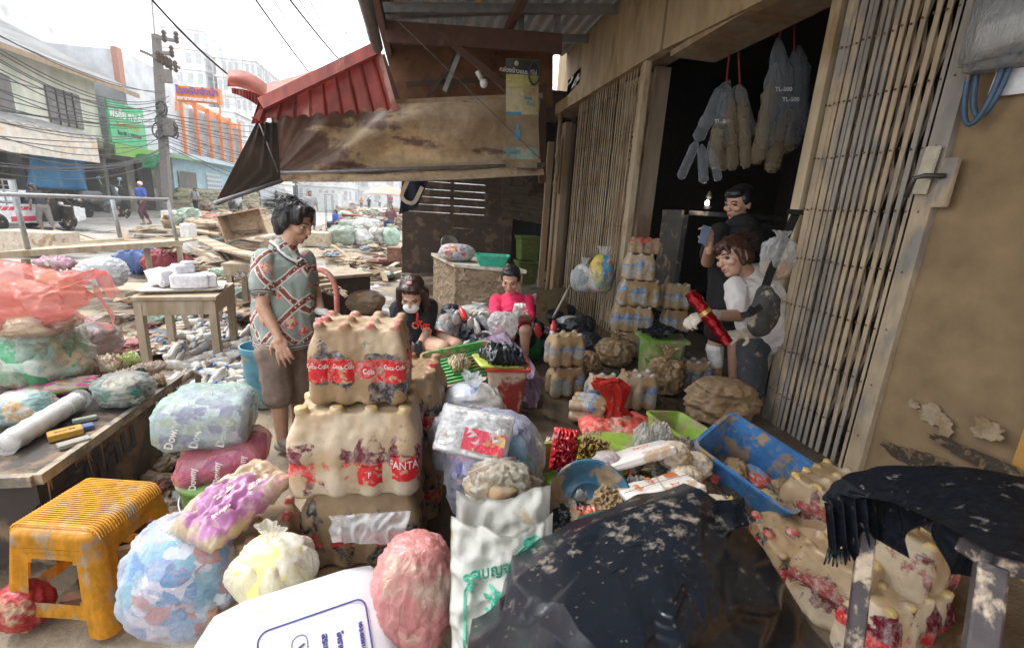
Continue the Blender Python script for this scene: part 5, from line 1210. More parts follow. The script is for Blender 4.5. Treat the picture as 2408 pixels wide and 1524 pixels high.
dn = (Q(672, 848, -.24)-wr_n).normalized(); sk_ += hand(wr_n+dn*.01, dn, V((-.2, 1, 0)), 1.12, .35, .15, -1)
df = (RT*1.0-UP*.25).normalized()
sk_ += hand(wr_f, df, V((0, 0, -1)), 1.0, .5, .1, 1)
b_ = bodymesh(sk_, .0065, 3); body = part("body", b_, M_skin, lady, True); face(lady, Rh, hc, 1.12, -.003)
# blouse
t = NT("flowered blouse"); c = t.coord(False)
vo = t.n("TexVoronoi"); vo.inputs['Scale'].default_value = 6.5; t.l(c, vo.inputs['Vector']); n3 = t.noise(c, 42, 3, .6, .8); n4 = t.noise(c, 60, 2)
fl_ = t.math('ADD', vo.outputs['Distance'], t.math('MULTIPLY', t.math('SUBTRACT', n3, .5), .55)); fm = t.ramp(fl_, .33, .29)
spx = t.n("SeparateColor"); t.l(vo.outputs['Color'], spx.inputs[0])
col = t.mix(fm, (.24, .29, .26), t.mix(t.ramp(n3, .42, .56), (.50, .07, .10), (.62, .48, .30)))
def bandm(rotx, off, sc_):
    mp = t.n("Mapping"); mp.inputs['Rotation'].default_value = (0, rotx, .3); mp.inputs['Location'].default_value = (off, off, off); t.l(c, mp.inputs[0])
    wv = t.n("TexWave", wave_type='BANDS', bands_direction='X', wave_profile='TRI'); wv.inputs['Scale'].default_value = sc_; wv.inputs['Distortion'].default_value = .25; t.l(mp.outputs[0], wv.inputs[0]); return wv.outputs['Fac']
for (rx_, of, s_) in ((.75, .07, 2.3), (-.62, .15, 1.9)):
    wv = bandm(rx_, of, s_); col = t.mix(t.ramp(wv, .76, .78), col, (.58, .57, .53)); col = t.mix(t.ramp(wv, .86, .87), col, (.21, .05, .035)); 
    dots = t.n("TexVoronoi"); dots.inputs['Scale'].default_value = 48; t.l(c, dots.inputs['Vector']); dm = t.math('MULTIPLY', t.ramp(wv, .90, .91), t.ramp(dots.outputs['Distance'], .32, .28)); col = t.mix(dm, col, (.7, .68, .62))
M_blouse = t.bsdf(col, .7, 0., n4, .05, .002)
sv_n = sh_n.lerp(el_n, .58); sv_f = sh_f.lerp(el_f, .6)
bl = [('c', Q(668, 598), Q(672, 625), .105, .135), ('c', Q(668, 640), Q(670, 800), .165, .185), ('c', Q(655, 640), Q(655, 770), .145, .165), ('c', Q(690, 650), Q(700, 790, .0), .125, .125), ('c', sh_n, sv_n, .075, .078), ('c', sh_f, sv_f, .07, .07), ('e', Q(703, 668), (.10, .12, .13))]
bb = bodymesh(bl, .009, 5); 
zcut = Q(660, 806).z
bmesh.ops.bisect_plane(bb, geom=bb.verts[:]+bb.edges[:]+bb.faces[:], plane_co=(0, 0, zcut), plane_no=(0, 0, -1), clear_outer=True)
bmesh.ops.bisect_plane(bb, geom=bb.verts[:]+bb.edges[:]+bb.faces[:], plane_co=sv_n+(sv_n-sh_n).normalized()*.045, plane_no=(0, 0, -1), clear_outer=False)
folds(bb, .012, 4.5, 3, .35)
blouse = part("blouse", bb, M_blouse, lady, True)
def hemband(fn, n, r, m, nm):
    bm = bmesh.new(); tube(bm, [fn(i/n) for i in range(n+1)], r, 6, False); return part(nm, bm, m, lady, True)
M_hemw = mat((.74, .73, .70), 0, rough=.8, name="white hem"); M_hemb = mat((.02, .02, .03), 0, name="black piping")
# ring hems follow the blouse bottom edge
def ringhem(o, z, th_, m, nm, off=.004):
    vs_ = [v.co for v in o.data.vertices if abs(v.co.z-z) < .02]
    cx_ = sum(v.x for v in vs_)/len(vs_); cy_ = sum(v.y for v in vs_)/len(vs_); N = 40; rad = [0]*N
    for v in vs_:
        k = int((math.atan2(v.y-cy_, v.x-cx_)/(2*pi)) % 1*N) % N; rad[k] = max(rad[k], sqrt((v.x-cx_)**2+(v.y-cy_)**2))
    for _ in range(2): rad = [(rad[k-1]+rad[k]*2+rad[(k+1) % N])/4 if rad[k] else max(rad[k-1], rad[(k+1) % N]) for k in range(N)]
    bm = bmesh.new(); grid(bm, lambda u, v: V((cx_+(rad[int(u*N) % N]+off)*cos(2*pi*(u+.5/N)), cy_+(rad[int(u*N) % N]+off)*sin(2*pi*(u+.5/N)), z-th_/2+th_*v)), N, 2, cu=True)
    bmesh.ops.solidify(bm, geom=list(bm.faces), thickness=.003); h = link(nm, bm, m, o, True); return h
ringhem(blouse, zcut+.016, .036, M_hemw, "hem"); ringhem(blouse, zcut+.028, .006, M_hemb, "hem_piping", .008); ringhem(blouse, zcut+.008, .006, M_hemb, "hem_piping", .008)
def cuff(o, c, d, r, m, nm, w_=.02, off=0):
    bm = bmesh.new(); d = V(d).normalized(); s = d.cross(V((0, 0, 1))).normalized(); u = s.cross(d)
    grid(bm, lambda a, v: V(c)+d*(w_*(v-.5)+off)+(s*cos(2*pi*a)+u*sin(2*pi*a))*r, 24, 2, cu=True); bmesh.ops.solidify(bm, geom=list(bm.faces), thickness=.003); return link(nm, bm, m, o, True)
dv = (sv_n-sh_n).normalized(); cc_ = sv_n+dv*.05
cuff(blouse, cc_, dv, .072, M_hemw, "cuff", .03); cuff(blouse, cc_, dv, .075, M_hemb, "cuff_piping", .005, .007); cuff(blouse, cc_, dv, .075, M_hemb, "cuff_piping", .005, -.007)
# V neck: white trim with black piping
def snap(pts, o, n=5, off=.003):
    P2 = []; L_ = [a.lerp(b, i/n) for a, b in zip(pts, pts[1:]) for i in range(n)]+[pts[-1]]; mi_ = o.matrix_basis; inv = o.matrix_parent_inverse; pl = o.parent.matrix_basis; W_ = Matrix.Translation(o.parent.location) @ inv
    for p in L_:
        ok, c_, n_, k_ = o.closest_point_on_mesh(W_.inverted() @ p)
        P2.append(W_ @ (c_+n_*off))
    return P2
bpy.context.view_layer.update()
bm = bmesh.new(); tube(bm, snap([Q(628, 562, -.04), Q(648, 575, -.12), Q(672, 592, -.14), Q(705, 607, -.12), Q(722, 595, -.03)], blouse), .010, 6); part("neck_trim", bm, M_hemw, lady, True)
bm = bmesh.new(); tube(bm, snap([Q(628, 566, -.05), Q(648, 583, -.13), Q(672, 601, -.152), Q(705, 616, -.13), Q(723, 601, -.04)], blouse, off=.007), .004, 6); part("neck_piping", bm, M_hemb, lady, True)
# trousers
M_trou = mat((.23, .17, .135), .1, (.25, .19, .13), .85, 6, .15, name="brown cropped trousers")
tr = [('c', Q(662, 805), hip_n, .15, .115), ('c', Q(672, 805), hip_f, .15, .11), ('c', hip_n, kn_n+V((0, 0, .0)), .11, .092), ('c', hip_f, kn_f, .105, .088)]
bb = bodymesh(tr, .010, 4); folds(bb, .010, 5, 8, .5); tro = part("trousers", bb, M_trou, lady, True)
cuff(tro, kn_n+V((0, 0, -.055)), V((0, 0, -1)), .094, mat((.38, .32, .26), .2), "rolled_cuff", .07); cuff(tro, kn_f+V((0, 0, -.05)), V((0, 0, -1)), .09, mat((.38, .32, .26), .2), "rolled_cuff", .06)
# glove on the far hand, sandal
bb = bodymesh(hand(wr_f, df, V((0, 0, -1)), 1.08, .5, .1, 1), .006, 2); M_glove = mat((.72, .70, .64), .12, MUD_D, .7, 14, .2, name="white cotton glove"); part("glove", bb, M_glove, lady, True)
def foot(p, d, s=1):
    d = V(d).normalized(); return [('c', p+V((0, 0, -.0)), p+d*.10*s+V((0, 0, -.045*s)), .034*s, .030*s), ('c', p-d*.03*s+V((0, 0, -.05*s)), p+d*.13*s+V((0, 0, -.055*s)), .03*s, .024*s)]
for a_ in (an_n, an_f):
    a_ = a_.copy(); g = V((a_.x, a_.y, .085)); bb = bodymesh(foot(g, V((RT.x, RT.y, 0))+V((-FW.x, -FW.y, 0))*.4, 1.1), .007, 2); part("shoe", bb, mat((.25, .22, .19), .4, MUD_W), lady, True)
    bb = bodymesh([('c', a_, g, .036, .036)], .007, 1); part("ankle", bb, M_skin, lady, True)
# hair
P_ = HP
hr = [('e', P_(0, -.028, .058), (.098, .112, .092), Rh), ('e', P_(0, -.055, .0), (.094, .085, .095), Rh), ('e', P_(0, .045, .10), (.078, .05, .036), Rh), ('e', P_(.055, .035, .055), (.03, .05, .052), Rh), ('e', P_(-.055, .035, .055), (.03, .05, .052), Rh),
      ('e', P_(.078, -.015, .02), (.022, .045, .06), Rh), ('e', P_(-.078, -.015, .02), (.022, .045, .06), Rh), ('c', P_(0, -.09, -.03), P_(0, -.085, -.08), .055, .03), ('c', P_(.05, -.06, -.02), P_(.055, -.05, -.075), .035, .015), ('c', P_(-.05, -.06, -.02), P_(-.055, -.05, -.075), .035, .015), ('e', P_(0, -.07, .10), (.075, .07, .06), Rh)]
bb = hairmesh(hr, .0075, .010, 4)
hair_o = part("hair", bb, M_hairb, lady, True)
def strands(parent, Rm, c, n, seed, m, base=(.095, .10, .09), L=(.03, .07), s=1.0, cen=(0, -.03, .05)):
    bm = bmesh.new(); rr = random.Random(seed)
    for k in range(n):
        th = rr.uniform(-pi, pi); ph = rr.uniform(-.3, 1.3); d0 = V((cos(th)*cos(ph), sin(th)*cos(ph), sin(ph)))
        if d0.y > .45 and d0.z < .5: continue
        p = V((cen[0]+d0.x*base[0], cen[1]+d0.y*base[1], cen[2]+d0.z*base[2])); ln = rr.uniform(*L); tng = V((d0.x*.3+rr.uniform(-.5, .5), d0.y*.3-.4, -1+rr.uniform(0, .9))).normalized()
        pts = [p, p+(d0*.55+tng*.6)*ln*.5, p+(d0*.7+tng*1.1)*ln]; tube(bm, [c+Rm @ (q*s) for q in pts], .001, 3, False, rs=[.0016, .0012, .0004])
    return part("stray_hair", bm, m, parent)
strands(lady, Rh, hc, 420, 3, M_hairb, (.10, .115, .10), (.03, .06), 1.12)
# ---- seated women
def seated(px, py, dws, **k): pass
def mkperson(label, root, hc, hf, hs, parts, skin, vox=.0065): pass
# masked young woman with dark tee
gd = 3.5
def Q2(px, py, dw=0): return PW(px, py, gd+dw)
girl = empty("person", G(985, 860, FL), 0, "young woman in a white mask and black tee crouching behind the bottle tower", "person")
hc2 = Q2(970, 694, -.08); Rg, _ = headframe(hc2, (V((-FW.x, -FW.y, 0))*1.0+V((0, 0, -.62))+RT*.02), V((0, 0, 1))); hs2 = 1.10
hp2, HP2 = headparts(Rg, hc2, hs2, False)
shl, shr = Q2(935, 728, .04), Q2(1008, 722, .06)
ell_, elr = Q2(945, 790, .0), Q2(1004, 782, -.06); wrl, wrr = Q2(975, 822, -.22), Q2(985, 815, -.20)
hpL, hpR = Q2(985, 808, .22), Q2(1025, 806, .20); knL, knR = Q2(1040, 822, -.30), Q2(1070, 816, -.16); anL, anR = Q2(990, 856, -.05), Q2(1022, 852, .02)
bp = hp2+[('c', Q2(968, 740, .05), hc2+V((0, 0, -.05)), .05, .045), ('e', Q2(972, 755, .10), (.14, .10, .18)), ('c', shl, ell_, .042, .036), ('c', ell_, wrl, .036, .025), ('c', shr, elr, .042, .036), ('c', elr, wrr, .036, .025),
     ('c', hpL, knL, .10, .068), ('c', hpR, knR, .10, .068), ('c', knL, anL, .052, .032), ('c', knR, anR, .052, .032), ('c', anL, anL+V((.02, -.14, -.03)), .03, .025), ('c', anR, anR+V((.04, -.14, -.03)), .03, .025)]
bp += hand(wrl, (.1, -.2, -1), V((0, -1, 0)), .95, .5)
part("body", bodymesh(bp, .0065, 3), M_skin2, girl, True); face(girl, Rg, hc2, hs2, 0, True, False)
M_btee = mat((.012, .013, .018), 0, rough=.85, var=.2, name="black tee")
tp = [('c', Q2(970, 735, .05), Q2(972, 745, .08), .10, .13), ('c', Q2(974, 760, .10), Q2(985, 815, .22), .155, .165), ('c', shl, shl.lerp(ell_, .65), .07, .065), ('c', shr, shr.lerp(elr, .65), .07, .065), ('c', Q2(965, 760, .02), Q2(975, 800, .08), .13, .13)]
bb = bodymesh(tp, .009, 4); folds(bb, .010, 6, 2, .6); tee = part("tee_shirt", bb, M_btee, girl, True)
M_ored = mat((.60, .06, .03), 0, rough=.7, name="red cloth")
for s_, x_, y_, z_ in (("L", 0, 0, .10), ("OVE", 4, -.075, .07)): text(s_, z_, M_redp, girl, mw=Matrix.Translation(-V(girl.location)) @ frame(Q2(985+x_, 748-y_*270, -.18), RT-UP*.15, UP-FW*.4), bold=.003)
sp_ = [('c', hpL+V((0, .02, 0)), hpL.lerp(knL, .45), .105, .085), ('c', hpR+V((0, .02, 0)), hpR.lerp(knR, .4), .105, .085)]; bb = bodymesh(sp_, .009, 3); folds(bb, .006, 7, 3); part("shorts", bb, M_ored, girl, True)
mk_ = [('e', hc2+Rg @ V((0, .080*hs2, -.040*hs2)), (.056*hs2, .040*hs2, .044*hs2), Rg), ('c', hc2+Rg @ V((0, .10, -.01)), hc2+Rg @ V((0, .115, -.035)), .016, .02)]
part("face_mask", bodymesh(mk_, .006, 3), mat((.82, .83, .84), 0, rough=.7, name="white mask"), girl, True)
P_ = HP2
hg = [('e', P_(0, -.02, .065), (.092, .105, .085), Rg), ('e', P_(0, .05, .105), (.07, .045, .028), Rg)]
for sx_ in (1, -1): hg += [('c', P_(.075*sx_, .02, .06), P_(.088*sx_, .01, -.06), .030, .032), ('c', P_(.088*sx_, .01, -.06), P_(.088*sx_, -.01, -.06)+V((0, 0, -.17)), .034, .018), ('c', P_(.07*sx_, -.04, 0), P_(.08*sx_, -.04, -.05)+V((0, 0, -.12)), .04, .03)]
hg += [('c', P_(0, -.09, .0), P_(0, -.09, -.05)+V((0, 0, -.12)), .07, .05)]
part("hair", hairmesh(hg, .0075, .007, 6), M_hairbr, girl, True)
bm = bmesh.new(); ell(bm, P_(.0, .03, .135), (.022, .016, .014), Rg, 2); part("hair_tie", bm, mat((.75, .35, .42), 0), girl, True)
bb = bodymesh(hand(wrl, (.1, -.2, -1), V((0, -1, 0)), 1.05, .5)+hand(wrr, (-.1, -.3, -1), V((0, -1, 0)), 1.05, .5, .1, -1), .007, 2); part("glove", bb, mat((.03, .04, .05), .2, rough=.5, name="dark rubber glove"), girl, True)
bm = bmesh.new(); loft_rr(bm, [(.14, .12, 0, .03), (.12, .10, .16, .03), (.12, .10, .18, .03)], 4); tag(put(link("plastic_stool", bm, mat((.04, .09, .28), .15), None, True), V((Q2(1005, 830, .22).x, Q2(1005, 830, .22).y, FL)), (0, 0, .2)), "low blue plastic stool under the masked woman", "stool")
# pink shirt woman
pd = 4.15
def Q3(px, py, dw=0): return PW(px, py, pd+dw)
pw_ = empty("person", G(1210, 828, FL), 0, "older woman in bright pink tee and white gloves seated on a low stool", "person")
hc3 = Q3(1201, 660, -.02); Rp, _ = headframe(hc3, (V((-FW.x, -FW.y, 0))*1.0+V((0, 0, -.38))-RT*.12), V((0, 0, 1))); hs3 = 1.06
hp3, HP3 = headparts(Rp, hc3, hs3)
shl, shr = Q3(1168, 708, .03), Q3(1240, 708, .06); el1, el2 = Q3(1165, 748, -.14), Q3(1243, 748, -.12); wr1, wr2 = Q3(1150, 742, -.42), Q3(1214, 745, -.40)
hL, hR = Q3(1195, 805, .15), Q3(1238, 800, .15); kL, kR = Q3(1196, 788, -.38), Q3(1236, 778, -.32); aL, aR = Q3(1180, 862, -.30), Q3(1232, 850, -.28)
bp = hp3+[('c', Q3(1203, 710, .06), hc3+V((0, 0, -.05)), .052, .046), ('e', Q3(1205, 745, .10), (.14, .10, .18)), ('c', shl, el1, .042, .036), ('c', el1, wr1, .036, .026), ('c', shr, el2, .042, .036), ('c', el2, wr2, .036, .026),
     ('c', hL, kL, .08, .055), ('c', hR, kR, .08, .055), ('c', kL, aL, .05, .034), ('c', kR, aR, .05, .034)]
part("body", bodymesh(bp, .0065, 3), M_skin2, pw_, True); face(pw_, Rp, hc3, hs3, .002, True)
M_hot = mat((.78, .03, .12), 0, rough=.8, var=.06, name="bright pink tee")
tp = [('c', Q3(1204, 708, .05), Q3(1205, 714, .07), .10, .14), ('c', Q3(1206, 725, .08), Q3(1208, 790, .12), .165, .17), ('c', shl, shl.lerp(el1, .85), .064, .064), ('c', shr, shr.lerp(el2, .85), .064, .064), ('c', Q3(1204, 735, -.0), Q3(1206, 770, .04), .14, .14)]
bb = bodymesh(tp, .009, 4); folds(bb, .011, 6, 12, .6); part("tee_shirt", bb, M_hot, pw_, True)
text("รวมพล", .115, M_white, pw_, mw=Matrix.Translation(-V(pw_.location)) @ frame(Q3(1199, 742, -.155), RT, UP-FW*.2), bold=.003); text("โรงเรียน", .05, M_white, pw_, mw=Matrix.Translation(-V(pw_.location)) @ frame(Q3(1190, 758, -.165), RT, UP-FW*.2), bold=.001)
sp_ = [('c', hL, hL.lerp(kL, .75), .105, .075), ('c', hR, hR.lerp(kR, .75), .105, .075)]; bb = bodymesh(sp_, .009, 3); part("shorts", bb, M_btee, pw_, True)
hg = [('e', HP3(0, -.022, .058), (.087, .100, .080), Rp), ('e', HP3(0, .045, .10), (.062, .04, .024), Rp), ('e', HP3(.07, -.01, .03), (.018, .05, .045), Rp), ('e', HP3(-.07, -.01, .03), (.018, .05, .045), Rp)]
part("hair", hairmesh(hg, .0075, .003, 16), M_hairb, pw_, True)
bb = bodymesh(hand(wr1, (-.55, -.4, .3), V((0, 0, -1)), 1.15, .35, .2, -1)+hand(wr2, (.1, -.3, 1), V((0, -1, 0)), 1.12, 1.0, .1), .007, 2); part("glove", bb, M_glove, pw_, True)
bm = bmesh.new(); loft_rr(bm, [(.15, .13, 0, .03), (.13, .11, .2, .03), (.12, .10, .22, .03)], 4); tag(put(link("plastic_stool", bm, mat((.03, .30, .08), .15), None, True), V((hR.x-.02, hR.y, FL)), (0, 0, .1)), "low green plastic stool under the woman in pink", "stool")
# ---- phone person in black (behind), bandaged leg
kd = 3.55
def Q4(px, py, dw=0): return PW(px, py, kd+dw)
pb = empty("person", G(1690, 895, FL), 0, "young person in black tee and shorts holding up a phone, calf bandaged", "person")
hc4 = Q4(1737, 482); R4, _ = headframe(hc4, (-RT*1.0+V((-FW.x, -FW.y, 0))*.55+V((0, 0, -.22))), V((0, 0, 1))); hs4 = 1.13
hp4, HP4 = headparts(R4, hc4, hs4)
sL, sR = Q4(1690, 552, -.05), Q4(1800, 548, .12); eL = Q4(1664, 615, -.10); wL = Q4(1668, 585, -.34)
kn1, kn2 = Q4(1682, 812, .25), Q4(1728, 805, .2); an1, an2 = Q4(1682, 905, .30), Q4(1722, 900, .28)
an1 = V((an1.x, an1.y, FL+.09)); an2 = V((an2.x, an2.y, FL+.09))
bp = hp4+[('c', Q4(1745, 540), hc4+V((0, 0, -.05)), .065, .058), ('c', sL, eL, .055, .048), ('c', eL, wL, .048, .032), ('e', Q4(1745, 600), (.18, .14, .25)), ('c', kn1+V((0, 0, .25)), kn1, .085, .062), ('c', kn1, an1, .062, .04), ('c', kn2+V((0, 0, .25)), kn2, .085, .062), ('c', kn2, an2, .062, .04)]
bp += hand(wL, (-.15, 0, 1), V((-.3, 1, 0)), 1.1, .9, .1, 1)
bp += foot(an1, V((-.8, -.6, 0)), 1.1)+foot(an2, V((-.6, -.8, 0)), 1.1)
part("body", bodymesh(bp, .0065, 3), M_skin, pb, True); face(pb, R4, hc4, hs4, .003, True)
M_bk = mat((.008, .008, .010), 0, rough=.85, var=.2, name="black cloth")
tp = [('c', Q4(1745, 545), Q4(1745, 565), .14, .19), ('c', Q4(1742, 580), Q4(1735, 740, .1), .20, .19), ('c', sL, sL.lerp(eL, .65), .09, .085), ('c', sR, Q4(1815, 640, .1), .09, .08), ('c', Q4(1720, 600), Q4(1715, 720, .05), .17, .17)]
bb = bodymesh(tp, .01, 4); folds(bb, .012, 5, 22, .5); part("tee_shirt", bb, M_bk, pb, True)
bb = bodymesh([('c', Q4(1715, 730, .15), Q4(1692, 775, .22), .16, .125), ('c', Q4(1740, 730, .15), Q4(1732, 770, .22), .16, .12)], .01, 3); part("shorts", bb, M_bk, pb, True)
bb = bodymesh([('c', kn1+V((0, 0, -.03)), kn1.lerp(an1, .62), .073, .055)], .007, 1); crumple(bb, .003, 30, 3); part("bandage", bb, mat((.80, .80, .78), .05, rough=.9, name="white bandage"), pb, True)
bb = bodymesh([('e', V((an1.x-.05, an1.y-.04, FL+.02)), (.09, .13, .02), rotm(0, 0, -.9)), ('c', V((an1.x-.10, an1.y-.03, FL+.05)), V((an1.x-.04, an1.y-.10, FL+.05)), .02, .02)], .008, 2); part("sandal", bb, mat((.03, .06, .13), .2), pb, True)
hg = [('e', HP4(0, -.022, .062), (.090, .108, .084), R4), ('e', HP4(0, .055, .085), (.070, .045, .040), R4), ('e', HP4(.070, .0, .04), (.02, .05, .05), R4), ('e', HP4(-.070, .0, .04), (.02, .05, .05), R4)]
part("hair", hairmesh(hg, .0075, .006, 26), M_hairb, pb, True)
bm = bmesh.new(); ell(bm, HP4(.088, -.005, -.004), (.006, .008, .008), R4, 2); cap(bm, HP4(.088, -.0, -.008), HP4(.088, .01, -.032), .0035, .0035); part("earbud", bm, mat((.85, .85, .85), 0, rough=.2), pb, True)
bm = bmesh.new(); phc = Q4(1657, 553, -.40); x_ = (RT*.75-UP*.55-FW*.2); y_ = (UP*.8+RT*-.35); bmx = frame(phc, x_, y_)
ph_ = link("mobile_phone", bm, mat((.16, .20, .30), 0, rough=.3, name="blue grey phone"))
bm = bmesh.new(); box(bm, (0, 0, 0), (.062, .128, .009), bev=.003)
for (a, b) in ((-.018, .055), (-.018, .035), (-.002, .045)): lathe(bm, [(.009, 0), (.009, .004)], 12, V((a, b, .0045)))
bm.to_mesh(ph_.data); bm.free(); ph_.matrix_world = frame(phc, (Q4(1672, 553, -.4)-Q4(1645, 545, -.4)), (Q4(1650, 536, -.4)-Q4(1665, 572, -.4))); tag(ph_, "blue grey phone with three lenses held up by the person in black", "phone")
# ---- white shirt woman bending forward
od = 3.2
def Q5(px, py, dw=0): return PW(px, py, od+dw)
ow = empty("person", G(1770, 905, FL), 0, "older woman with short reddish hair in a dirty white tee leaning out holding red foil", "person")
hc5 = Q5(1726, 608, -.08); R5, _ = headframe(hc5, (-RT*1.0+V((-FW.x, -FW.y, 0))*.42+V((0, 0, -.20))), (UP*1.0-RT*.12)); hs5 = 1.18
hp5, HP5 = headparts(R5, hc5, hs5)
s1, s2 = Q5(1728, 675, -.12), Q5(1815, 668, .12); e1, e2 = Q5(1738, 742, -.16), Q5(1822, 745, -.05); w1, w2 = Q5(1666, 742, -.34), Q5(1752, 785, -.34)
h1, h2 = Q5(1780, 800, .0), Q5(1825, 800, .1); k1_, k2_ = Q5(1768, 880, .0), Q5(1820, 880, .12)
bp = hp5+[('c', Q5(1772, 658), hc5+R5 @ V((0, -.03, -.06)), .062, .056), ('e', Q5(1775, 710), (.14, .13, .2)), ('c', s1, e1, .052, .045), ('c', e1, w1, .044, .03), ('c', s2, e2, .05, .044), ('c', e2, w2, .042, .03)]
part("body", bodymesh(bp, .0065, 3), M_skin2, ow, True); face(ow, R5, hc5, hs5, -.003, True)
M_wtee = mat((.66, .63, .62), .10, (.42, .30, .19), .85, 9, .1, var=.04, name="dirty white tee")
tp = [('c', Q5(1770, 655, .0), Q5(1785, 668), .11, .14), ('c', Q5(1782, 690), Q5(1800, 780, .05), .17, .17), ('c', s1, s1.lerp(e1, .72), .066, .07), ('c', s2, s2.lerp(e2, .7), .066, .07), ('c', Q5(1762, 700, -.04), Q5(1790, 770, .0), .14, .15)]
bb = bodymesh(tp, .009, 4); folds(bb, .014, 5, 32, .45); part("tee_shirt", bb, M_wtee, ow, True)
bm = bmesh.new(); tube(bm, [Q5(1738, 652, -.13), Q5(1752, 672, -.17), Q5(1775, 672, -.15), Q5(1795, 650, -.10)], .007, 6); part("neck_trim", bm, M_wtee, ow, True)
M_jean = mat((.035, .04, .05), .15, (.22, .18, .13), .85, 10, .2, name="dark jeans")
bb = bodymesh([('c', h1, Q5(1768, 830), .12, .105), ('c', Q5(1768, 830), Q5(1766, 915), .105, .09), ('c', h2, Q5(1815, 915, .12), .12, .09)], .01, 4); folds(bb, .012, 5, 5); part("jeans", bb, M_jean, ow, True)
hg = [('e', HP5(0, -.022, .060), (.095, .110, .088), R5), ('e', HP5(0, -.055, .0), (.088, .075, .085), R5), ('e', HP5(0, .055, .088), (.074, .045, .036), R5), ('c', HP5(.07, .0, .04), HP5(.082, .0, -.045), .034, .018), ('c', HP5(-.07, .02, .04), HP5(-.082, .02, -.04), .03, .016), ('c', HP5(.05, -.06, -.03), HP5(.055, -.055, -.085), .04, .018), ('c', HP5(.045, .075, .075), HP5(.06, .07, .035), .02, .012), ('c', HP5(0, .095, .075), HP5(.0, .10, .045), .018, .01), ('c', HP5(-.04, .075, .075), HP5(-.055, .075, .04), .02, .01)]
part("hair", hairmesh(hg, .0075, .009, 36), M_hairr, ow, True); strands(ow, R5, hc5, 300, 8, M_hairr, (.10, .115, .095), (.03, .07), 1.12)
gl = hand(w1, (-1, -.2, -.15), V((.2, .2, -1)), 1.18, 1.0, .05, -1)+hand(w2, (-1, -.4, .05), V((0, .3, -1)), 1.18, .35, .12, 1)+[('c', w1+V((.06, .02, .0)), w1, .036, .036), ('c', w2+V((.08, .02, 0)), w2, .036, .036)]
part("glove", bodymesh(gl, .0065, 2), mat((.62, .56, .47), .3, MUD_D, .75, 14, .25, name="muddy cotton glove"), ow, True)
# red foil package she holds
rf = empty("foil_package", Q5(1690, 745, -.42), 0, "long shiny red foil package held in gloved hands", "foil package")
bm = bmesh.new(); a, b = Q5(1622, 688, -.42), Q5(1712, 806, -.45); d_ = (b-a).normalized(); s_ = d_.cross(FW).normalized(); n_ = s_.cross(d_)
grid(bm, lambda u, v: a.lerp(b, v)+(s_*cos(2*pi*u)*.036+n_*sin(2*pi*u)*.022)*(1+.10*(ridg((u*6, v*5, 0), 1, 3)-.5))*(1.0+.1*sin(v*4)), 28, 40, cu=True); crumple(bm, .005, 20, 3)
part("foil", bm, mat((.28, .006, .014), .03, rough=.2, metal=.7, sc=20, bump=.6, name="red foil"), rf, True)
bm = bmesh.new(); grid(bm, lambda u, v: a.lerp(b, .36+.07*v)+(s_*cos(pi+pi*u)*.040-n_*abs(sin(pi*u))*.028), 10, 3); part("gold_band", bm, mat((.55, .38, .12), .1, rough=.3, metal=.6), rf)
# black strap bag hung on the gate
ba = empty("shoulder_bag", Q5(1800, 720, -.5), 0, "black canvas shoulder bag hanging by its wide strap from the gate edge", "bag")
bm = bmesh.new()
def stp(L, wd, n=24, m=None, nm="strap"):
    bm = bmesh.new()
    for (p, q) in zip(L, L[1:]): bar(bm, p, q, wd, .006, up=FW)
    return part(nm, bm, m or M_bk, ba)
stp([PW(1872, 502, 2.75), PW(1840, 575, 2.72), PW(1812, 640, 2.70), PW(1795, 690, 2.68)], .05)
stp([PW(1850, 498, 2.72), PW(1888, 500, 2.72)], .03)
bb = bodymesh([('e', PW(1800, 735, 2.66), (.085, .07, .14), rotm(0, -.1, 0)), ('e', PW(1790, 760, 2.64), (.075, .06, .09)), ('c', PW(1800, 690, 2.68), PW(1798, 730, 2.66), .05, .07)], .009, 3); folds(bb, .01, 7, 5)
part("pouch", bb, mat((.045, .043, .04), .3, (.28, .24, .19), .8, 12, .3, name="muddy black canvas"), ba, True)
stp([PW(1742, 742, 2.60), PW(1765, 738, 2.56), PW(1790, 720, 2.56)], .035); stp([PW(1762, 735, 2.555), PW(1770, 722, 2.555)], .03)
# ================================================================ GOODS ON THE PAVEMENT
M_wat = packmat(.26, (.45, .5, .6), (.10, .22, .42), .50, .72, (.32, .34, .33), .7, (.40, .28, .15), (.30, .19, .09), name="brown caked water wrap")
M_wat2 = packmat(.26, (.45, .5, .6), (.10, .22, .42), .50, .72, (.35, .36, .35), .65, (.50, .40, .28), (.36, .25, .14), name="pale caked water wrap")
def fpk(label, px, py, z, nx, ny, d, h, m, seed, rz=0, tilt=(0, 0), back=.12, g=None, w=None, **kw):
    p = G(px, py, z) if w is None else PW(px, py, w); fwd = V((FW.x, FW.y, 0)).normalized(); p = p+fwd*back
    if w is None: p.z = z
    return pack("bottle_pack", label, p, rz-YAW, nx, ny, d, h, m, seed, tilt, vox=.009, group=g, crease=.004, fill=.3, **kw)
wp = "muddy water packs on the pavement"
WB = dict(neck=.30)
fpk("lower of two stacked brown water packs left of the red knotted bag", 1330, 940, FL, 3, 2, .095, .235, M_wat, 51, .35, g=wp)
fpk("upper of two stacked brown water packs left of the red knotted bag", 1322, 938, FL, 3, 2, .095, .25, M_wat, 52, .35, g=wp).location.z += .235
fpk("square brown water pack behind the red knotted bag", 1420, 975, FL, 3, 2, .085, .25, M_wat2, 53, .15, g=wp)
fpk("pale topped water pack right of the red knotted bag", 1500, 972, FL, 3, 2, .095, .27, M_wat2, 54, .1, g=wp)
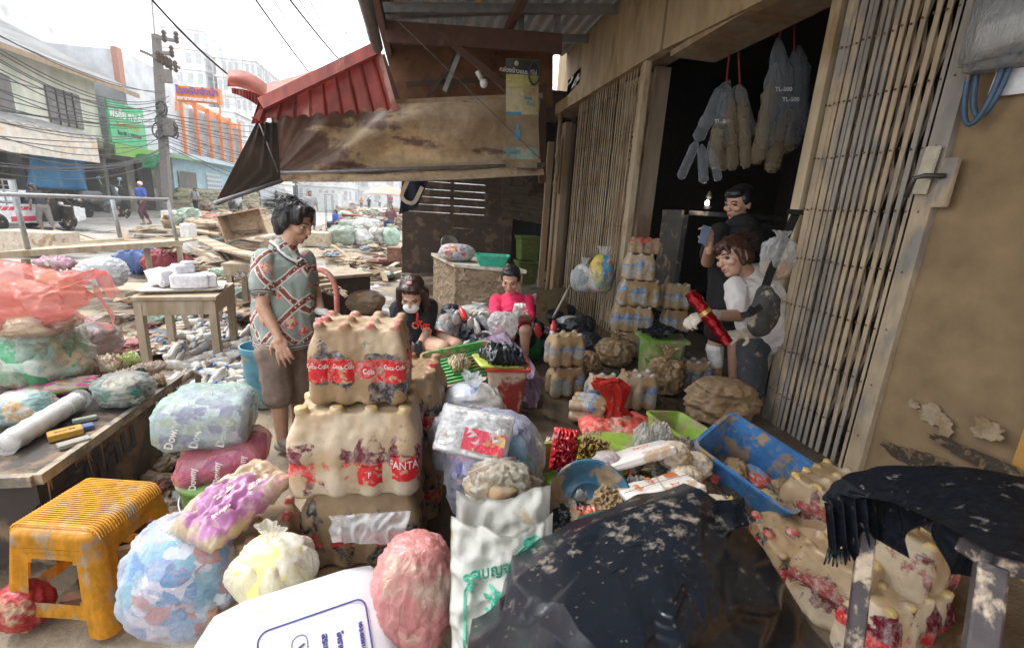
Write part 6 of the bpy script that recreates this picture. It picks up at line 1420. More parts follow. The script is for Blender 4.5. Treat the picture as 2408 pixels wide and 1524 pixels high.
fpk("brown water pack lying on its side on the wet floor before the stacked packs", 1345, 990, FL, 3, 2, .075, .24, M_wat2, 55, 1.2, (1.5, 0), .05, g=wp).location.z += .09
fpk("dark brown water pack beside the bandaged leg", 1640, 925, FL, 3, 2, .09, .25, M_wat, 56, .1, g=wp)
dg = "packs stacked inside the doorway"
y5 = G(1555, 905, FL); zt = FL
for i, (h_, nx_, m_, lb, dx) in enumerate(((.27, 3, M_wat2, "bottom pale pack of the stack inside the doorway", 0), (.26, 4, M_wat, "second brown pack from the floor inside the doorway", -.02), (.26, 4, M_wat, "third brown pack from the floor inside the doorway", .02), (.25, 3, M_wat2, "pale water pack below the small cola pack in the doorway", -.01), (.15, 4, M_cola2, "small brown pack of red cola cans topping the doorway stack", .02))):
    o = pack("bottle_pack", lb, V((y5.x+.05+dx, y5.y+.75, zt)), -.25, nx_, 2, .1 if i < 4 else .075, h_, m_, 60+i, group=dg, vox=.010); zt += h_-.008
for i, (dx, lb) in enumerate(((.42, "brown pack right of the doorway stack at floor level"), (.42, "brown pack second up right of the doorway stack"), (.40, "brown pack third up right of the doorway stack"))):
    pack("bottle_pack", lb, V((y5.x+.05+dx, y5.y+.72, FL+.25*i)), -.25, 3, 2, .09, .25, M_wat, 70+i, group=dg, vox=.011)
M_brbag = mat((.27, .18, .09), .4, (.38, .26, .15), .38, 6, .6, name="mud brown plastic bag", bd=.01)
def fbag(label, px, py, wpx, hpx, m, seed, z=FL, **kw): return bag("plastic_bag", label, "bag", px, py, wpx, hpx, z=z, m=m, seed=seed, **kw)
fbag("knotted mud brown bag behind the water packs by the gate", 1450, 868, 92, 82, M_brbag, 81, knot=True, cr=.05, ears=.22)
fbag("slumped mud brown bag between stacked packs and gate", 1378, 905, 60, 75, M_brbag, 82, knot=False, cr=.08)
fbag("torn mud brown bag leaning on the green bin", 1568, 935, 85, 115, M_brbag, 83, knot=True, cr=.08, ears=.25)
fbag("wrinkled brown sack standing before the gate edge", 1712, 1012, 158, 108, mat((.30, .205, .115), .3, (.42, .31, .20), .5, 5, .6, name="wrinkled brown sack", bd=.012), 84, knot=False, cr=.05, lump=.3, deep=.75)
# red knotted bag on a flat slab
M_redf = mat((.72, .05, .04), .12, (.6, .35, .28), .28, 14, .4, name="red plastic film", transl=.35)
rb = empty("red_plastic_bag", G(1440, 1035, FL), 0, "bright red plastic bag with a twisted upright top lying on a flat slab", "bag")
bm = pillowbm(.50, .32, .085, 9, .016); shift(bm, frame(G(1450, 1018, FL)+V((0, 0, .05)), V((RT.x, RT.y, -.02)), V((FW.x, FW.y, 0)))); part("flat_bag", bm, mat((.72, .14, .11), .42, (.66, .42, .33), .45, 7, .5, name="red film over muddy slab"), rb, True)
a_, b_, c_ = G(1440, 1005, FL)+V((0, 0, .07)), G(1440, 1005, FL)+V((0, 0, .20)), G(1440, 1005, FL)+V((-.04, 0, .33))
bm = bmesh.new()
def rk(u, v):
    L_ = [(a_, .10), (a_.lerp(b_, .5), .045), (b_, .055), (b_.lerp(c_, .6), .085), (c_, .05), (c_+V((-.06, -.02, .01)), .075), (c_+V((-.10, -.03, -.04)), .02)]
    k = min(len(L_)-2, int(v*(len(L_)-1))); t_ = v*(len(L_)-1)-k; p = L_[k][0].lerp(L_[k+1][0], t_); r = L_[k][1]+(L_[k+1][1]-L_[k][1])*t_
    an = 2*pi*u; rr_ = r*(1+.28*sin(5*an+v*3)+.15*sin(9*an)); return p+RT*(rr_*cos(an))+V((FW.x, FW.y, 0))*(rr_*.5*sin(an))+V((0, 0, .01*sin(an*3)))
grid(bm, rk, 60, 30, cu=True); part("twisted_top", bm, M_redf, rb, True)
# green bin with lid and black plastic in the doorway
M_lime = mat((.15, .33, .05), .5, (.33, .27, .15), .4, 7, .2, name="lime green plastic")
gb = tub("plastic_bin", "lime green plastic bin with debris on its lid beside the doorway stack", "bin", .15, .13, .36, M_lime); gp = G(1572, 935, FL)+V((FW.x, FW.y, 0))*.35; put(gb, gp, (0, 0, -.15)); gb.location.z = FL
bm = bmesh.new(); loft_rr(bm, [(.19, .15, .375, .03), (.19, .15, .395, .03), (.17, .13, .40, .03)], 4); link("lid", bm, M_lime, gb)
bm = bmesh.new(); tube(bm, [V((.17*cos(pi+i*pi/12), -.145-.02*sin(i*pi/12), .25-.05*sin(i*pi/12))) for i in range(13)], .006, 6); link("handle", bm, mat((.06, .16, .14), .1), gb, True)
bm = clothbm(.34, .24, lambda x, y: .02+.03*ridg((x*6, y*6, 0), 1.4, 3)+.05*max(0, 1-abs(x-.1)*5), 30); o = link("black_plastic_scrap", bm, M_blackp, None, True); put(o, gp+V((0, 0, .39)), (0, 0, .2)); o.location.z = FL+.40; tag(o, "black plastic scrap crumpled on the lime bin lid", "plastic scrap")
# maroon and cream square bin with lime lid and black bag
M_mar = mat((.42, .30, .24), .0, name="x"); M_mar = mat((.30, .035, .03), .58, (.55, .42, .33), .45, 4.5, .2, name="maroon bin under cream mud")
mb = tub("square_bin", "maroon square bin smeared with cream mud in front of the lilac sheet", "bin", .125, .125, .36, M_mar, .78); mp_ = G(1182, 1000, FL)+V((FW.x, FW.y, 0))*.13; put(mb, (mp_.x, mp_.y, FL), (0, 0, -.08))
bm = bmesh.new(); rr = random.Random(3); loft_rr(bm, [(.135, .135, .362, .02), (.142, .142, .366, .02), (.142, .142, .382, .02), (.128, .128, .382, .02)], 4, False, False); link("rim", bm, mat((.50, .04, .03), .25, rough=.35), mb)
bm = pillowbm(.26, .22, .09, 4, .03); o = link("black_bag", bm, M_blackp, None, True); put(o, (mp_.x-.03, mp_.y, FL+.43), (0, .12, .3)); tag(o, "crumpled glossy black bag on top of the maroon bin", "bag")
bm = bmesh.new(); loft_rr(bm, [(.15, .12, 0, .03), (.155, .125, .012, .03), (.145, .115, .02, .03)], 5); o = link("tray_lid", bm, mat((.52, .60, .12), .3, rough=.4), None, False); put(o, (mp_.x-.05, mp_.y+.02, FL+.372), (0, .10, .15)); tag(o, "pale lime lid under the black bag on the maroon bin", "lid")
# green tray leaning, with scrap
gt = tub("plastic_tray", "muddy green slatted tray lying tilted beside the crouching woman", "tray", .24, .17, .06, mat((.07, .32, .09), .5, (.38, .30, .17), .4, 8, .2, name="green tray"), .95); q_ = PW(1090, 872, 3.0); put(gt, q_, (.35, -.12, .25))
bm = bmesh.new()
for k in range(9): tube(bm, [(-.2, -.13+k*.032, .02), (.2, -.13+k*.032, .02)], .007, 6)
link("ridges", bm, mat((.10, .45, .12), .3, rough=.4), gt, True)
o = link("paper_scrap", pillowbm(.13, .11, .06, 6, .03), mat((.55, .45, .30), .4, name="crumpled paper"), None, True); put(o, q_+V((-.03, -.02, .06)), (.3, 0, .4)); tag(o, "crumpled tan paper scrap on the green tray", "paper scrap")
# lilac sheet draped
M_lila = mat((.56, .44, .60), .22, (.42, .30, .28), .55, 7, .35, name="lilac cloth", transl=.15)
li = empty("lilac_sheet", G(1210, 950, FL), 0, "crumpled lilac plastic sheet draped before the seated woman in pink", "sheet")
bm = bmesh.new()
def lf(u, v):
    tx = [(1112, 805), (1150, 790), (1190, 778), (1205, 800)]; bx = [(1165, 905), (1215, 955), (1262, 958), (1278, 900)]
    k = min(2, int(u*3)); t_ = u*3-k; A = [tx[k][i]+(tx[k+1][i]-tx[k][i])*t_ for i in (0, 1)]; B = [bx[k][i]+(bx[k+1][i]-bx[k][i])*t_ for i in (0, 1)]
    p = PW(A[0]+(B[0]-A[0])*v, A[1]+(B[1]-A[1])*v-12*sin(pi*v), 3.45-.25*v); return p-FW*(.10*sin(pi*v)+.08*(ridg((u*2.6, v*2.2, 0), 1.2, 3)-.5)+.04*(ridg((u*6, v*4, 1), 1.2, 3)-.5))
grid(bm, lf, 60, 50); bmesh.ops.solidify(bm, geom=list(bm.faces), thickness=.002); part("sheet", bm, M_lila, li, True)
# rubbish bags round the sorting women
rrr = random.Random(11); gB = "black rubbish bags round the sorting women"; gW = "white carrier bags among the black bags"
M_wf2 = film((.78, .80, .83), .62, .08, rough=.22, name="white carrier film"); M_mixc = cells([(.6, .6, .58), (.15, .25, .3), (.55, .1, .08), (.6, .5, .2), (.3, .35, .4), (.7, .7, .7), (.08, .08, .1)], 14, .12, name="mixed rubbish")
for (px, py, wp_, hp_) in ((1058, 745, 40, 34), (1072, 775, 50, 40), (1108, 800, 55, 50), (1130, 832, 60, 48), (1090, 725, 36, 36), (1078, 830, 44, 36), (1255, 790, 48, 46), (1275, 830, 52, 48), (1300, 760, 46, 36), (1352, 800, 56, 52), (1385, 838, 54, 56), (1330, 745, 40, 34), (1245, 745, 40, 34), (1310, 800, 52, 44), (1375, 780, 46, 40)):
    fbag("black rubbish bag in the heap behind the water packs and the seated woman", px, py+12, wp_*1.1, hp_*1.15, M_blackp, rrr.randint(1, 999), group=gB, knot=rrr.random() < .5, cr=.08, nu=40, nv=26)
for (px, py, wp_, hp_) in ((1120, 752, 72, 44), (1085, 770, 50, 46), (1150, 770, 46, 50), (1052, 800, 50, 80), (1110, 845, 60, 34), (1290, 745, 50, 36), (1345, 775, 62, 34), (1265, 720, 44, 34), (1255, 810, 40, 44), (1370, 815, 44, 34), (1145, 815, 50, 40)):
    fbag("thin white carrier bag of rubbish among the black bags round the women", px, py+8, wp_, hp_, M_wf2, rrr.randint(1, 999), group=gW, knot=rrr.random() < .5, cr=.07, lump=.25, nu=40, nv=26, inner=M_mixc if rrr.random() < .8 else None)
o = bag("plastic_bag", "clear bag held open between the pink-shirted woman's hands", "bag", 1180, 800, 70, 62, w=3.5, m=film((.8, .8, .82), .5, .04, name="clear bag film"), seed=91, knot=False, cr=.06)
for i, (x, y, c_) in enumerate(((1095, 752, (.6, .04, .04)), (1072, 760, (.7, .7, .7)), (1108, 768, (.65, .65, .6)), (1300, 790, (.6, .05, .05)), (1268, 790, (.6, .05, .05)), (1125, 785, (.7, .72, .75)), (1088, 820, (.7, .7, .68)))):
    bm = bmesh.new(); lathe(bm, [(.022, 0), (.028, .02), (.028, .09), (.012, .12), (.012, .14)], 12); o = link("small_bottle", bm, mat(c_, .15, rough=.3), None, True); put(o, PW(x, y, 3.75), (rrr.uniform(-.8, .8), rrr.uniform(-.8, .8), 0)); tag(o, "small product bottle among the rubbish bags", "bottle", "small bottles among the rubbish bags")
# carrier bags hung on the tan gate
hb1 = bag("plastic_bag", "clear carrier bag of jars hanging on the tan gate, nearer its left", "bag", 1372, 690, 56, 82, w=5.0, m=film((.75, .78, .80), .38, .05, name="clear carrier film"), seed=95, knot=True, ears=.3, cr=.05, inner=cells([(.35, .42, .36), (.6, .65, .62), (.25, .30, .30), (.5, .52, .5)], 8, .03, name="jars in bag"))
hb2 = bag("plastic_bag", "clear carrier bag with orange and blue goods hanging on the tan gate stile", "bag", 1413, 692, 60, 112, w=4.9, m=film((.78, .8, .82), .34, .05, name="clear carrier film"), seed=96, knot=True, ears=.4, neck=.10, cr=.05, inner=cells([(.70, .20, .05), (.10, .35, .55), (.6, .5, .1), (.65, .65, .65), (.12, .35, .1)], 10, .02, name="orange and blue goods"))
hb3 = bag("plastic_bag", "clear bag of orange snacks hanging from the open gate behind the strap", "bag", 1832, 662, 70, 118, w=2.72, m=film((.8, .82, .84), .36, .05, name="clear snack film"), seed=97, knot=True, ears=.15, neck=.3, cr=.05, lump=.1)
bm = bagbm(.15, .12, .11, 5, False, cr=.02); i_ = link("snacks", bm, mat((.50, .20, .03), .3, (.6, .42, .12), .6, 40, .6, name="orange snacks"), hb3, True); i_.location = (.01, .0, .01)
# cabinet (mud plastered) with tub and bags on top
M_cab = mat((.26, .185, .115), .4, (.36, .27, .17), .7, 7, .9, name="mud plastered board", bd=.03)
cb_ = empty("mud_caked_counter", (.7, 5.7, FL), 0, "square counter with mud plastered sides and a dirty white top", "counter")
p0, p1_, p2_ = G(1065, 728, FL), G(1218, 765, FL), G(1015, 690, FL); top_z = .98
pts = [V((.36, 5.55, 0)), V((1.12, 5.10, 0)), V((1.50, 5.85, 0)), V((.62, 6.30, 0))]
p0 = PW(1068, 742, 5.3); 
def cnr(px, py, w_): q = PW(px, py, w_); return q
c1 = G(1068, 742, FL); zt1 = PX(1068, 622, c1.x).z
c2 = G(1222, 760, FL); c0 = G(1018, 700, FL)
zt_ = PX(1068, 622, c1.x).z
c3 = c0+(c2-c1)
bm = bmesh.new(); hexa(bm, [(c1.x, c1.y, FL), (c2.x, c2.y, FL), (c3.x, c3.y, FL), (c0.x, c0.y, FL), (c1.x, c1.y, zt_), (c2.x, c2.y, zt_), (c3.x, c3.y, zt_), (c0.x, c0.y, zt_)]); bmesh.ops.subdivide_edges(bm, edges=bm.edges, cuts=14, use_grid_fill=True); crumple(bm, .012, 7, 3); part("body", bm, M_cab, cb_)
u1 = (c2-c1).normalized()*.03; u2 = (c0-c1).normalized()*.03
bm = bmesh.new(); hexa(bm, [V((p.x, p.y, zt_+.004)) for p in (c1-u1-u2, c2+u1-u2, c3+u1+u2, c0-u1+u2)]+[V((p.x, p.y, zt_+.045)) for p in (c1-u1-u2, c2+u1-u2, c3+u1+u2, c0-u1+u2)]); part("counter_top", bm, mat((.55, .52, .46), .4, MUD_D, .6, 6, .3, name="dirty white top"), cb_)
M_teal = mat((.06, .50, .34), .18, MUD_D, .35, 8, name="sea green plastic")
tg = tub("plastic_basin", "sea green rectangular basin on the mud caked counter", "basin", .20, .14, .12, M_teal, .75); qq = PW(1158, 603, proj(V((c2.x, c2.y, zt_)))[2]+.15); put(tg, (qq.x, qq.y, zt_+.046), (0, 0, -.15))
ob = bag("plastic_bag", "clear bag of red labelled packets on the mud caked counter", "bag", 1070, 608, 80, 40, w=proj(V((c1.x, c1.y, zt_)))[2]+.1, m=film((.8, .8, .82), .3, .04, name="clear packet film"), seed=99, knot=False, cr=.07, inner=cells([(.55, .06, .06), (.7, .7, .7), (.3, .35, .5), (.6, .5, .2)], 12, .05, name="red packets")); ob.location.z = zt_+.046
bm = bmesh.new(); lathe(bm, [(.02, 0), (.09, .01), (.13, .035), (.135, .04), (.12, .035), (.02, .015)], 24); o = link("steel_bowl", bm, mat((.45, .45, .46), .1, rough=.25, metal=.8), None, True); q = PW(1050, 572, proj(V((c0.x, c0.y, zt_)))[2]); put(o, (q.x+.04, q.y-.05, zt_+.18), (1.1, -.2, .3)); tag(o, "small round steel bowl tipped up behind the packets on the counter", "bowl")
# green drums in dark room
for i, (z0, lb) in enumerate(((FL, "dark green storage box at the bottom of the back doorway stack"), (FL+.45, "olive green storage box on top in the back doorway"))):
    q = G(1240, 670, FL); bm = bmesh.new(); loft_rr(bm, [(.17, .14, 0, .03), (.19, .16, .36, .03), (.21, .18, .38, .03), (.21, .18, .42, .03)], 4); o = link("storage_box", bm, mat((.10, .14, .03), .2, name="olive plastic"), None, False); put(o, (q.x, q.y+.2, z0), (0, 0, .1)); tag(o, lb, "storage box")
# board and broom against the gate, left
bm = bmesh.new(); q = [PW(1258, 780, 5.2), PW(1335, 745, 5.6), PW(1330, 675, 5.7), PW(1262, 685, 5.3)]; quadgrid(bm, *q, 6, 6, None, .03); tag(link("leaning_panel", bm, mat((.42, .34, .22), .4, MUD_M, .6, 4, name="muddy panel")), "muddy cream panel leaning behind the seated woman in pink", "panel")
bm = bmesh.new(); tube(bm, [PW(1300, 748, 4.9), PW(1350, 655, 5.3)], .014, 8); tag(link("stick", bm, mat((.45, .43, .38), .3), None, True), "thin pale pole leaning against the tan gate", "pole")
# ---- blue bin tipped, right centre
M_blue = mat((.06, .20, .46), .44, (.33, .235, .13), .35, 7.5, .3, name="blue plastic splashed with mud", bd=.008)
bb_ = tub("storage_bin", "blue plastic bin splashed with mud, tipped towards the camera beside the gate", "bin", .205, .15, .22, M_blue, .86, rim=.014)
a0, a1, a2 = PW(1655, 1110-40, 1.95), PW(1845, 1200-30, 1.70), PW(1735, 995, 2.15)
xa = (PW(1852, 1165, 1.72)-PW(1672, 1040, 1.92)).normalized(); ya = (PW(1738, 985, 2.06)-PW(1675, 1045, 1.93)); ya = (ya-xa*ya.dot(xa)).normalized(); za = xa.cross(ya)
cen = (PW(1765, 1105, 1.88)); 
ctr_top = PW(1782, 1080, 1.90); Mb = Matrix((xa, ya, za)).transposed().to_4x4(); Mb.translation = ctr_top-za*.22; bb_.matrix_world = Mb
for k, (x, y, s_, m_) in enumerate(((.02, .03, .09, cells([(.6, .55, .48), (.5, .12, .1), (.65, .6, .5), (.2, .3, .45)], 14, .3, name="muddy packets")), (.10, -.03, .08, M_mixc), (-.05, -.02, .07, M_brbag), (.13, .06, .06, M_brbag))):
    o = link("muddy_packet", bagbm(s_*1.8, s_*1.4, s_*1.2, 100+k, False, cr=.08, nu=36, nv=24), m_, None, True); o.matrix_world = Mb @ Matrix.Translation((x, y, .012+.05*(k > 1))) @ Matrix.Rotation(k, 4, 'Z'); tag(o, "muddy sachet bundle lying inside the tipped blue bin", "packet", "packets inside the blue bin")
# supporting heap under it is the clutter below
# green basket right of red bag
M_lime2 = mat((.27, .42, .06), .42, (.33, .27, .15), .35, 9, .15, name="bright lime plastic")
gk = tub("plastic_basket", "bright lime green basket lying tilted behind the blue bin", "basket", .16, .11, .10, M_lime2, .85); xk = (PW(1660, 1030, 2.15)-PW(1575, 975, 2.4)).normalized(); yk = (PW(1560, 980, 2.45)-PW(1545, 1005, 2.28)); yk = (yk-xk*yk.dot(xk)).normalized(); zk = xk.cross(yk); Mk = Matrix((xk, yk, zk)).transposed().to_4x4(); Mk.translation = PW(1602, 1020, 2.3)-zk*.06; gk.matrix_world = Mk
# lime tub left
gl_ = tub("plastic_tub", "lime green tub holding red chip packets beside the violet bag", "tub", .17, .12, .14, M_lime2, .85); q = PW(1345, 1145, 1.95); put(gl_, q, (.15, -.05, .1)); 
bm = bmesh.new(); loft_rr(bm, [(.20, .08, 0, .02), (.20, .08, .015, .02)], 4); o = link("flat_tray", bm, M_lime2); put(o, PW(1520, 1050, 2.1), (.1, .05, -.1)); tag(o, "flat lime green lid beneath the red slab", "lid")
# packets
M_chip = cells([(.55, .02, .03), (.60, .03, .04), (.5, .02, .04), (.55, .5, .48), (.6, .05, .05)], 7, .16, (.5, .38, .28), .2, "red foil snack packet"); M_gold = mat((.45, .33, .06), .4, (.30, .2, .1), .22, 9, .6, metal=.5, name="gold foil packet")
def flat(name, label, cat, px, py, w_, sx, sy, h, m, seed, yaw=0, tilt=0, roll=0, cr=.012, group=None):
    o = link(name, pillowbm(sx, sy, h, seed, cr), m, None, True); p = PW(px, py, w_); o.location = p; o.rotation_euler = (tilt, roll, yaw-YAW); tag(o, label, cat, group); return o
M_clrp = film((.75, .74, .72), .4, .15, rough=.16, name="clear packet film")
o = flat("chip_packet", "red and clear snack packet standing in the lime tub", "packet", 1325, 1060, 1.95, .11, .19, .05, M_chip, 3, .1, 1.2, .15, .02)
flat("foil_packet", "crumpled gold foil packet right of the red snack packet", "packet", 1393, 1068, 1.9, .12, .14, .07, M_gold, 5, -.3, 1.0, .1, .03)
# orange printed white plastic bag bundles
t = NT("orange printed film"); c = t.coord(False); v_ = t.n("TexVoronoi"); v_.inputs['Scale'].default_value = 22; t.l(c, v_.inputs['Vector']); n_ = t.noise(c, 60, 3); n6 = t.noise(c, 7, 5, .6)
d1 = t.math('MULTIPLY', t.ramp(v_.outputs['Distance'], .22, .18), t.ramp(n_, .42, .5)); v2 = t.n("TexVoronoi"); v2.inputs['Scale'].default_value = 5; t.l(c, v2.inputs['Vector']); d2 = t.math('MULTIPLY', t.ramp(v2.outputs['Distance'], .22, .2), t.ramp(n_, .45, .55))
col = t.mix(t.math('MAXIMUM', d1, d2), (.72, .70, .68), (.70, .20, .08)); col = t.mix(t.ramp(n6, .56, .62), col, (.48, .36, .24))
M_opr = t.bsdf(col, .3, 0., n_, .1, .003)
def bundle(label, px, py, w_, sx, sy, h, x2, y2, w2, seed, tm=None):
    o = empty("bag_bundle", PW(px, py, w_), 0, label, "bag bundle", "bundles of new plastic bags"); bm = bmesh.new(); loft_rr(bm, [(sx/2-.006, sy/2-.006, 0, .008), (sx/2, sy/2, .008, .01), (sx/2, sy/2, h-.006, .01), (sx/2-.008, sy/2-.008, h, .01)], 4); bmesh.ops.subdivide_edges(bm, edges=bm.edges, cuts=3, use_grid_fill=True); crumple(bm, .006, 9, seed)
    link("stack", bm, M_opr, o, True); f_ = frame(PW(px, py, w_), PW(x2, y2, w2)-PW(px, py, w_), V((0, .35, 1)).cross(PW(x2, y2, w2)-PW(px, py, w_))); o.matrix_world = f_; return o
b1_ = bundle("upper white bundle of orange printed bags propped on the muddy heap", 1505, 1080, 1.85, .27, .17, .035, 1590, 1055, 1.85, 3)
b2_ = bundle("lower white bundle of orange printed bags tied with string", 1550, 1160, 1.65, .27, .20, .03, 1640, 1140, 1.66, 5)
M_orp = mat((.70, .20, .07), .1, name="orange print")
text("6X18", .032, M_orp, b2_, (-.01, .05, .037), (0, 0, pi/2)); text("ถุงหูหิ้ว", .026, M_orp, b2_, (-.07, .0, .037), (0, 0, -pi/2)); text("ตราบัว", .026, M_orp, b1_, (.02, .02, .041)); text("RT", .03, M_orp, b2_, (.05, -.05, .037))
bm = bmesh.new()
for k in range(8): box(bm, (.075, .04+.0055*k, .0365), (.045, .0028, .002))
link("barcode", bm, M_orp, b2_)
bm = bmesh.new(); tube(bm, [(-.13, -.02, .035), (0, .0, .04), (.13, .03, .035)], .0015, 5); tube(bm, [(.0, -.1, .035), (.01, 0, .041), (.03, .1, .035)], .0015, 5); link("string", bm, M_wood, b2_)
bag("cup_pack", "clear wrapped roll of white cups left of the orange printed bundles", "cup pack", 1425, 1150, 75, 80, w=1.82, m=film((.72, .68, .66), .6, .3, name="cup pack film"), seed=110, knot=False, cr=.03, inner=mat((.60, .50, .55), .2, (.5, .1, .3), name="cups with pink print"))
for (px, py, w_, s_, lb) in ((1590, 1110, 1.8, .10, "pale bundle of bags wedged between orange bundle and blue bin"), (1615, 1165, 1.75, .11, "round pale bundle of bags lower beside the blue bin"), (1640, 1135, 1.85, .08, "small pale knotted bundle beside the blue bin"), (1690, 1240, 1.6, .13, "pale striped bundle beneath the blue bin"), (1720, 1290, 1.6, .12, "dirty white packet below the blue bin")):
    bag("bag_bundle", lb, "bag bundle", px, py, 75, 60, w=w_, m=mat((.60, .53, .42), .4, MUD_D, .5, 12, .6, name="dirty bundle"), seed=int(px), knot=False, cr=.06, nu=44, nv=28)
flat("paper_bag", "brown printed paper bag left of the tied bundle", "paper bag", 1440, 1185, 1.7, .15, .12, .05, mat((.34, .24, .13), .3, MUD_M, .7, 14, .5, name="brown paper"), 7, -.3, .5, .2, .015)
flat("clear_bag", "knotted clear bag behind the upper printed bundle", "bag", 1535, 1035, 2.0, .16, .10, .10, M_clrp, 9, 0, .3, 0, .04)
flat("clear_bag", "dirty clear bag between bundles and lime basket", "bag", 1600, 1075, 2.0, .20, .15, .10, film((.5, .45, .38), .5, .4, name="dirty clear film"), 12, .5, .3, .2, .04)
bm = bmesh.new(); bar(bm, PW(1278, 1152, 1.78), PW(1570, 1235, 1.62), .05, .03); bmesh.ops.subdivide_edges(bm, edges=bm.edges, cuts=6); crumple(bm, .004, 12, 1); tag(link("wooden_plank", bm, mat((.10, .075, .05), .4, (.26, .19, .12), .8, 6, .4, streak=(.3, 1, 1), name="dark wet plank")), "dark wet plank lying across the heap left of the printed bundles", "plank")
bm = bmesh.new(); lathe(bm, [(.02, 0), (.11, .0), (.13, .01), (.155, .045), (.16, .05), (.15, .05), (.12, .015), (.08, .012), (.075, .025), (.07, .012), (.02, .012)], 32); o = link("blue_basin", bm, mat((.05, .16, .26), .5, (.33, .24, .15), .35, 9, name="blue basin"), None, True); put(o, PW(1385, 1185, 1.72), (.9, .15, -.35)); tag(o, "round ribbed blue basin tipped behind the dark plank", "basin")
bm = bmesh.new(); loft_rr(bm, [(.07, .045, 0, .004), (.07, .045, .035, .004)], 2); loft_rr(bm, [(.07, .045, .036, .004), (.07, .045, .045, .004)], 2, mi=1); o = link("scouring_sponge", bm, [mat((.50, .42, .20), .35), mat((.03, .16, .12), .35, sc=22)]); put(o, PW(1400, 1250, 1.5), (.5, .1, .3)); tag(o, "yellow scouring sponge with dark green top before the dark plank", "sponge")
for k, (x0, y0, w0, x1, y1, w1) in enumerate(((1300, 1180, 1.7, 1370, 1240, 1.55), (1310, 1255, 1.5, 1390, 1230, 1.55), (1330, 1150, 1.8, 1360, 1230, 1.55))):
    bm = bmesh.new(); bar(bm, PW(x0, y0, w0), PW(x1, y1, w1), .025, .012); tag(link("wood_strip", bm, M_wood), "muddy broken wood strip under the dark plank", "wood strip", "broken wood strips by the plank")
pals = [cells(p_, 13, .3, name="small packets") for p_ in ([(.6, .55, .48), (.55, .1, .08), (.6, .5, .2)], [(.65, .63, .6), (.6, .25, .1), (.5, .45, .4)], [(.45, .38, .28), (.2, .3, .4), (.5, .45, .35)])]+[M_brbag, M_clrp, M_blackp]
pp_ = [link("muddy_packet", pillowbm(.13, .09, .04, k, .016, 20), pals[k], None, True) for k in range(6)]; rq = random.Random(8)
for k in range(95):
    x, y = rq.uniform(1285, 1720), rq.uniform(1030, 1250); o = pp_[k] if k < 6 else pp_[k % 6].copy()
    if k >= 6: LK(o)
    p = G(x, y, .60-.10*(y < 1110)-.1*rq.random()); o.location = p; o.rotation_euler = (rq.gauss(0, .5), rq.gauss(0, .5), rq.uniform(0, 6)); s_ = rq.uniform(.6, 1.3); o.scale = (s_, s_, s_); tag(o, "small muddy packet strewn over the heap around the printed bundles", "packet", "small packets on the debris heap")
# hidden heap that carries the goods: muddy debris mound
def mound(name, label, pts, m, seed=0, amp=.04):
    bm = bmesh.new(); cx_ = sum(p[0] for p in pts)/len(pts); cy_ = sum(p[1] for p in pts)/len(pts); n = len(pts)
    h = pts[0][2]
    def f(u, v):
        k = int(u*n) % n; t_ = u*n-int(u*n); a, b = pts[k], pts[(k+1) % n]; x = a[0]+(b[0]-a[0])*t_; y = a[1]+(b[1]-a[1])*t_; z0 = a[3]+(b[3]-a[3])*t_; hh = a[2]+(b[2]-a[2])*t_
        r = 1-v; X = cx_+(x-cx_)*r; Y = cy_+(y-cy_)*r; Z = z0+(hh)*(min(1, v*1.6)**.7); q = V((X, Y, Z)); return q+V((nz(q, 3, seed)*amp, nz(q, 3, seed+9)*amp, (nz(q, 4, seed+5)+.5*nz(q, 11, seed))*amp*(1 if v > 0 else 0)))
    grid(bm, f, 90, 24, cu=True); o = link(name, bm, m, None, True); o['kind'] = 'stuff'; o['label'] = label; return o
M_debm = mudground("muddy debris", (.30, .23, .15), (.12, .09, .055), .5, 5, .8)
mound("debris", "muddy debris heap carrying the bags and bundles", [(.55, 1.35, .32, FL), (.9, 1.2, .34, FL), (1.35, 1.15, .30, FL), (1.75, 1.35, .22, FL), (1.8, 1.7, .20, FL), (1.45, 2.0, .16, FL), (.95, 2.05, .16, FL), (.6, 1.8, .2, FL)], M_debm, 3)
# ---- clear cup sleeves hanging in the doorway
M_slv = film((.34, .37, .42), .20, .06, (.22, .17, .10), .16, name="clear cup sleeve"); M_slvt = film((.38, .29, .16), .34, .2, (.26, .19, .11), .2, name="muddy cup sleeve")
gS = "clear sleeves of plastic cups hanging in the doorway"
slv = [(1700, 210, 1655, 300, .05, 0), (1708, 215, 1690, 330, .06, 1), (1728, 205, 1740, 340, .06, 0), (1738, 200, 1750, 300, .055, 2), (1700, 300, 1700, 400, .05, 2), (1822, 150, 1800, 350, .06, 0), (1845, 130, 1848, 340, .06, 1), (1878, 110, 1878, 300, .055, 0), (1860, 250, 1850, 360, .05, 2), (1705, 195, 1640, 330, .05, 0), (1715, 190, 1672, 380, .05, 1), (1712, 200, 1705, 350, .05, 0), (1735, 200, 1768, 320, .045, 0), (1720, 230, 1722, 400, .045, 2), (1690, 290, 1680, 395, .045, 2), (1745, 230, 1755, 395, .045, 2),
       (1830, 90, 1830, 330, .06, 1), (1815, 190, 1780, 385, .05, 2), (1835, 270, 1815, 405, .055, 2), (1868, 120, 1862, 350, .06, 0), (1888, 130, 1882, 320, .05, 0), (1640, 330, 1600, 420, .035, 0), (1650, 340, 1655, 430, .035, 0), (1670, 350, 1690, 425, .03, 0)]
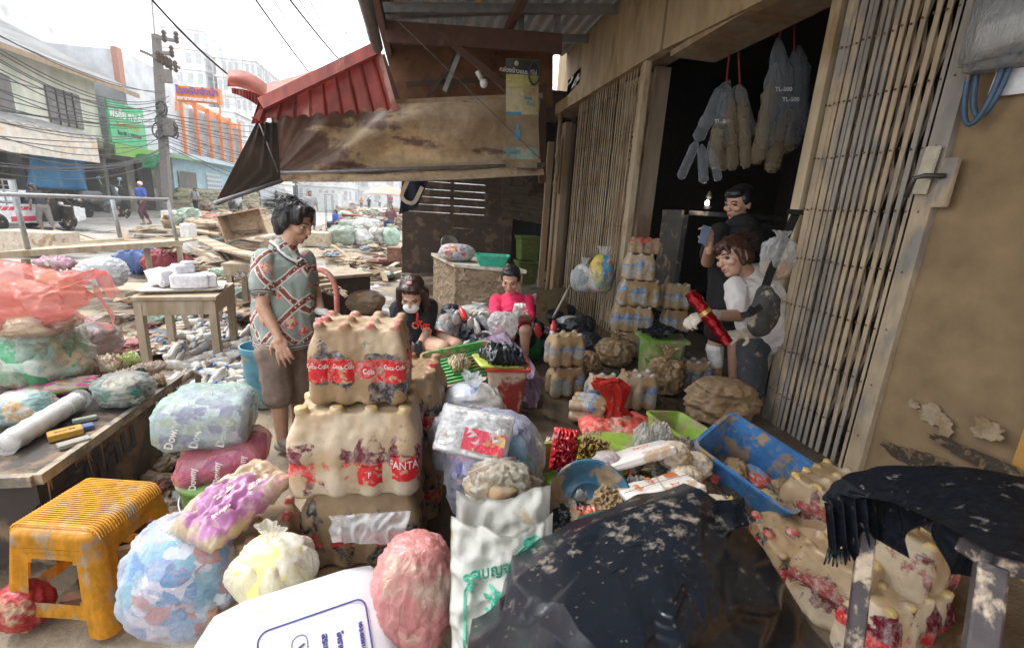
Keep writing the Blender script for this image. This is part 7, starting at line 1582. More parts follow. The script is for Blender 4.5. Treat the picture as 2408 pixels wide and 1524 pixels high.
for k, (x0, y0, x1, y1, r_, kd_) in enumerate(slv):
    w_ = 3.9-.02*k if x0 < 1780 else 3.5; a, b = PW(x0, y0, w_), PW(x1, y1, w_); n = 40; bm = bmesh.new(); pts = [a.lerp(b, i/n) for i in range(n+1)]; rs = [r_*(.2+.8*min(1, i/7))*(1+.05*(i % 2)+.25*nz((i*.2, k, 0)))*(1 if i < n-1 else .6) for i in range(n+1)]; tube(bm, pts, r_, 12, rs=rs)
    o = link("cup_sleeve", bm, M_slvt if kd_ == 2 else M_slv, None, True); tag(o, ("muddy brown tinted sleeve of plastic cups hanging in the dark doorway" if kd_ == 2 else "clear grey sleeve of plastic cups hanging in the dark doorway"), "cup sleeve", gS)
    if kd_ == 1: text("TL-500", .045, M_lab, o, mw=frame(a.lerp(b, .55)-FW*(r_+.01), V((FW.x*0+RT.x, RT.y, RT.z)), a-b), bold=.001)
for (x0, y0, x1, y1, w_) in ((1722, 60, 1708, 200, 3.85), (1735, 90, 1740, 200, 3.85), (1845, 20, 1832, 90, 3.45), (1868, 40, 1868, 120, 3.45)):
    bm = bmesh.new(); tube(bm, [PW(x0, y0-90, w_), PW(x0, y0, w_), PW(x1, y1, w_)], .008, 6); tag(link("cord_loop", bm, mat((.20, .02, .02), .2)), "dark red cord holding up the cup sleeves", "cord", "cords holding the cup sleeves")
ln = empty("lantern", PW(1663, 490, 4.3), 0, "small lit lantern glowing bluish white in the dark shop", "lantern")
bm = bmesh.new(); lathe(bm, [(.03, 0), (.035, .02), (.02, .03)], 12, PW(1663, 492, 4.3)); lathe(bm, [(.02, .09), (.03, .11), (.012, .16)], 12, PW(1663, 492, 4.3)); part("base", bm, mat((.12, .09, .05), 0, metal=.6), ln)
t = NT("lantern glow"); e = t.n("Emission"); e.inputs[0].default_value = (.8, .85, 1, 1); e.inputs[1].default_value = 6; t.l(e.outputs[0], t.o.inputs[0])
bm = bmesh.new(); ell(bm, PW(1663, 478, 4.3), (.02, .02, .028)); part("glowing_bulb", bm, t.m, ln, True)
ll = bpy.data.lights.new("lantern_light", 'POINT'); ll.energy = .8; ll.color = (.8, .85, 1); ll.shadow_soft_size = .05; lo = bpy.data.objects.new("lantern_light", ll); LK(lo); lo.location = PW(1663, 478, 4.2)
# shelf behind
bm = bmesh.new(); box(bm, PW(1680, 500, 4.5)+V((.1, 0, -.02)), (1.1, .4, .04)); box(bm, PW(1680, 500, 4.5)+V((-.42, 0, -.5)), (.05, .4, 1.0)); tag(link("shelf", bm, mat((.05, .05, .045), .3)), "dark shelf carrying the small lantern inside the shop", "shelf")
# poster sheet hung on the tarp
po = empty("advert_sheet", PY(1228, 270, 5.0), 0, "tall faded card advert strip hanging in front of the brown tarpaulin", "advert sheet")
def pp(px, py, d=0): return PY(px, py, 4.95-d)
bm = bmesh.new(); 
def pst(u, v): return pp(1190, 394).lerp(pp(1262, 396), u).lerp(pp(1190, 138).lerp(pp(1268, 142), u), v)+V((0, .012*sin(u*5+v*3), 0))
grid(bm, pst, 10, 30); bmesh.ops.solidify(bm, geom=list(bm.faces), thickness=.004); part("card", bm, mat((.44, .34, .22), .25, (.36, .27, .17), .8, 3, name="muddy card"), po)
def pband(v0, v1, m, u0=.0, u1=1., d=.006):
    bm = bmesh.new(); grid(bm, lambda u, v: pst(u0+(u1-u0)*u, v0+(v1-v0)*v)-V((0, d, 0)), 6, 4); part("printed_panel", bm, m, po)
pband(.86, .995, mat((.035, .035, .03), .15), 0, 1); pband(.75, .86, mat((.42, .38, .12), .25, name="faded yellow")); pband(.50, .745, mat((.40, .36, .20), .3)); pband(.08, .20, mat((.20, .27, .20), .25, name="faded green"))
M_cy = mat((.04, .22, .38), .25, name="faded cyan"); pband(.50, .525, M_cy, 0, .45, .010); pband(.26, .36, M_cy, .28, .44, .010); pband(.36, .42, M_cy, .33, .39, .010); pband(.64, .66, M_cy, .55, .8, .010)
for (s_, sz, u, v, m_) in (("กล่องข้าวแบบที่ใช่", .055, .36, .885, M_white), ("สะบายสด", .07, .36, .80, mat((.6, .58, .3), .1)), ("ทิชชู่", .05, .75, .60, M_cy), ("กาแฟดำ", .06, .22, .15, M_cy)):
    text(s_, sz, m_, po, mw=Matrix.Translation(-V(po.location)) @ frame(pst(u, v)-V((0, .014, 0)), (1, 0, 0), (0, 0, 1)))
bm = bmesh.new(); ell(bm, pst(.3, .955)-V((0, .01, 0)), (.022, .003, .022), None, 2); ell(bm, pst(.5, .685)-V((0, .01, 0)), (.02, .003, .02), None, 2); part("round_logo", bm, mat((.45, .42, .25), .1), po)
bm = bmesh.new()
for k in range(3):
    c_ = pst(.85, .92)-V((0, .03+.01*k, 0)); tube(bm, [c_+V((.055*cos(i*pi/10), 0, .10*sin(i*pi/10)-.05)) for i in range(21)], .008, 5, False)
tag(link("coiled_cable", bm, M_wire), "coil of black cable hooked over the top of the advert strip", "cable")
# string across, notice on fascia
bm = bmesh.new(); tube(bm, [PY(925, 40, 4.9), PY(1270, 375, 4.9)], .004, 5); tag(link("taut_string", bm, mat((.10, .11, .08), 0)), "thin taut string crossing before the tarpaulin", "string")
nb = link("paper_notice", bmesh.new(), mat((.50, .47, .40), .15, name="old paper")); bm = bmesh.new(); xx_ = XFA-.006; quadgrid(bm, PX(1333, 225, xx_), PX(1362, 195, xx_), PX(1366, 158, xx_), PX(1336, 190, xx_), 4, 4, None, .003); bm.to_mesh(nb.data); bm.free(); tag(nb, "small white paper notice pasted on the brown fascia board", "notice")
# ================================================================ LEFT SIDE: goods on the market table
TZ = .495
bag("plastic_bag", "bulging greenish clear bag at the left on the low market table", "bag", 35, 930, 200, 165, z=TZ, m=film((.66, .70, .62), .42, .28, name="greenish bag film"), seed=120, knot=False, cr=.05, lump=.2, inner=cells([(.45, .62, .52), (.6, .65, .58), (.30, .50, .42), (.6, .5, .35), (.1, .4, .2)], 8, .15, name="pale green contents"))
bag("plastic_bag", "knotted clear pink tinged bag with dark contents on the low market table", "bag", 172, 850, 132, 98, z=TZ+.03, m=film((.70, .52, .52), .45, .12, name="pinkish clear film"), seed=121, knot=True, ears=.2, cr=.03, inner=mat((.22, .20, .20), .3, MUD_M, name="dark contents"))
M_strip = NT("striped straw packs"); c = M_strip.coord(False); sxx = M_strip.n("SeparateXYZ"); M_strip.l(c, sxx.inputs[0]); fy = M_strip.math('FRACT', M_strip.math('MULTIPLY', sxx.outputs[1], 14.)); n_ = M_strip.noise(c, 12, 4, .6)
col = M_strip.cr(fy, [(0, (.60, .12, .30)), (.22, (.65, .30, .42)), (.38, (.08, .30, .12)), (.50, (.66, .14, .35)), (.68, (.62, .55, .12)), (.80, (.60, .12, .30)), (.9, (.3, .4, .1))], True); col = M_strip.mix(M_strip.ramp(n_, .54, .6), col, (.52, .45, .36))
M_strip = M_strip.bsdf(col, .3, 0., n_, .2, .004)
def flatz(name, label, cat, px, py, z, sx, sy, h, m, seed, yaw=0, tilt=0, roll=0, cr=.01, group=None, dz=0):
    o = link(name, pillowbm(sx, sy, h, seed, cr), m, None, True); p = G(px, py, z); o.location = p+V((0, 0, dz+h/2)); o.rotation_euler = (tilt, roll, yaw); tag(o, label, cat, group); return o
flatz("straw_bundle", "pink and green striped pack of straws on the low market table", "straw pack", 115, 930, TZ, .42, .15, .06, M_strip, 3, .35, 0, -.12)
flatz("printed_bag", "crumpled printed packet with coloured marks over the striped straws", "packet", 200, 885, TZ, .18, .16, .09, cells([(.6, .52, .42), (.5, .45, .2), (.6, .2, .2), (.65, .6, .52), (.3, .45, .25)], 16, .35, name="crumpled coloured packet"), 4, .8, .2, 0, .03, dz=.03)
# long white cup sleeve
cs = empty("cup_sleeve", G(100, 1020, TZ), 0, "long white sleeve of paper cups lying on the low market table", "cup sleeve")
a, b = G(25, 1062, TZ)+V((0, 0, .045)), G(185, 965, TZ)+V((0, 0, .055)); bm = bmesh.new(); n = 60; tube(bm, [a.lerp(b, i/n) for i in range(n+1)], .04, 16, rs=[(.042+.004*(i/n))*(1+.03*(i % 2)) for i in range(n+1)]); part("cups", bm, mat((.78, .77, .74), .08, rough=.5, name="white paper cups"), cs, True)
bm = bmesh.new(); tube(bm, [a.lerp(b, -.12+i/20*1.2) for i in range(21)], .05, 14, rs=[.02 if i == 0 else .048+.003*sin(i*2) for i in range(21)]); part("film_wrap", bm, film((.8, .8, .8), .22, .06, name="cup sleeve film"), cs, True)
bag("plastic_bag", "clear bag of green cans behind the table edge", "bag", 262, 965, 120, 75, z=TZ, m=film((.66, .68, .66), .38, .12, name="can bag film"), seed=122, knot=False, cr=.06, inner=cells([(.06, .22, .16), (.3, .35, .3), (.5, .45, .35), (.12, .16, .16)], 12, .1, name="green cans"))
bag("plastic_bag", "clear bag of teal packets left of the white cup sleeve", "bag", 20, 1010, 120, 75, z=TZ, m=film((.66, .70, .70), .35, .1, name="teal bag film"), seed=123, knot=False, cr=.05, inner=cells([(.06, .35, .32), (.5, .6, .58), (.6, .35, .1), (.6, .62, .6)], 11, .08, name="teal packets"))
for k, (px, py, sx, sy, sz, c_, lb, yw) in enumerate(((155, 1025, .12, .07, .03, (.50, .28, .04), "orange and yellow carton on the table beside the cup sleeve", .7), (188, 1012, .10, .05, .02, (.08, .14, .30), "thin dark blue carton on the table edge", .7), (200, 990, .09, .03, .02, (.3, .36, .3), "small muddy box near the table edge", .6), (175, 1045, .11, .05, .02, (.30, .30, .26), "grey green crumpled box at the table edge", .8))):
    bm = bmesh.new(); box(bm, (0, 0, sz/2), (sx, sy, sz), bev=.002); o = link("carton", bm, mat(c_, .25, sc=16, name="carton")); put(o, G(px, py, TZ), (0, 0, yw)); tag(o, lb, "carton")
    if k == 0: text("ขนมปัง", .025, mat((.3, .05, .03), 0), o, (0, 0, sz+.0015))
for k, (px, py, sx, sy, h, m_, lb) in enumerate(((300, 850, .14, .10, .06, cells([(.62, .60, .52), (.35, .5, .1), (.65, .62, .55)], 10, .25, name="green white packet"), "white and green packet at the far end of the low table"), (345, 870, .22, .07, .05, mat((.58, .50, .42), .35, MUD_D, .6, 8, name="ribbed paper roll"), "ribbed muddy cup roll at the far end of the low table"), (300, 895, .26, .06, .04, mat((.60, .28, .20), .25, MUD_D, .4, 9, name="salmon sleeve"), "salmon coloured sleeve lying along the low table"), (330, 885, .08, .06, .05, mat((.05, .10, .08), .2), "small dark green tin on the far end of the table"), (245, 868, .20, .16, .08, cells([(.5, .42, .3), (.6, .5, .4), (.35, .25, .15)], 9, .4, name="brown crumple"), "brown crumpled wrapper behind the striped straws"), (375, 900, .12, .07, .05, mat((.45, .36, .26), .5, MUD_M, .5, 14, .5), "muddy bread bag at the tip of the low table"))):
    flatz("muddy_packet", lb, "packet", px, py+10, TZ, sx, sy, h, m_, k+9, .6+k*.3, 0, 0, .02, dz=.01)
# second heap behind the table: pink carrier bag over packets
t = NT("salmon pink film"); n_ = t.noise(t.coord(), 5, 4, .6, 1); M_pk2 = t.bsdf((.86, .34, .30), .28, 0., n_, .5, .02, alpha=.74, transl=.5)
PB = empty("pink_carrier_bag", PW(120, 700, 2.5), 0, "big translucent salmon pink carrier bag with handles blowing over the table goods", "bag")
bm = bmesh.new()
pt_ = [(-60, 600), (60, 618), (150, 640), (232, 634), (258, 640)]; pb_ = [(-60, 790), (70, 780), (140, 772), (170, 735), (232, 700)]
def pkf(u, v):
    k = min(3, int(u*4)); t_ = u*4-k; A = [pt_[k][i]+(pt_[k+1][i]-pt_[k][i])*t_ for i in (0, 1)]; B = [pb_[k][i]+(pb_[k+1][i]-pb_[k][i])*t_ for i in (0, 1)]
    p = PW(A[0]+(B[0]-A[0])*v, A[1]+(B[1]-A[1])*v, 2.45+.15*u-.1*v); return p-FW*(.16*sin(pi*v)*(1-u*.5)+.05*(ridg((u*3, v*2+u, 0), 1.2, 4)-.5)+.03*(ridg((u*7, v*5-u*2, 1), 1.2, 8)-.5))
grid(bm, pkf, 70, 40); bmesh.ops.solidify(bm, geom=list(bm.faces), thickness=.001); part("film_body", bm, M_pk2, PB, True)
bm = bmesh.new()
def hnd(u, v):
    pts_ = [(150, 725), (200, 745), (238, 768), (262, 770), (268, 745), (252, 722), (232, 700), (228, 678)]; k = min(6, int(u*7)); t_ = u*7-k; x = pts_[k][0]+(pts_[k+1][0]-pts_[k][0])*t_; y = pts_[k][1]+(pts_[k+1][1]-pts_[k][1])*t_
    return PW(x+(v-.5)*8, y+(v-.5)*16, 2.5)-FW*(.02*sin(v*pi+u*9))
grid(bm, hnd, 40, 6); part("handle_loop", bm, M_pk2, PB, True)
bm = bmesh.new(); q = [PW(236, 660, 2.6), PW(292, 690, 2.6), PW(256, 640, 2.6), PW(232, 634, 2.6)]
quadgrid(bm, PW(226, 650, 2.58), PW(252, 700, 2.56), PW(292, 692, 2.6), PW(248, 634, 2.6), 14, 8, lambda u, v: .03*sin(u*4+v*5)); part("handle_flap", bm, M_pk2, PB, True)
bag("plastic_bag", "yellow and violet packets seen through the pink carrier bag", "bag", 20, 800, 180, 62, w=2.35, m=film((.7, .5, .4), .3, .05, name="packets film"), seed=130, knot=False, cr=.05, inner=cells([(.60, .48, .18), (.55, .42, .5), (.66, .58, .4), (.7, .5, .48)], 6, .1, name="yellow violet packets"))
# back table carrying it (wood), stool-table with white packages
M_woodl = mat((.42, .34, .25), .4, (.33, .25, .16), .7, 5, .35, streak=(1, 1, .2), name="pale muddy wood")
bt_ = empty("wooden_table", (-2.9, 3.6, 0), 0, "rough wooden table behind the low market table under the pink carrier bag", "table")
bm = bmesh.new(); box(bm, (-3.3, 3.25, .70), (2.0, .6, .04)); part("tabletop", bm, M_woodl, bt_)
for (x, y) in ((-2.35, 3.0), (-2.35, 3.5), (-4.2, 3.5)):
    bm = bmesh.new(); box(bm, (x, y, .34), (.06, .06, .68)); part("leg", bm, M_woodl, bt_)
ws = empty("wooden_table", G(350, 830, 0), 0, "small square wooden table holding white taped packages on a tray", "table")
lgs = [(290, 832), (410, 828), (316, 745), (240, 745)]
P0, P1 = G(335, 828, 0), G(405, 826, 0); 
tl_, tr_, br_, bl_ = [PW(*q) for q in ((232, 658, 5.6), (408, 656, 5.4), (398, 672, 4.9), (262, 690, 4.7))]
zt2 = .72; cr_ = [G(240, 655, zt2), G(408, 655, zt2), G(402, 672, zt2), G(308, 700, zt2)]
A0, A1 = G(336, 700, zt2), G(408, 672, zt2); B1 = G(405, 655, zt2)
fx = V((RT.x, RT.y, 0)).normalized(); c_ = G(306, 700, zt2)
cr_ = [c_, c_+V((.62, .10, 0)), c_+V((.50, .85, 0)), c_+V((-.12, .75, 0))]
bm = bmesh.new(); hexa(bm, [p-V((0, 0, .03)) for p in cr_]+cr_); part("tabletop", bm, M_woodl, ws)
bm = bmesh.new()
for a, b in ((0, 1), (1, 2), (2, 3), (3, 0)): bar(bm, cr_[a]*.96+cr_[(a+2) % 4]*.04-V((0, 0, .10)), cr_[b]*.96+cr_[(b+2) % 4]*.04-V((0, 0, .10)), .03, .13)
part("apron", bm, M_woodl, ws)
for k in range(4):
    q = cr_[k]*.94+cr_[(k+2) % 4]*.06; bm = bmesh.new(); bar(bm, q-V((0, 0, .05)), V((q.x, q.y, 0)), .06, .06); part("leg", bm, M_woodl, ws)
bm = bmesh.new(); loft_rr(bm, [(.28, .2, 0, .05), (.32, .24, .03, .06), (.33, .25, .035, .06), (.31, .23, .02, .05)], 5); o = link("white_tray", bm, mat((.62, .58, .52), .3, MUD_D, .5, 8), None, True); tcen = (cr_[0]+cr_[2])/2; put(o, tcen+V((-.02, 0, .003)), (0, 0, .3)); tag(o, "dirty white tray on the small wooden table", "tray")
M_wpk = mat((.74, .74, .78), .1, MUD_D, .35, 14, .4, name="white taped package")
for k, (dx, dy, dz, sx, sy, sz, lb) in enumerate(((.05, -.02, .03, .30, .2, .13, "largest white wrapped package on the tray"), (.16, .03, .03, .16, .18, .12, "white package on the tray nearest the table's edge"), (-.02, .0, .16, .17, .13, .08, "small white package stacked on the larger white one"), (.02, .04, .235, .13, .09, .03, "thin white package topping the tray stack"), (-.20, .05, .03, .22, .22, .15, "crumpled white bag beside the packages on the tray"))):
    bm = bmesh.new(); loft_rr(bm, [(sx/2-.01, sy/2-.01, 0, .015), (sx/2, sy/2, .015, .02), (sx/2, sy/2, sz-.02, .02), (sx/2-.015, sy/2-.015, sz, .015)], 4); bmesh.ops.subdivide_edges(bm, edges=bm.edges, cuts=2, use_grid_fill=True); crumple(bm, .008 if k < 4 else .03, 11, k); o = link("white_package", bm, M_wpk, None, True); put(o, tcen+V((dx, dy, dz)), (0, 0, .3+.2*k)); tag(o, lb, "package")
for k, (px, py, sx, sy, h, c_, lb) in enumerate(((150, 655, .38, .22, .12, (.28, .50, .14), "green and white sack lying behind the pink carrier bag"), (130, 618, .34, .18, .10, (.42, .24, .30), "mauve pillow pack on top of the green sack"), (175, 650, .30, .2, .10, (.6, .3, .25), "reddish pack beside the green sack"))):
    p = PW(px, py, 5.0-.0*k); o = link("soft_pack", pillowbm(sx, sy, h, k, .02), mat(c_, .25, (.62, .58, .52), .5, 9, name="soft pack"), None, True); put(o, p, (0, 0, .1*k)); tag(o, lb, "pack")
bag("plastic_bag", "white carrier bag left of the tray packages", "bag", 225, 680, 90, 70, w=4.8, m=M_white_film, seed=131, knot=False, cr=.07, inner=mat((.6, .6, .62), .1))
bm = bmesh.new(); box(bm, PW(160, 672, 5.1)+V((-.1, 0, -.03)), (1.7, .7, .04)); box(bm, PW(160, 672, 5.1)+V((-.7, 0, -.35)), (.07, .5, .6)); tag(link("plank_table", bm, M_woodl), "low plank table under the green sack and mauve pack", "table")
# long stall table with steel rail
ra = empty("stall_rail", (-5, 8, 0), 0, "galvanised pipe rail standing on the long stall table", "rail")
def LR(px, py): # line running from near-left to right, depth by px
    t_ = (px)/430.; return PW(px, py, 6.2+2.2*t_)
for (a, b) in (((25, 425), (68, 592)), ((262, 463), (283, 560)), ((393, 466), (418, 575))):
    bm = bmesh.new(); tube(bm, [LR(*a), LR(*b)], .032, 8); part("post", bm, M_gal, ra, True)
bm = bmesh.new(); tube(bm, [LR(-40, 456), LR(396, 470)], .028, 8); part("rail", bm, M_gal, ra, True)
lt_ = empty("long_stall_table", (-5, 8, 0), 0, "long grey wooden stall table running across the street debris", "table")
bm = bmesh.new(); a, b = LR(-40, 603), LR(427, 572); bar(bm, a, b, .06, .09); bar(bm, a+V((0, 1.2, 0)), b+V((-.1, 1.3, 0)), .06, .09); hexa(bm, [a+V((0, .03, .0)), b+V((0, .03, .0)), b+V((-.1, 1.3, .0)), a+V((0, 1.2, .0)), a+V((0, .03, .03)), b+V((0, .03, .03)), b+V((-.1, 1.3, .03)), a+V((0, 1.2, .03))]); part("tabletop", bm, M_woodl, lt_)
for (x0, y0, x1, y1) in ((421, 580, 432, 686), (345, 585, 352, 655), (60, 610, 66, 690)):
    bm = bmesh.new(); p = LR(x0, y0); bar(bm, p, V((p.x, p.y, 0)), .07, .07); part("leg", bm, M_woodl, lt_)
# blue barrel bucket
M_bbl = mat((.13, .38, .50), .34, (.40, .34, .26), .4, 5, .2, name="muddy light blue plastic")
gB_ = G(601, 968, 0); s_ = proj(gB_)[2]/FPX
bm = bmesh.new(); R1, R0, HH = 46*s_, 36*s_, 150*s_; lathe(bm, [(R0*.9, 0), (R0, .02), (R1*.96, HH*.9), (R1*1.03, HH*.905), (R1*1.05, HH), (R1*.98, HH), (R1*.92, HH*.88), (R0*.9, .03)], 32); o = link("blue_bucket", bm, M_bbl, None, True, recalc=False); o.data.set_sharp_from_angle(angle=radians(30)); put(o, gB_+V((FW.x, FW.y, 0))*.16); o.location.z = 0; tag(o, "tall light blue bucket with muddy streaks behind the standing woman", "bucket")
# plastic bottles pile
bmats = [mat((.56, .56, .54), .48, (.52, .45, .36), .25, 20, .3, name="clear bottle plastic", var=.2), mat((.62, .64, .66), .05, rough=.4, name="bottle label"), mat((.07, .20, .55), 0, rough=.4, name="blue cap")]
def bottle(seed, lab=1):
    bm = bmesh.new(); R = .032; lathe(bm, [(R*.7, 0), (R, .008), (R, .055), (R*.93, .06), (R*1.01, .065), (R*1.01, .11), (R*.93, .115), (R, .13), (R*.8, .155), (R*.38, .178), (R*.36, .19), (R*.44, .191), (R*.44, .205)], 12, mis=[0, 0, 0, 0, lab, 0, 0, 0, 0, 0, 2, 2]); rr = random.Random(seed); sq = rr.uniform(.55, 1); bn = rr.uniform(-.02, .02)
    for v in bm.verts: v.co.x *= sq; v.co.y += bn*sin(v.co.z*15); v.co += V((nz(v.co, 20, seed), nz(v.co, 20, seed+3), 0))*.006
    for v in bm.verts: v.co.z -= .1
    return bm
bprot = [link("plastic_bottle", bottle(k, 1 if k % 2 else 0), bmats, None, True) for k in range(5)]
used = set(); rb_ = random.Random(21)
polyb = [(405, 790), (470, 750), (560, 760), (600, 800), (600, 900), (560, 930), (470, 935), (415, 900)]
def inpoly(x, y, P_):
    c = False; j = len(P_)-1
    for i in range(len(P_)):
        if (P_[i][1] > y) != (P_[j][1] > y) and x < (P_[j][0]-P_[i][0])*(y-P_[i][1])/(P_[j][1]-P_[i][1])+P_[i][0]: c = not c
        j = i
    return c
def scatterpts(P_, n, rg):
    xs_ = [p[0] for p in P_]; ys_ = [p[1] for p in P_]; out_ = []
    while len(out_) < n:
        x, y = rg.uniform(min(xs_), max(xs_)), rg.uniform(min(ys_), max(ys_))
        if inpoly(x, y, P_): out_.append((x, y))
    return out_
lbB = "crushed clear water bottle in the white bottle pile by the blue bucket"
for i, (x, y) in enumerate(scatterpts(polyb, 210, rb_)):
    hz = rb_.uniform(.03, .16); p = G(x, y, hz); k = i % 5
    if k not in used: o = bprot[k]; used.add(k)
    else: o = bprot[k].copy(); LK(o)
    o.location = p; o.rotation_euler = (pi/2+rb_.gauss(0, .25), rb_.uniform(-.3, .3), rb_.uniform(0, 6.28)); s_ = rb_.uniform(.9, 1.35); o.scale = (s_, s_, s_); tag(o, lbB, "bottle", "water bottles piled by the blue bucket")
def moundp(label, P_, hgt, m, seed, name="debris"): return mound(name, label, [(*G(x, y, 0).xy, hgt, -.02) for x, y in P_], m, seed, .07)
M_debp = mudground("pale debris", (.36, .29, .21), (.18, .13, .08), .42, 4, 1.0)
moundp("pale muddy litter under the bottle pile", [(p[0]+((p[0]-505)*.06), p[1]+((p[1]-850)*.06)) for p in polyb], .09, M_debp, 2)
# generic debris library -------------------------------------------------
def scat(protos, P_, n, seed, label, cat, group, zr=(0, .05), sc_=(.8, 1.2), flat_=True, rz=None, tiltr=.12, first=None):
    rg = random.Random(seed)
    for i, (x, y) in enumerate(scatterpts(P_, n, rg)):
        z = rg.uniform(*zr); p = G(x, y, z); src = protos[i % len(protos)]
        if not src.get('_used'): o = src; src['_used'] = 1
        else: o = src.copy(); LK(o)
        if '_used' in o: del o['_used']
        src['_used'] = 1
        s_ = rg.uniform(*sc_); o.location = p; o.scale = (s_, s_, s_); o.rotation_euler = (rg.gauss(0, tiltr), rg.gauss(0, tiltr), rg.uniform(0, 6.28) if rz is None else rg.gauss(*rz)); o['label'] = label; o['category'] = cat; o['group'] = group
M_pl = [mat((.36, .28, .19), .45, MUD_M, .75, 6, .4, streak=(.25, 1, 1), name="pale plank"), mat((.25, .18, .12), .4, MUD_M, .75, 6, .4, streak=(.25, 1, 1), name="brown plank"), mat((.46, .39, .29), .45, MUD_M, .7, 5, .3, streak=(.25, 1, 1), name="dusty plank")]
def plank(seed):
    rr = random.Random(seed); bm = bmesh.new(); L = rr.uniform(.7, 1.5); w_ = rr.uniform(.05, .13); box(bm, (0, 0, 0), (L, w_, rr.uniform(.015, .04))); bmesh.ops.subdivide_edges(bm, edges=[e for e in bm.edges if abs(e.verts[0].co.x-e.verts[1].co.x) > .1], cuts=8)
    for v in bm.verts: v.co += V((nz(v.co, 9, seed)*.04 if abs(v.co.x) > L*.45 else 0, nz(v.co, 2, seed)*.015, nz((v.co.x, 0, 0), 1.2, seed)*.05))
    return link("wooden_plank", bm, M_pl[seed % 3])
def board(seed):
    rr = random.Random(seed); bm = bmesh.new(); sx, sy = rr.uniform(.4, .9), rr.uniform(.3, .55); quadgrid(bm, (-sx/2, -sy/2, 0), (sx/2, -sy/2+nz((seed, 0, 0))*.1, 0), (sx/2, sy/2, 0), (-sx/2, sy/2, 0), 10, 8, lambda u, v: nz((u*2, v*2, seed))*.08, .018); return link("broken_board", bm, M_pl[(seed+1) % 3])
M_cl = [mat((.46, .38, .28), .5, MUD_M, .8, 6, .6, name="dirty cloth"), mat((.46, .36, .28), .4, MUD_M, .8, 6, .6, name="brown cloth"), mat((.58, .55, .50), .45, MUD_M, .5, 7, .5, name="dirty white plastic"), mat((.30, .10, .10), .3, MUD_D, .7, 7, .5, name="maroon cloth"), mat((.16, .22, .30), .3, MUD_D, .6, 7, .5, name="blue grey plastic"), mat((.34, .45, .36), .3, MUD_D, .5, 7, name="pale green plastic")]
def heap(seed, m=None):
    rr = random.Random(seed); o = link("crumpled_heap", bagbm(rr.uniform(.3, .5), rr.uniform(.25, .4), rr.uniform(.12, .25), seed, False, cr=.10, lump=.4, nu=44, nv=26), m or M_cl[seed % 6], None, True); return o
planks = [plank(k) for k in range(7)]; boards = [board(k) for k in range(5)]; heaps = [heap(k) for k in range(8)]
# zones (px polygons on the street)
Z1 = [(95, 555), (430, 520), (560, 500), (640, 505), (620, 600), (440, 640), (430, 590), (120, 600)]
Z2 = [(430, 640), (560, 610), (590, 740), (560, 760), (440, 740), (400, 790), (250, 800), (270, 740)]
Z3 = [(740, 530), (940, 530), (945, 650), (880, 660), (760, 640)]
Z4 = [(330, 940), (420, 900), (560, 950), (570, 1090), (420, 1100), (340, 1300), (330, 1100)]
Z5 = [(430, 490), (640, 480), (660, 520), (560, 560), (430, 560)]
Z6 = [(850, 470), (935, 478), (940, 530), (800, 530), (800, 500)]
scat(planks, Z1, 42, 1, "muddy plank among the broken timber behind the stall rail", "plank", "planks behind the stall rail", (0, .25), (.9, 1.5))
scat(boards, Z1, 12, 2, "broken board in the timber heap behind the stall rail", "board", "boards behind the stall rail", (0, .25), (1, 1.5))
scat(heaps, Z2, 55, 3, "crumpled muddy rubbish on the wet street left of the standing woman", "rubbish", "crumpled rubbish left of the woman", (0, .04), (.35, .95))
scat(planks, Z2, 10, 4, "plank lying in the wet mud left of the standing woman", "plank", "planks left of the woman", (0, .06), (.6, 1.0))
scat(planks, Z3, 26, 5, "plank scattered on the street right of the standing woman", "plank", "planks right of the woman", (0, .12), (.7, 1.2))
scat(boards, Z3, 9, 6, "board scattered on the street right of the standing woman", "board", "boards right of the woman", (0, .12), (.7, 1.1))
scat(heaps, Z3, 45, 7, "crumpled rubbish on the street right of the standing woman", "rubbish", "crumpled rubbish right of the woman", (0, .05), (.3, .9))
scat(heaps, Z4, 60, 8, "flattened muddy litter in front of the bottle pile", "rubbish", "flattened litter before the bottle pile", (-.05, -.01), (.2, .5))
scat(heaps, Z5, 30, 9, "distant rubbish heap before the sandbags", "rubbish", "distant rubbish before the sandbags", (0, .4), (1.5, 3))
scat(planks, Z5, 24, 10, "distant plank in the rubbish before the sandbags", "plank", "distant planks before the sandbags", (0, .5), (1.5, 2.2))
scat(heaps, Z6, 44, 11, "distant coloured rubbish near the parked pickups", "rubbish", "distant rubbish near the pickups", (0, .4), (1.6, 3))
scat(planks, Z6, 26, 12, "distant plank near the parked pickups", "plank", "distant planks near the pickups", (0, .4), (1.5, 2.4))
Z7 = [(245, 800), (420, 740), (600, 690), (600, 760), (470, 770), (400, 830), (250, 850)]
scat(heaps, Z7, 50, 13, "pale wet rubbish between the small table and the bottle pile", "rubbish", "pale rubbish by the small table", (-.02, .05), (.3, .8))
scat(boards, Z7, 5, 14, "flat board in the mud by the small wooden table", "board", "boards by the small table", (0, .03), (.6, .9))
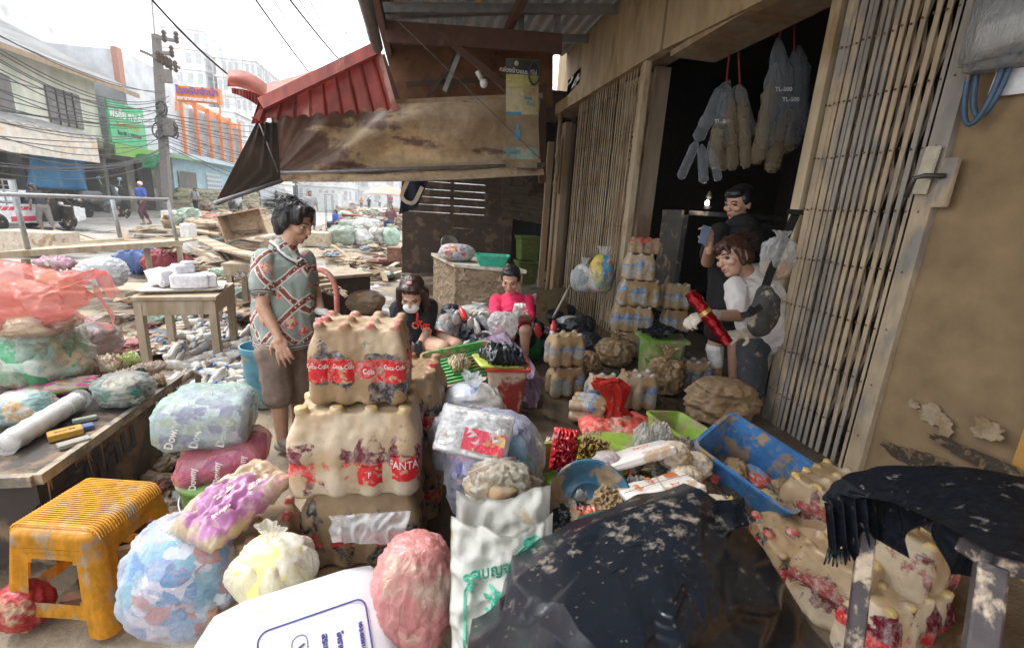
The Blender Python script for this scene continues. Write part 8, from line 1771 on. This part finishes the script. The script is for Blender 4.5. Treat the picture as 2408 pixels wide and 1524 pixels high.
# tall stack of corrugated sheets and planks left of the woman
def rawbar(label, pts, w_, h_, m, name="wooden_beam", cat="beam", grp=None):
    bm = bmesh.new(); bar(bm, pts[0], pts[1], w_, h_); bmesh.ops.subdivide_edges(bm, edges=bm.edges, cuts=3, use_grid_fill=True); crumple(bm, .008, 3, int(pts[0].x*10)); o = link(name, bm, m); tag(o, label, cat, grp); return o
for k in range(9):
    rawbar("long pale board in the slanting stack behind the standing woman", (PW(470+k*6, 560+k*3, 7.4-.1*k)+V((0, 0, .0)), PW(800-k*14, 690-k*9, 5.6)), .22, .03, M_pl[k % 3], "stacked_board", "board", "slanting board stack behind the woman")
bm = bmesh.new(); q = [PW(600, 690, 5.6), PW(815, 735, 5.2), PW(700, 640, 6.8), PW(520, 600, 7.4)]
quadgrid(bm, PW(560, 650, 5.9), PW(822, 700, 5.35), PW(760, 640, 6.6), PW(500, 585, 7.2), 90, 10, lambda u, v: .018*sin(u*90), .005); tag(link("corrugated_sheet", bm, mat((.36, .33, .29), .4, MUD_D, .6, 5, metal=.1), None, True), "muddy corrugated roofing sheet resting on the dark desk", "roofing sheet")
dk = empty("dark_desk", G(800, 745, 0), 0, "dark wooden desk under the corrugated sheet behind the woman", "desk")
def boxpx(parent, nm, a, b, dep, h0, h1, m):
    """cabinet whose front bottom edge runs between two street pixels"""
    A, B = G(*a, 0), G(*b, 0); n_ = (B-A).cross(V((0, 0, 1))).normalized(); n_ = n_ if n_.y > 0 else -n_; bm = bmesh.new(); D = n_*dep; hexa(bm, [A+V((0, 0, h0)), B+V((0, 0, h0)), B+D+V((0, 0, h0)), A+D+V((0, 0, h0)), A+V((0, 0, h1)), B+V((0, 0, h1)), B+D+V((0, 0, h1)), A+D+V((0, 0, h1))]); return part(nm, bm, m, parent)
boxpx(dk, "body", (742, 755), (872, 735), .7, .03, .56, M_woodd); boxpx(dk, "desktop", (735, 760), (880, 738), .8, .57, .61, M_woodl)
d2 = empty("wooden_table", G(560, 760, 0), 0, "small pale table with square legs left of the standing woman's shoulder", "table")
a = G(555, 745, 0); bm = bmesh.new(); box(bm, (a.x+.25, a.y+.3, .70), (.75, .6, .04)); box(bm, (a.x+.25, a.y+.02, .62), (.7, .03, .12)); part("tabletop", bm, M_woodl, d2)
for (x, y) in ((-.05, .05), (.55, .05), (-.05, .55), (.55, .55)):
    bm = bmesh.new(); box(bm, (a.x+x, a.y+y, .33), (.07, .07, .66)); part("leg", bm, M_woodl, d2)
bm = bmesh.new(); box(bm, (a.x+.3, a.y+.56, .33), (.5, .03, .6)); part("back_panel", bm, M_woodd, d2)
# pinkish plastic chair back
pc = empty("plastic_chair", G(760, 800, 0), 0, "faded pink plastic chair standing right behind the woman", "chair")
g_ = PW(752, 690, 4.6); bm = bmesh.new(); pts = [g_+RT*(.17*cos(t_))+V((0, 0, .26*sin(t_)-.02)) for t_ in [pi*i/12 for i in range(13)]]; tube(bm, [pts[0]-V((0, 0, .35))]+pts+[pts[-1]-V((0, 0, .35))], .028, 8); M_pc = mat((.60, .22, .18), .35, (.62, .52, .44), .5, 7, name="faded pink plastic"); part("backrest", bm, M_pc, pc, True)
bm = bmesh.new(); loft_rr(bm, [(.21, .21, 0, .04), (.2, .2, .03, .04)], 4); shift(bm, Matrix.Translation(V((g_.x, g_.y-.2, .42)))); part("seat", bm, M_pc, pc, True)
for sx_ in (-.17, .17):
    for sy_ in (-.37, -.02):
        bm = bmesh.new(); bar(bm, (g_.x+sx_, g_.y+sy_, .42), (g_.x+sx_*1.1, g_.y+sy_, 0), .035); part("leg", bm, M_pc, pc)
# overturned stool/chair legs, yellow basin
uc = empty("overturned_stool", G(500, 790, 0), 0, "muddy plastic stool upside down with its legs in the air", "stool")
g_ = G(497, 780, 0); M_uc = mat((.45, .37, .32), .4, MUD_D, .6, 8, name="muddy beige plastic"); bm = bmesh.new(); loft_rr(bm, [(.17, .17, 0, .03), (.18, .18, .05, .03), (.16, .16, .06, .03)], 4); shift(bm, Matrix.Translation((g_.x, g_.y, .0))); part("seat", bm, mat((.30, .26, .34), .4), uc, True)
for sx_ in (-1, 1):
    for sy_ in (-1, 1): bm = bmesh.new(); bar(bm, (g_.x+sx_*.16, g_.y+sy_*.16, .04), (g_.x+sx_*.21, g_.y+sy_*.21, .42), .035, .05); part("leg", bm, M_uc, uc)
bm = bmesh.new(); lathe(bm, [(.14, 0), (.19, .09), (.20, .10), (.18, .09), (.12, .01)], 24); o = link("yellow_basin", bm, mat((.50, .34, .07), .35), None, True); put(o, G(487, 700, 0)); tag(o, "low yellow basin in the mud near the small table", "basin")
# maroon sack, barrel etc. behind rail
flatz("maroon_bundle", "large maroon bundle lying under the end of the long stall table", "bundle", 400, 645, 0, .8, .45, .42, mat((.34, .045, .06), .2, MUD_D, .6, 6, .5, name="maroon cloth bundle"), 7, .0, 0, 0, .05)
flatz("blue_tarp_heap", "dark blue tarp heap beneath the long stall table", "tarp heap", 330, 640, 0, .7, .5, .45, mat((.07, .12, .30), .2, MUD_D, .5, 6, .5, name="dark blue tarp"), 8, .0, 0, 0, .06)
# pale cabinets, white freezer boxes further back
def cab(label, px, py, wpx, hpx, dep, m, z=0, rz=0, name="broken_cabinet", cat="cabinet", hollow=False, tilt=(0, 0)):
    p, s_ = spot(px, py, z); bm = bmesh.new(); W_, H_ = wpx*s_, hpx*s_
    if hollow:
        for (c_, d_) in (((0, 0, .02), (W_, dep, .03)), ((0, 0, H_-.02), (W_, dep, .03)), ((-W_/2, 0, H_/2), (.03, dep, H_)), ((W_/2, 0, H_/2), (.03, dep, H_)), ((0, dep/2, H_/2), (W_, .03, H_))): box(bm, c_, d_)
    else: box(bm, (0, 0, H_/2), (W_, dep, H_), bev=.01)
    o = link(name, bm, m); put(o, p+V((FW.x, FW.y, 0))*dep*.5, (tilt[0], tilt[1], rz-YAW)); tag(o, label, cat); return o
cab("tipped open wooden drawer box above the slanting boards", 575, 560, 95, 62, .7, mat((.52, .38, .24), .35), .35, .2, "drawer_box", "box", True, (0, -.25))
cab("open shallow wooden tray lying behind the stall rail", 420, 545, 90, 22, 1.0, mat((.52, .40, .25), .3), 0, .3, "wooden_tray", "tray", True, (-.9, 0))
cab("pale cardboard box by the far left end of the stall table", 60, 596, 150, 50, .6, mat((.50, .42, .33), .35), .1, 0, "cardboard_box", "box")
cab("white foam box on the road edge before the sandbags", 415, 540, 65, 42, .8, mat((.78, .77, .74), .15), 0, .1, "foam_box", "box")
cab("second white foam box right of the first on the road edge", 465, 545, 60, 32, .8, mat((.72, .70, .66), .25), 0, .1, "foam_box", "box")
cab("low white plinth standing upright between stall table and tipped box", 440, 600, 22, 72, .3, mat((.72, .72, .70), .2), 0, .1, "plinth", "plinth")
cab("cream box standing on the street behind the standing woman's face", 738, 580, 62, 32, .8, mat((.50, .44, .34), .35), 0, 0, "cream_box", "box")
cab("white and teal ice box beside the thin wire rack", 768, 500, 56, 44, 1.0, mat((.62, .66, .66), .2), 0, 0, "ice_box", "box")
cab("orange brown crate among the far sacks", 835, 528, 60, 22, .8, mat((.42, .16, .08), .3), 0, 0, "wooden_crate", "crate", True)
cab("small dark red speaker box on the mud by the slatted wall", 925, 625, 32, 42, .4, mat((.20, .08, .05), .35), 0, .1, "red_box", "box")
bm = bmesh.new(); lathe(bm, [(.25, 0), (.34, .13), (.36, .14), (.33, .13), (.24, .03)], 24); o = link("dark_basin", bm, mat((.16, .09, .06), .35), None, True); put(o, G(893, 625, 0)); tag(o, "wide dark brown basin on the mud by the slatted wall", "basin")
bm = bagbm(.55, .45, .36, 9, False, cr=.02); o = link("muddy_sack", bm, mat((.36, .28, .20), .5), None, True); put(o, G(857, 738, 0)); o.location.z = 0; tag(o, "rounded muddy sack behind the tower of packs", "sack")
# green and white sacks by the street
for k, (px, py, wp_, hp_, c_, lb) in enumerate(((797, 580, 62, 58, (.38, .46, .38), "large grey green rubbish sack, first of the street row"), (838, 580, 54, 48, (.66, .68, .66), "white rubbish sack next to the large grey green one"), (885, 578, 48, 50, (.52, .50, .46), "pale brown rubbish sack between the white and mint ones"), (915, 580, 42, 52, (.46, .66, .56), "mint green rubbish sack near the slatted wall"), (855, 548, 60, 40, (.62, .64, .62), "whitish sack behind the row of street sacks"), (815, 545, 40, 34, (.5, .56, .5), "dull green sack behind the row of street sacks"))):
    bag("rubbish_sack", lb, "sack", px, py, wp_, hp_, z=0, m=mat(c_, .25, MUD_D, .4, 5, .5, name="rubbish sack", transl=.2), seed=140+k, knot=True, cr=.05, lump=.2, nu=44, nv=28)
# ---- sandbags
M_sb = mat((.36, .34, .24), .3, MUD_D, .9, 4, .5, name="sandbag"); sbp = link("sandbag", pillowbm(.75, .42, .30, 5, .02, 14), M_sb, None, True); first = True
for r_ in range(6):
    for k in range(15-r_ % 2):
        o = sbp if first else sbp.copy()
        if not first: LK(o)
        first = False; t_ = (k+.5*(r_ % 2))/15; p = G(420, 500, 0).lerp(G(600, 495, 0), t_); o.location = p+V((rb_.uniform(-.1, .1), r_*.12, .15+r_*.26)); o.rotation_euler = (rb_.uniform(-.1, .1), rb_.uniform(-.12, .12), .9+rb_.uniform(-.3, .3)); o.scale = (2.0, 1.6, 1.3); tag(o, "bulging sandbag in the wall before the light blue shop", "sandbag", "sandbags in the wall")
# ---- vehicles
M_glass = mat((.03, .04, .05), 0, rough=.08, name="car glass"); M_tyre = mat((.02, .02, .02), .3, MUD_D, .9, name="tyre"); M_rim = mat((.45, .36, .22), .2, metal=.5, rough=.4, name="wheel rim")
def pickup(label, p0, p1, col, rimm=M_rim, rack=False, opendoor=False, deco=None, cab2=True):
    """p0 rear wheel ground point, p1 front wheel ground point (near side)"""
    d = (p1-p0); L = d.length; d.normalize(); s = L/3.05; side = V((-d.y, d.x, 0)); side = side if side.dot(V((-p0.x, -p0.y, 0))) < 0 else -side   # points away from the camera
    r = empty("pickup_truck", (0, 0, 0), 0, label, "pickup truck"); m = Matrix((d, side, V((0, 0, 1)))).transposed().to_4x4(); m.translation = p0; r.matrix_world = m; r.scale = (s, s, s)
    def pt(nm, bm, mm, smooth=False, par=None): o = link(nm, bm, mm, par or r, smooth); return o
    W = 1.75; bm = bmesh.new()
    prof = [(-1.05, .45), (-1.08, .98), (.95, 1.02), (1.0, 1.1), (2.75, 1.08), (3.75, .98), (3.95, .80), (3.98, .42), (3.5, .34), (-.9, .36)]
    for yy0, yy1 in ((0, W),):
        a = [bm.verts.new((x, .0, z)) for x, z in prof]; b = [bm.verts.new((x, W, z)) for x, z in prof]
        for i in range(len(prof)): j = (i+1) % len(prof); bm.faces.new((a[i], a[j], b[j], b[i]))
        bm.faces.new(a[::-1]); bm.faces.new(b)
    bmesh.ops.bevel(bm, geom=list(bm.edges), offset=.05, segments=2, affect='EDGES'); pt("body", bm, col, True).data.set_sharp_from_angle(angle=radians(40))
    bm = bmesh.new(); hexa(bm, [(.95, .06, 1.0), (2.85, .06, 1.0), (2.85, W-.06, 1.0), (.95, W-.06, 1.0), (1.15, .2, 1.62), (2.2, .2, 1.62), (2.2, W-.2, 1.62), (1.15, W-.2, 1.62)]); bmesh.ops.bevel(bm, geom=list(bm.edges), offset=.06, segments=3, affect='EDGES'); pt("cabin", bm, col, True).data.set_sharp_from_angle(angle=radians(40))
    bm = bmesh.new()
    for (xa, xb, xc, xd) in ((1.08, 1.62, 1.62, 1.22), (1.70, 2.62, 2.17, 1.70)): hexa(bm, [(xa, .05, 1.08), (xb, .05, 1.08), (xb, .09, 1.08), (xa, .09, 1.08), (xd, .165, 1.54), (xc, .165, 1.54), (xc, .2, 1.54), (xd, .2, 1.54)])
    pt("side_window", bm, M_glass)
    bm = bmesh.new(); hexa(bm, [(2.80, .16, 1.1), (2.86, .16, 1.1), (2.86, W-.16, 1.1), (2.80, W-.16, 1.1), (2.22, .26, 1.57), (2.26, .26, 1.57), (2.26, W-.26, 1.57), (2.22, W-.26, 1.57)]); pt("windscreen", bm, M_glass)
    bm = bmesh.new(); hexa(bm, [(.98, .16, 1.1), (1.02, .16, 1.1), (1.02, W-.16, 1.1), (.98, W-.16, 1.1), (1.15, .26, 1.55), (1.18, .26, 1.55), (1.18, W-.26, 1.55), (1.15, W-.26, 1.55)]); pt("rear_window", bm, M_glass)
    for (x, y) in ((0, -.02), (3.05, -.02), (0, W-.2), (3.05, W-.2)):
        bm = bmesh.new(); lathe(bm, [(.2, 0), (.36, .0), (.39, .05), (.39, .17), (.36, .22), (.2, .22)], 24, V((x, y+.22, .39)), rot=rotm(pi/2, 0, 0)); wh = pt("wheel", bm, M_tyre, True)
        bm = bmesh.new(); lathe(bm, [(.03, .0), (.23, .01), (.24, .06)], 20, V((x, y+.06-.06, .39)), rot=rotm(-pi/2, 0, 0)); pt("rim", bm, rimm, False, wh)
        bm = bmesh.new(); lathe(bm, [(.05, 0), (.44, 0), (.44, .03)], 24, V((x, y+.08 if y < .5 else y+.15, .41)), rot=rotm(-pi/2, 0, 0)); pt("wheel_arch", bm, M_shade)
    bm = bmesh.new(); box(bm, (3.93, .22, .85), (.12, .34, .16)); box(bm, (3.93, W-.22, .85), (.12, .34, .16)); pt("headlights", bm, mat((.7, .7, .7), 0, rough=.1))
    bm = bmesh.new(); box(bm, (-1.07, .12, .8), (.08, .16, .3)); box(bm, (-1.07, W-.12, .8), (.08, .16, .3)); pt("tail_lights", bm, mat((.45, .02, .02), 0, rough=.2))
    bm = bmesh.new(); box(bm, (2.6, -.12, 1.12), (.12, .2, .16), bev=.03); pt("side_mirror", bm, col, True)
    if rack:
        bm = bmesh.new()
        for yy in (.05, W-.05):
            for z_ in (1.2, 1.4, 1.6, 1.8, 2.0): bar(bm, (-1.0, yy, z_), (1.0, yy, z_), .035)
            for x_ in (-1.0, -.5, 0, .5, 1.0): bar(bm, (x_, yy, 1.0), (x_, yy, 2.05), .04)
        for x_ in (-1.0, -.3, .4, 1.0): bar(bm, (x_, .05, 2.03), (x_, W-.05, 2.03), .035)
        pt("cargo_rack", bm, M_gal)
    if deco:
        bm = bmesh.new()
        for (x0, x1, z0, z1) in ((-1.0, 1.4, .86, 1.0), (-.9, -.45, .5, .8), (.5, 1.5, .42, .62)): box(bm, ((x0+x1)/2, -.004, (z0+z1)/2), (x1-x0, .012, z1-z0))
        pt("red_graphics", bm, deco)
        bm = bmesh.new()
        for k in range(9): bar(bm, (-.95+k*.27, -.012, .87), (-.80+k*.27, -.012, .99), .004, .02)
        pt("white_lines", bm, M_white)
    if opendoor:
        bm = bmesh.new(); hexa(bm, [(2.65, 0, .48), (2.72, 0, .48), (2.35, -.85, .48), (2.28, -.85, .48), (2.65, 0, 1.05), (2.72, 0, 1.05), (2.35, -.85, 1.05), (2.28, -.85, 1.05)]); bar(bm, (2.68, 0, 1.05), (2.38, -.1, 1.55), .05); bar(bm, (2.38, -.1, 1.55), (2.12, -.7, 1.5), .05); bar(bm, (2.12, -.7, 1.5), (2.31, -.85, 1.05), .05); pt("door", bm, M_shade)
        bm = bmesh.new(); box(bm, (2.15, .0, .85), (.95, .06, .95)); pt("door_opening", bm, M_shade)
    return r
M_cw2 = mat((.76, .77, .78), .08, MUD_D, .25, 3, .05, name="white car paint"); M_cd = mat((.03, .035, .04), .25, MUD_D, .25, 3, .05, name="dark car paint"); M_cg = mat((.42, .46, .50), .2, MUD_D, .3, 3, .05, name="silver car paint")
pickup("white pickup with red graphics, pipe rack and open door, parked before the old shophouse", G(2, 549, 0), G(168, 540, 0), M_cw2, rack=True, opendoor=True, deco=mat((.60, .05, .09), .05, name="red graphics"))
pickup("dark pickup with silver hood parked on the far street behind the woman", G(850, 514, 0)+V((.6, 3, 0)), G(765, 520, 0), M_cd)
pickup("small grey flatbed pickup parked before the sandbags", G(608, 493, 0), G(652, 490, 0), M_cg)
pickup("tiny white car far down the street", G(905, 488, 0)+V((3, 20, 0)), G(895, 492, 0), M_cw2)
# motorbikes
def motorbike(label, p, rz, s=1, col=(.08, .09, .10)):
    r = empty("motorbike", p, rz, label, "motorbike"); r.scale = (s, s, s)
    for x in (-.6, .62):
        bm = bmesh.new(); lathe(bm, [(.2, -.04), (.29, -.05), (.31, 0), (.29, .05), (.2, .04)], 18, V((x, 0, .31)), rot=rotm(pi/2, 0, 0)); link("wheel", bm, M_tyre, r, True)
    bb = bodymesh([('c', (-.5, 0, .62), (.0, 0, .58), .13, .12), ('c', (0, 0, .45), (.5, 0, .55), .10, .09), ('c', (.5, 0, .55), (.42, 0, .95), .11, .08), ('c', (-.55, 0, .72), (-.05, 0, .74), .11, .10)], .03, 3); link("body", bb, mat(col, .2, rough=.3), r, True)
    bm = bmesh.new(); bar(bm, (.40, -.33, 1.02), (.40, .33, 1.02), .03); bar(bm, (.42, 0, .95), (.62, 0, .32), .06); link("handlebar", bm, M_gal, r)
    bm = bmesh.new(); ell(bm, (.50, 0, .90), (.07, .09, .08)); link("headlight", bm, mat((.7, .7, .7), 0, rough=.1), r, True)
    for sy in (.28, -.28):
        bm = bmesh.new(); bar(bm, (.38, sy, 1.02), (.36, sy*1.2, 1.18), .015); ell(bm, (.36, sy*1.2, 1.22), (.02, .07, .05)); link("mirror", bm, M_cg, r, True)
    bm = bmesh.new(); box(bm, (-.72, 0, .62), (.02, .17, .13)); link("number_plate", bm, M_white, r)
    return r
mb1 = motorbike("black scooter parked on the far kerb between pole and white pickup", G(245, 518, 0), radians(75), 1.55)
motorbike("scooter ridden towards the camera under the side tarp", G(560, 505, 0), radians(-80), 1.6, (.35, .4, .4))
# ---- far people
def farperson(label, px, pyf, hpx, shirt, trou, skin=M_skin3, hair=M_hairb, facing=0, lean=0, cap_=None, sit=False, arms=.2, stride=.18):
    p = G(px, pyf, 0); s = hpx*proj(p)[2]/FPX/ (1.68 if not sit else 1.25); r = empty("person", p, facing, label, "person"); r.scale = (s, s, s)
    hz = .0; P_ = lambda x, y, z: V((x, y+lean*max(0, z-.9), z-(.42 if sit else 0)))
    body_ = [('e', P_(0, .01, 1.57), (.075, .09, .11)), ('c', P_(0, 0, 1.42), P_(0, 0, 1.5), .05, .05), ('c', P_(-.2, 0, 1.38), P_(-.26, 0, 1.1), .05, .04), ('c', P_(-.26, 0, 1.1), P_(-.24, arms, .88), .04, .035), ('c', P_(.2, 0, 1.38), P_(.26, 0, 1.1), .05, .04), ('c', P_(.26, 0, 1.1), P_(.24, arms, .88), .04, .035), ('e', P_(0, 0, 1.15), (.12, .09, .3))]
    if sit: legs = [('c', P_(-.1, 0, .9), P_(-.13, .4, .88), .075, .06), ('c', P_(-.13, .4, .88), P_(-.13, .38, .45), .055, .04), ('c', P_(.1, 0, .9), P_(.13, .4, .88), .075, .06), ('c', P_(.13, .4, .88), P_(.13, .38, .45), .055, .04)]
    else: legs = [('c', P_(-.1, 0, .9), P_(-.11, stride*.6, .5), .075, .06), ('c', P_(-.11, stride*.6, .5), P_(-.11, stride*.3, .06), .055, .04), ('c', P_(.1, 0, .9), P_(.11, -stride*.3, .5), .075, .06), ('c', P_(.11, -stride*.3, .5), P_(.11, -stride, .08), .055, .04)]
    feet = [('c', V((x_, y_, .04)), V((x_, y_+.14, .03)), .045, .035) for x_, y_ in (((-.11, stride*.3), (.11, -stride)) if not sit else ((-.13, .38), (.13, .38)))]
    link("body", bodymesh(body_+legs+feet, .02, 2), skin, r, True)
    link("shirt", bodymesh([('c', P_(0, 0, 1.3), P_(0, 0, 1.0), .17, .16), ('c', P_(-.18, 0, 1.38), P_(-.245, 0, 1.17), .08, .07), ('c', P_(.18, 0, 1.38), P_(.245, 0, 1.17), .08, .07)], .022, 2), mat(shirt, 0, rough=.85), r, True)
    lg = [('c', l[1], (l[1]+l[2])/2 if i % 2 else l[2], l[3]+.03, l[4]+.03) for i, l in enumerate(legs)]
    link("trousers", bodymesh(lg+[('e', P_(0, 0, .92), (.16, .13, .12))], .022, 2), mat(trou, 0, rough=.85), r, True)
    link("hair" if not cap_ else "cap", bodymesh([('e', P_(0, -.015, 1.61), (.09, .10, .09))]+([('c', P_(0, -.09, 1.55), P_(0, -.12, 1.35), .06, .04)] if not cap_ else []), .02, 1), mat(cap_, 0) if cap_ else hair, r, True)
    return r
farperson("person in blue raincoat, white cap and dark trousers walking on the far road", 341, 528, 96, (.06, .12, .45), (.10, .04, .05), cap_=(.75, .74, .7), facing=2.6, stride=.3)
farperson("person in grey skirt bending into the open door of the white pickup", 112, 546, 108, (.04, .04, .05), (.20, .19, .18), facing=1.2, lean=.5)
farperson("person in white top standing before the sandbags holding a bag", 463, 503, 58, (.45, .45, .5), (.03, .03, .04), facing=2.8, stride=.08)
farperson("rider in dark blue tee on the scooter under the side tarp", 560, 502, 60, (.05, .06, .14), (.05, .05, .06), facing=3.0, sit=True)
farperson("woman in grey top with dark ponytail behind the standing woman", 733, 545, 92, (.30, .31, .33), (.05, .05, .07), facing=3.6, stride=.05)
farperson("person in bright blue tee sitting by the thin wire rack", 790, 545, 50, (.03, .12, .55), (.04, .04, .06), facing=2.2, sit=True)
farperson("person in dark patterned shirt sitting among the far sacks", 920, 545, 60, (.14, .06, .07), (.05, .06, .12), facing=2.8, sit=True)
farperson("small distant person in black standing near the orange stall", 868, 494, 28, (.03, .03, .03), (.03, .03, .03), facing=0)
farperson("small distant person in red coat at the slatted wall's edge", 918, 494, 34, (.30, .04, .05), (.05, .05, .05), facing=0)
farperson("small distant person in orange near the far sacks", 850, 492, 26, (.62, .18, .06), (.1, .1, .12), facing=0)
farperson("small distant person in white down the street", 893, 490, 24, (.6, .6, .6), (.1, .1, .12), facing=0)
# thin wire rack, red stool, far parasol
wr_ = empty("wire_rack", G(775, 560, 0), 0, "thin steel wire rack standing upright on the street", "rack"); g_ = G(775, 545, 0)
bm = bmesh.new()
for x_ in (-.16, .16):
    for y_ in (0, .3): bar(bm, g_+V((x_, y_, 0)), g_+V((x_, y_, 1.75)), .02)
for z_ in (.5, 1.0, 1.75): bar(bm, g_+V((-.16, 0, z_)), g_+V((.16, 0, z_)), .02)
part("frame", bm, mat((.12, .12, .12), .2), wr_)
um = empty("parasol", PY(912, 455, 30), 0, "orange and white street parasol far down the street", "parasol"); bm = bmesh.new(); c_ = PY(912, 452, 30); lathe(bm, [(1.5, -.15), (.8, .15), (.05, .4)], 14, c_, cap=False); part("canopy", bm, mat((.72, .30, .22), .1, (.7, .65, .6)), um); bm = bmesh.new(); bar(bm, c_+V((0, 0, .3)), V((c_.x, c_.y, 0)), .06); part("pole", bm, M_gal, um)
# red object at bottom left, clutter under the low table
bag("plastic_bag", "dark red packet on the ground under the stool at the photo corner", "bag", 25, 1500, 110, 110, z=0, m=mat((.40, .03, .035), .25, MUD_D, .4, 9, .4, name="dark red packet"), seed=150, knot=False, cr=.03)
bag("plastic_bag", "torn brown cardboard clutter beneath the low market table", "bag", 20, 1330, 110, 130, z=0, m=mat((.34, .28, .20), .4, MUD_M, .7, 9, .5, name="torn cardboard"), seed=151, knot=False, cr=.09)
# wet corner crates right behind the stool
for k, (px, py, a_) in enumerate(((330, 1330, .5), (300, 1400, .2))):
    bm = bmesh.new(); box(bm, (0, 0, .03), (.4, .05, .05)); box(bm, (.0, .2, .05), (.4, .03, .08)); o = link("broken_crate", bm, mat((.22, .10, .06), .4)); put(o, G(px, py, 0), (0, 0, a_)); tag(o, ("broken brown crate rail lying behind the yellow stool", "muddy crate rail between the stool legs and blue bag")[k], "crate")
# ---------------------------------------------------------------- thin haze volume added to whiten the far street
bm = bmesh.new(); box(bm, (12, 190, 17), (170, 450, 38)); hz_ = link("haze", bm); hz_['kind'] = 'stuff'
hm = bpy.data.materials.new("haze"); hm.use_nodes = True; hm.node_tree.nodes.clear(); vo = hm.node_tree.nodes.new("ShaderNodeVolumePrincipled"); ho = hm.node_tree.nodes.new("ShaderNodeOutputMaterial")
vo.inputs['Color'].default_value = (.95, .97, 1, 1); vo.inputs['Density'].default_value = .0015; vo.inputs['Anisotropy'].default_value = .2; hm.node_tree.links.new(vo.outputs[0], ho.inputs['Volume']); hz_.data.materials.append(hm)
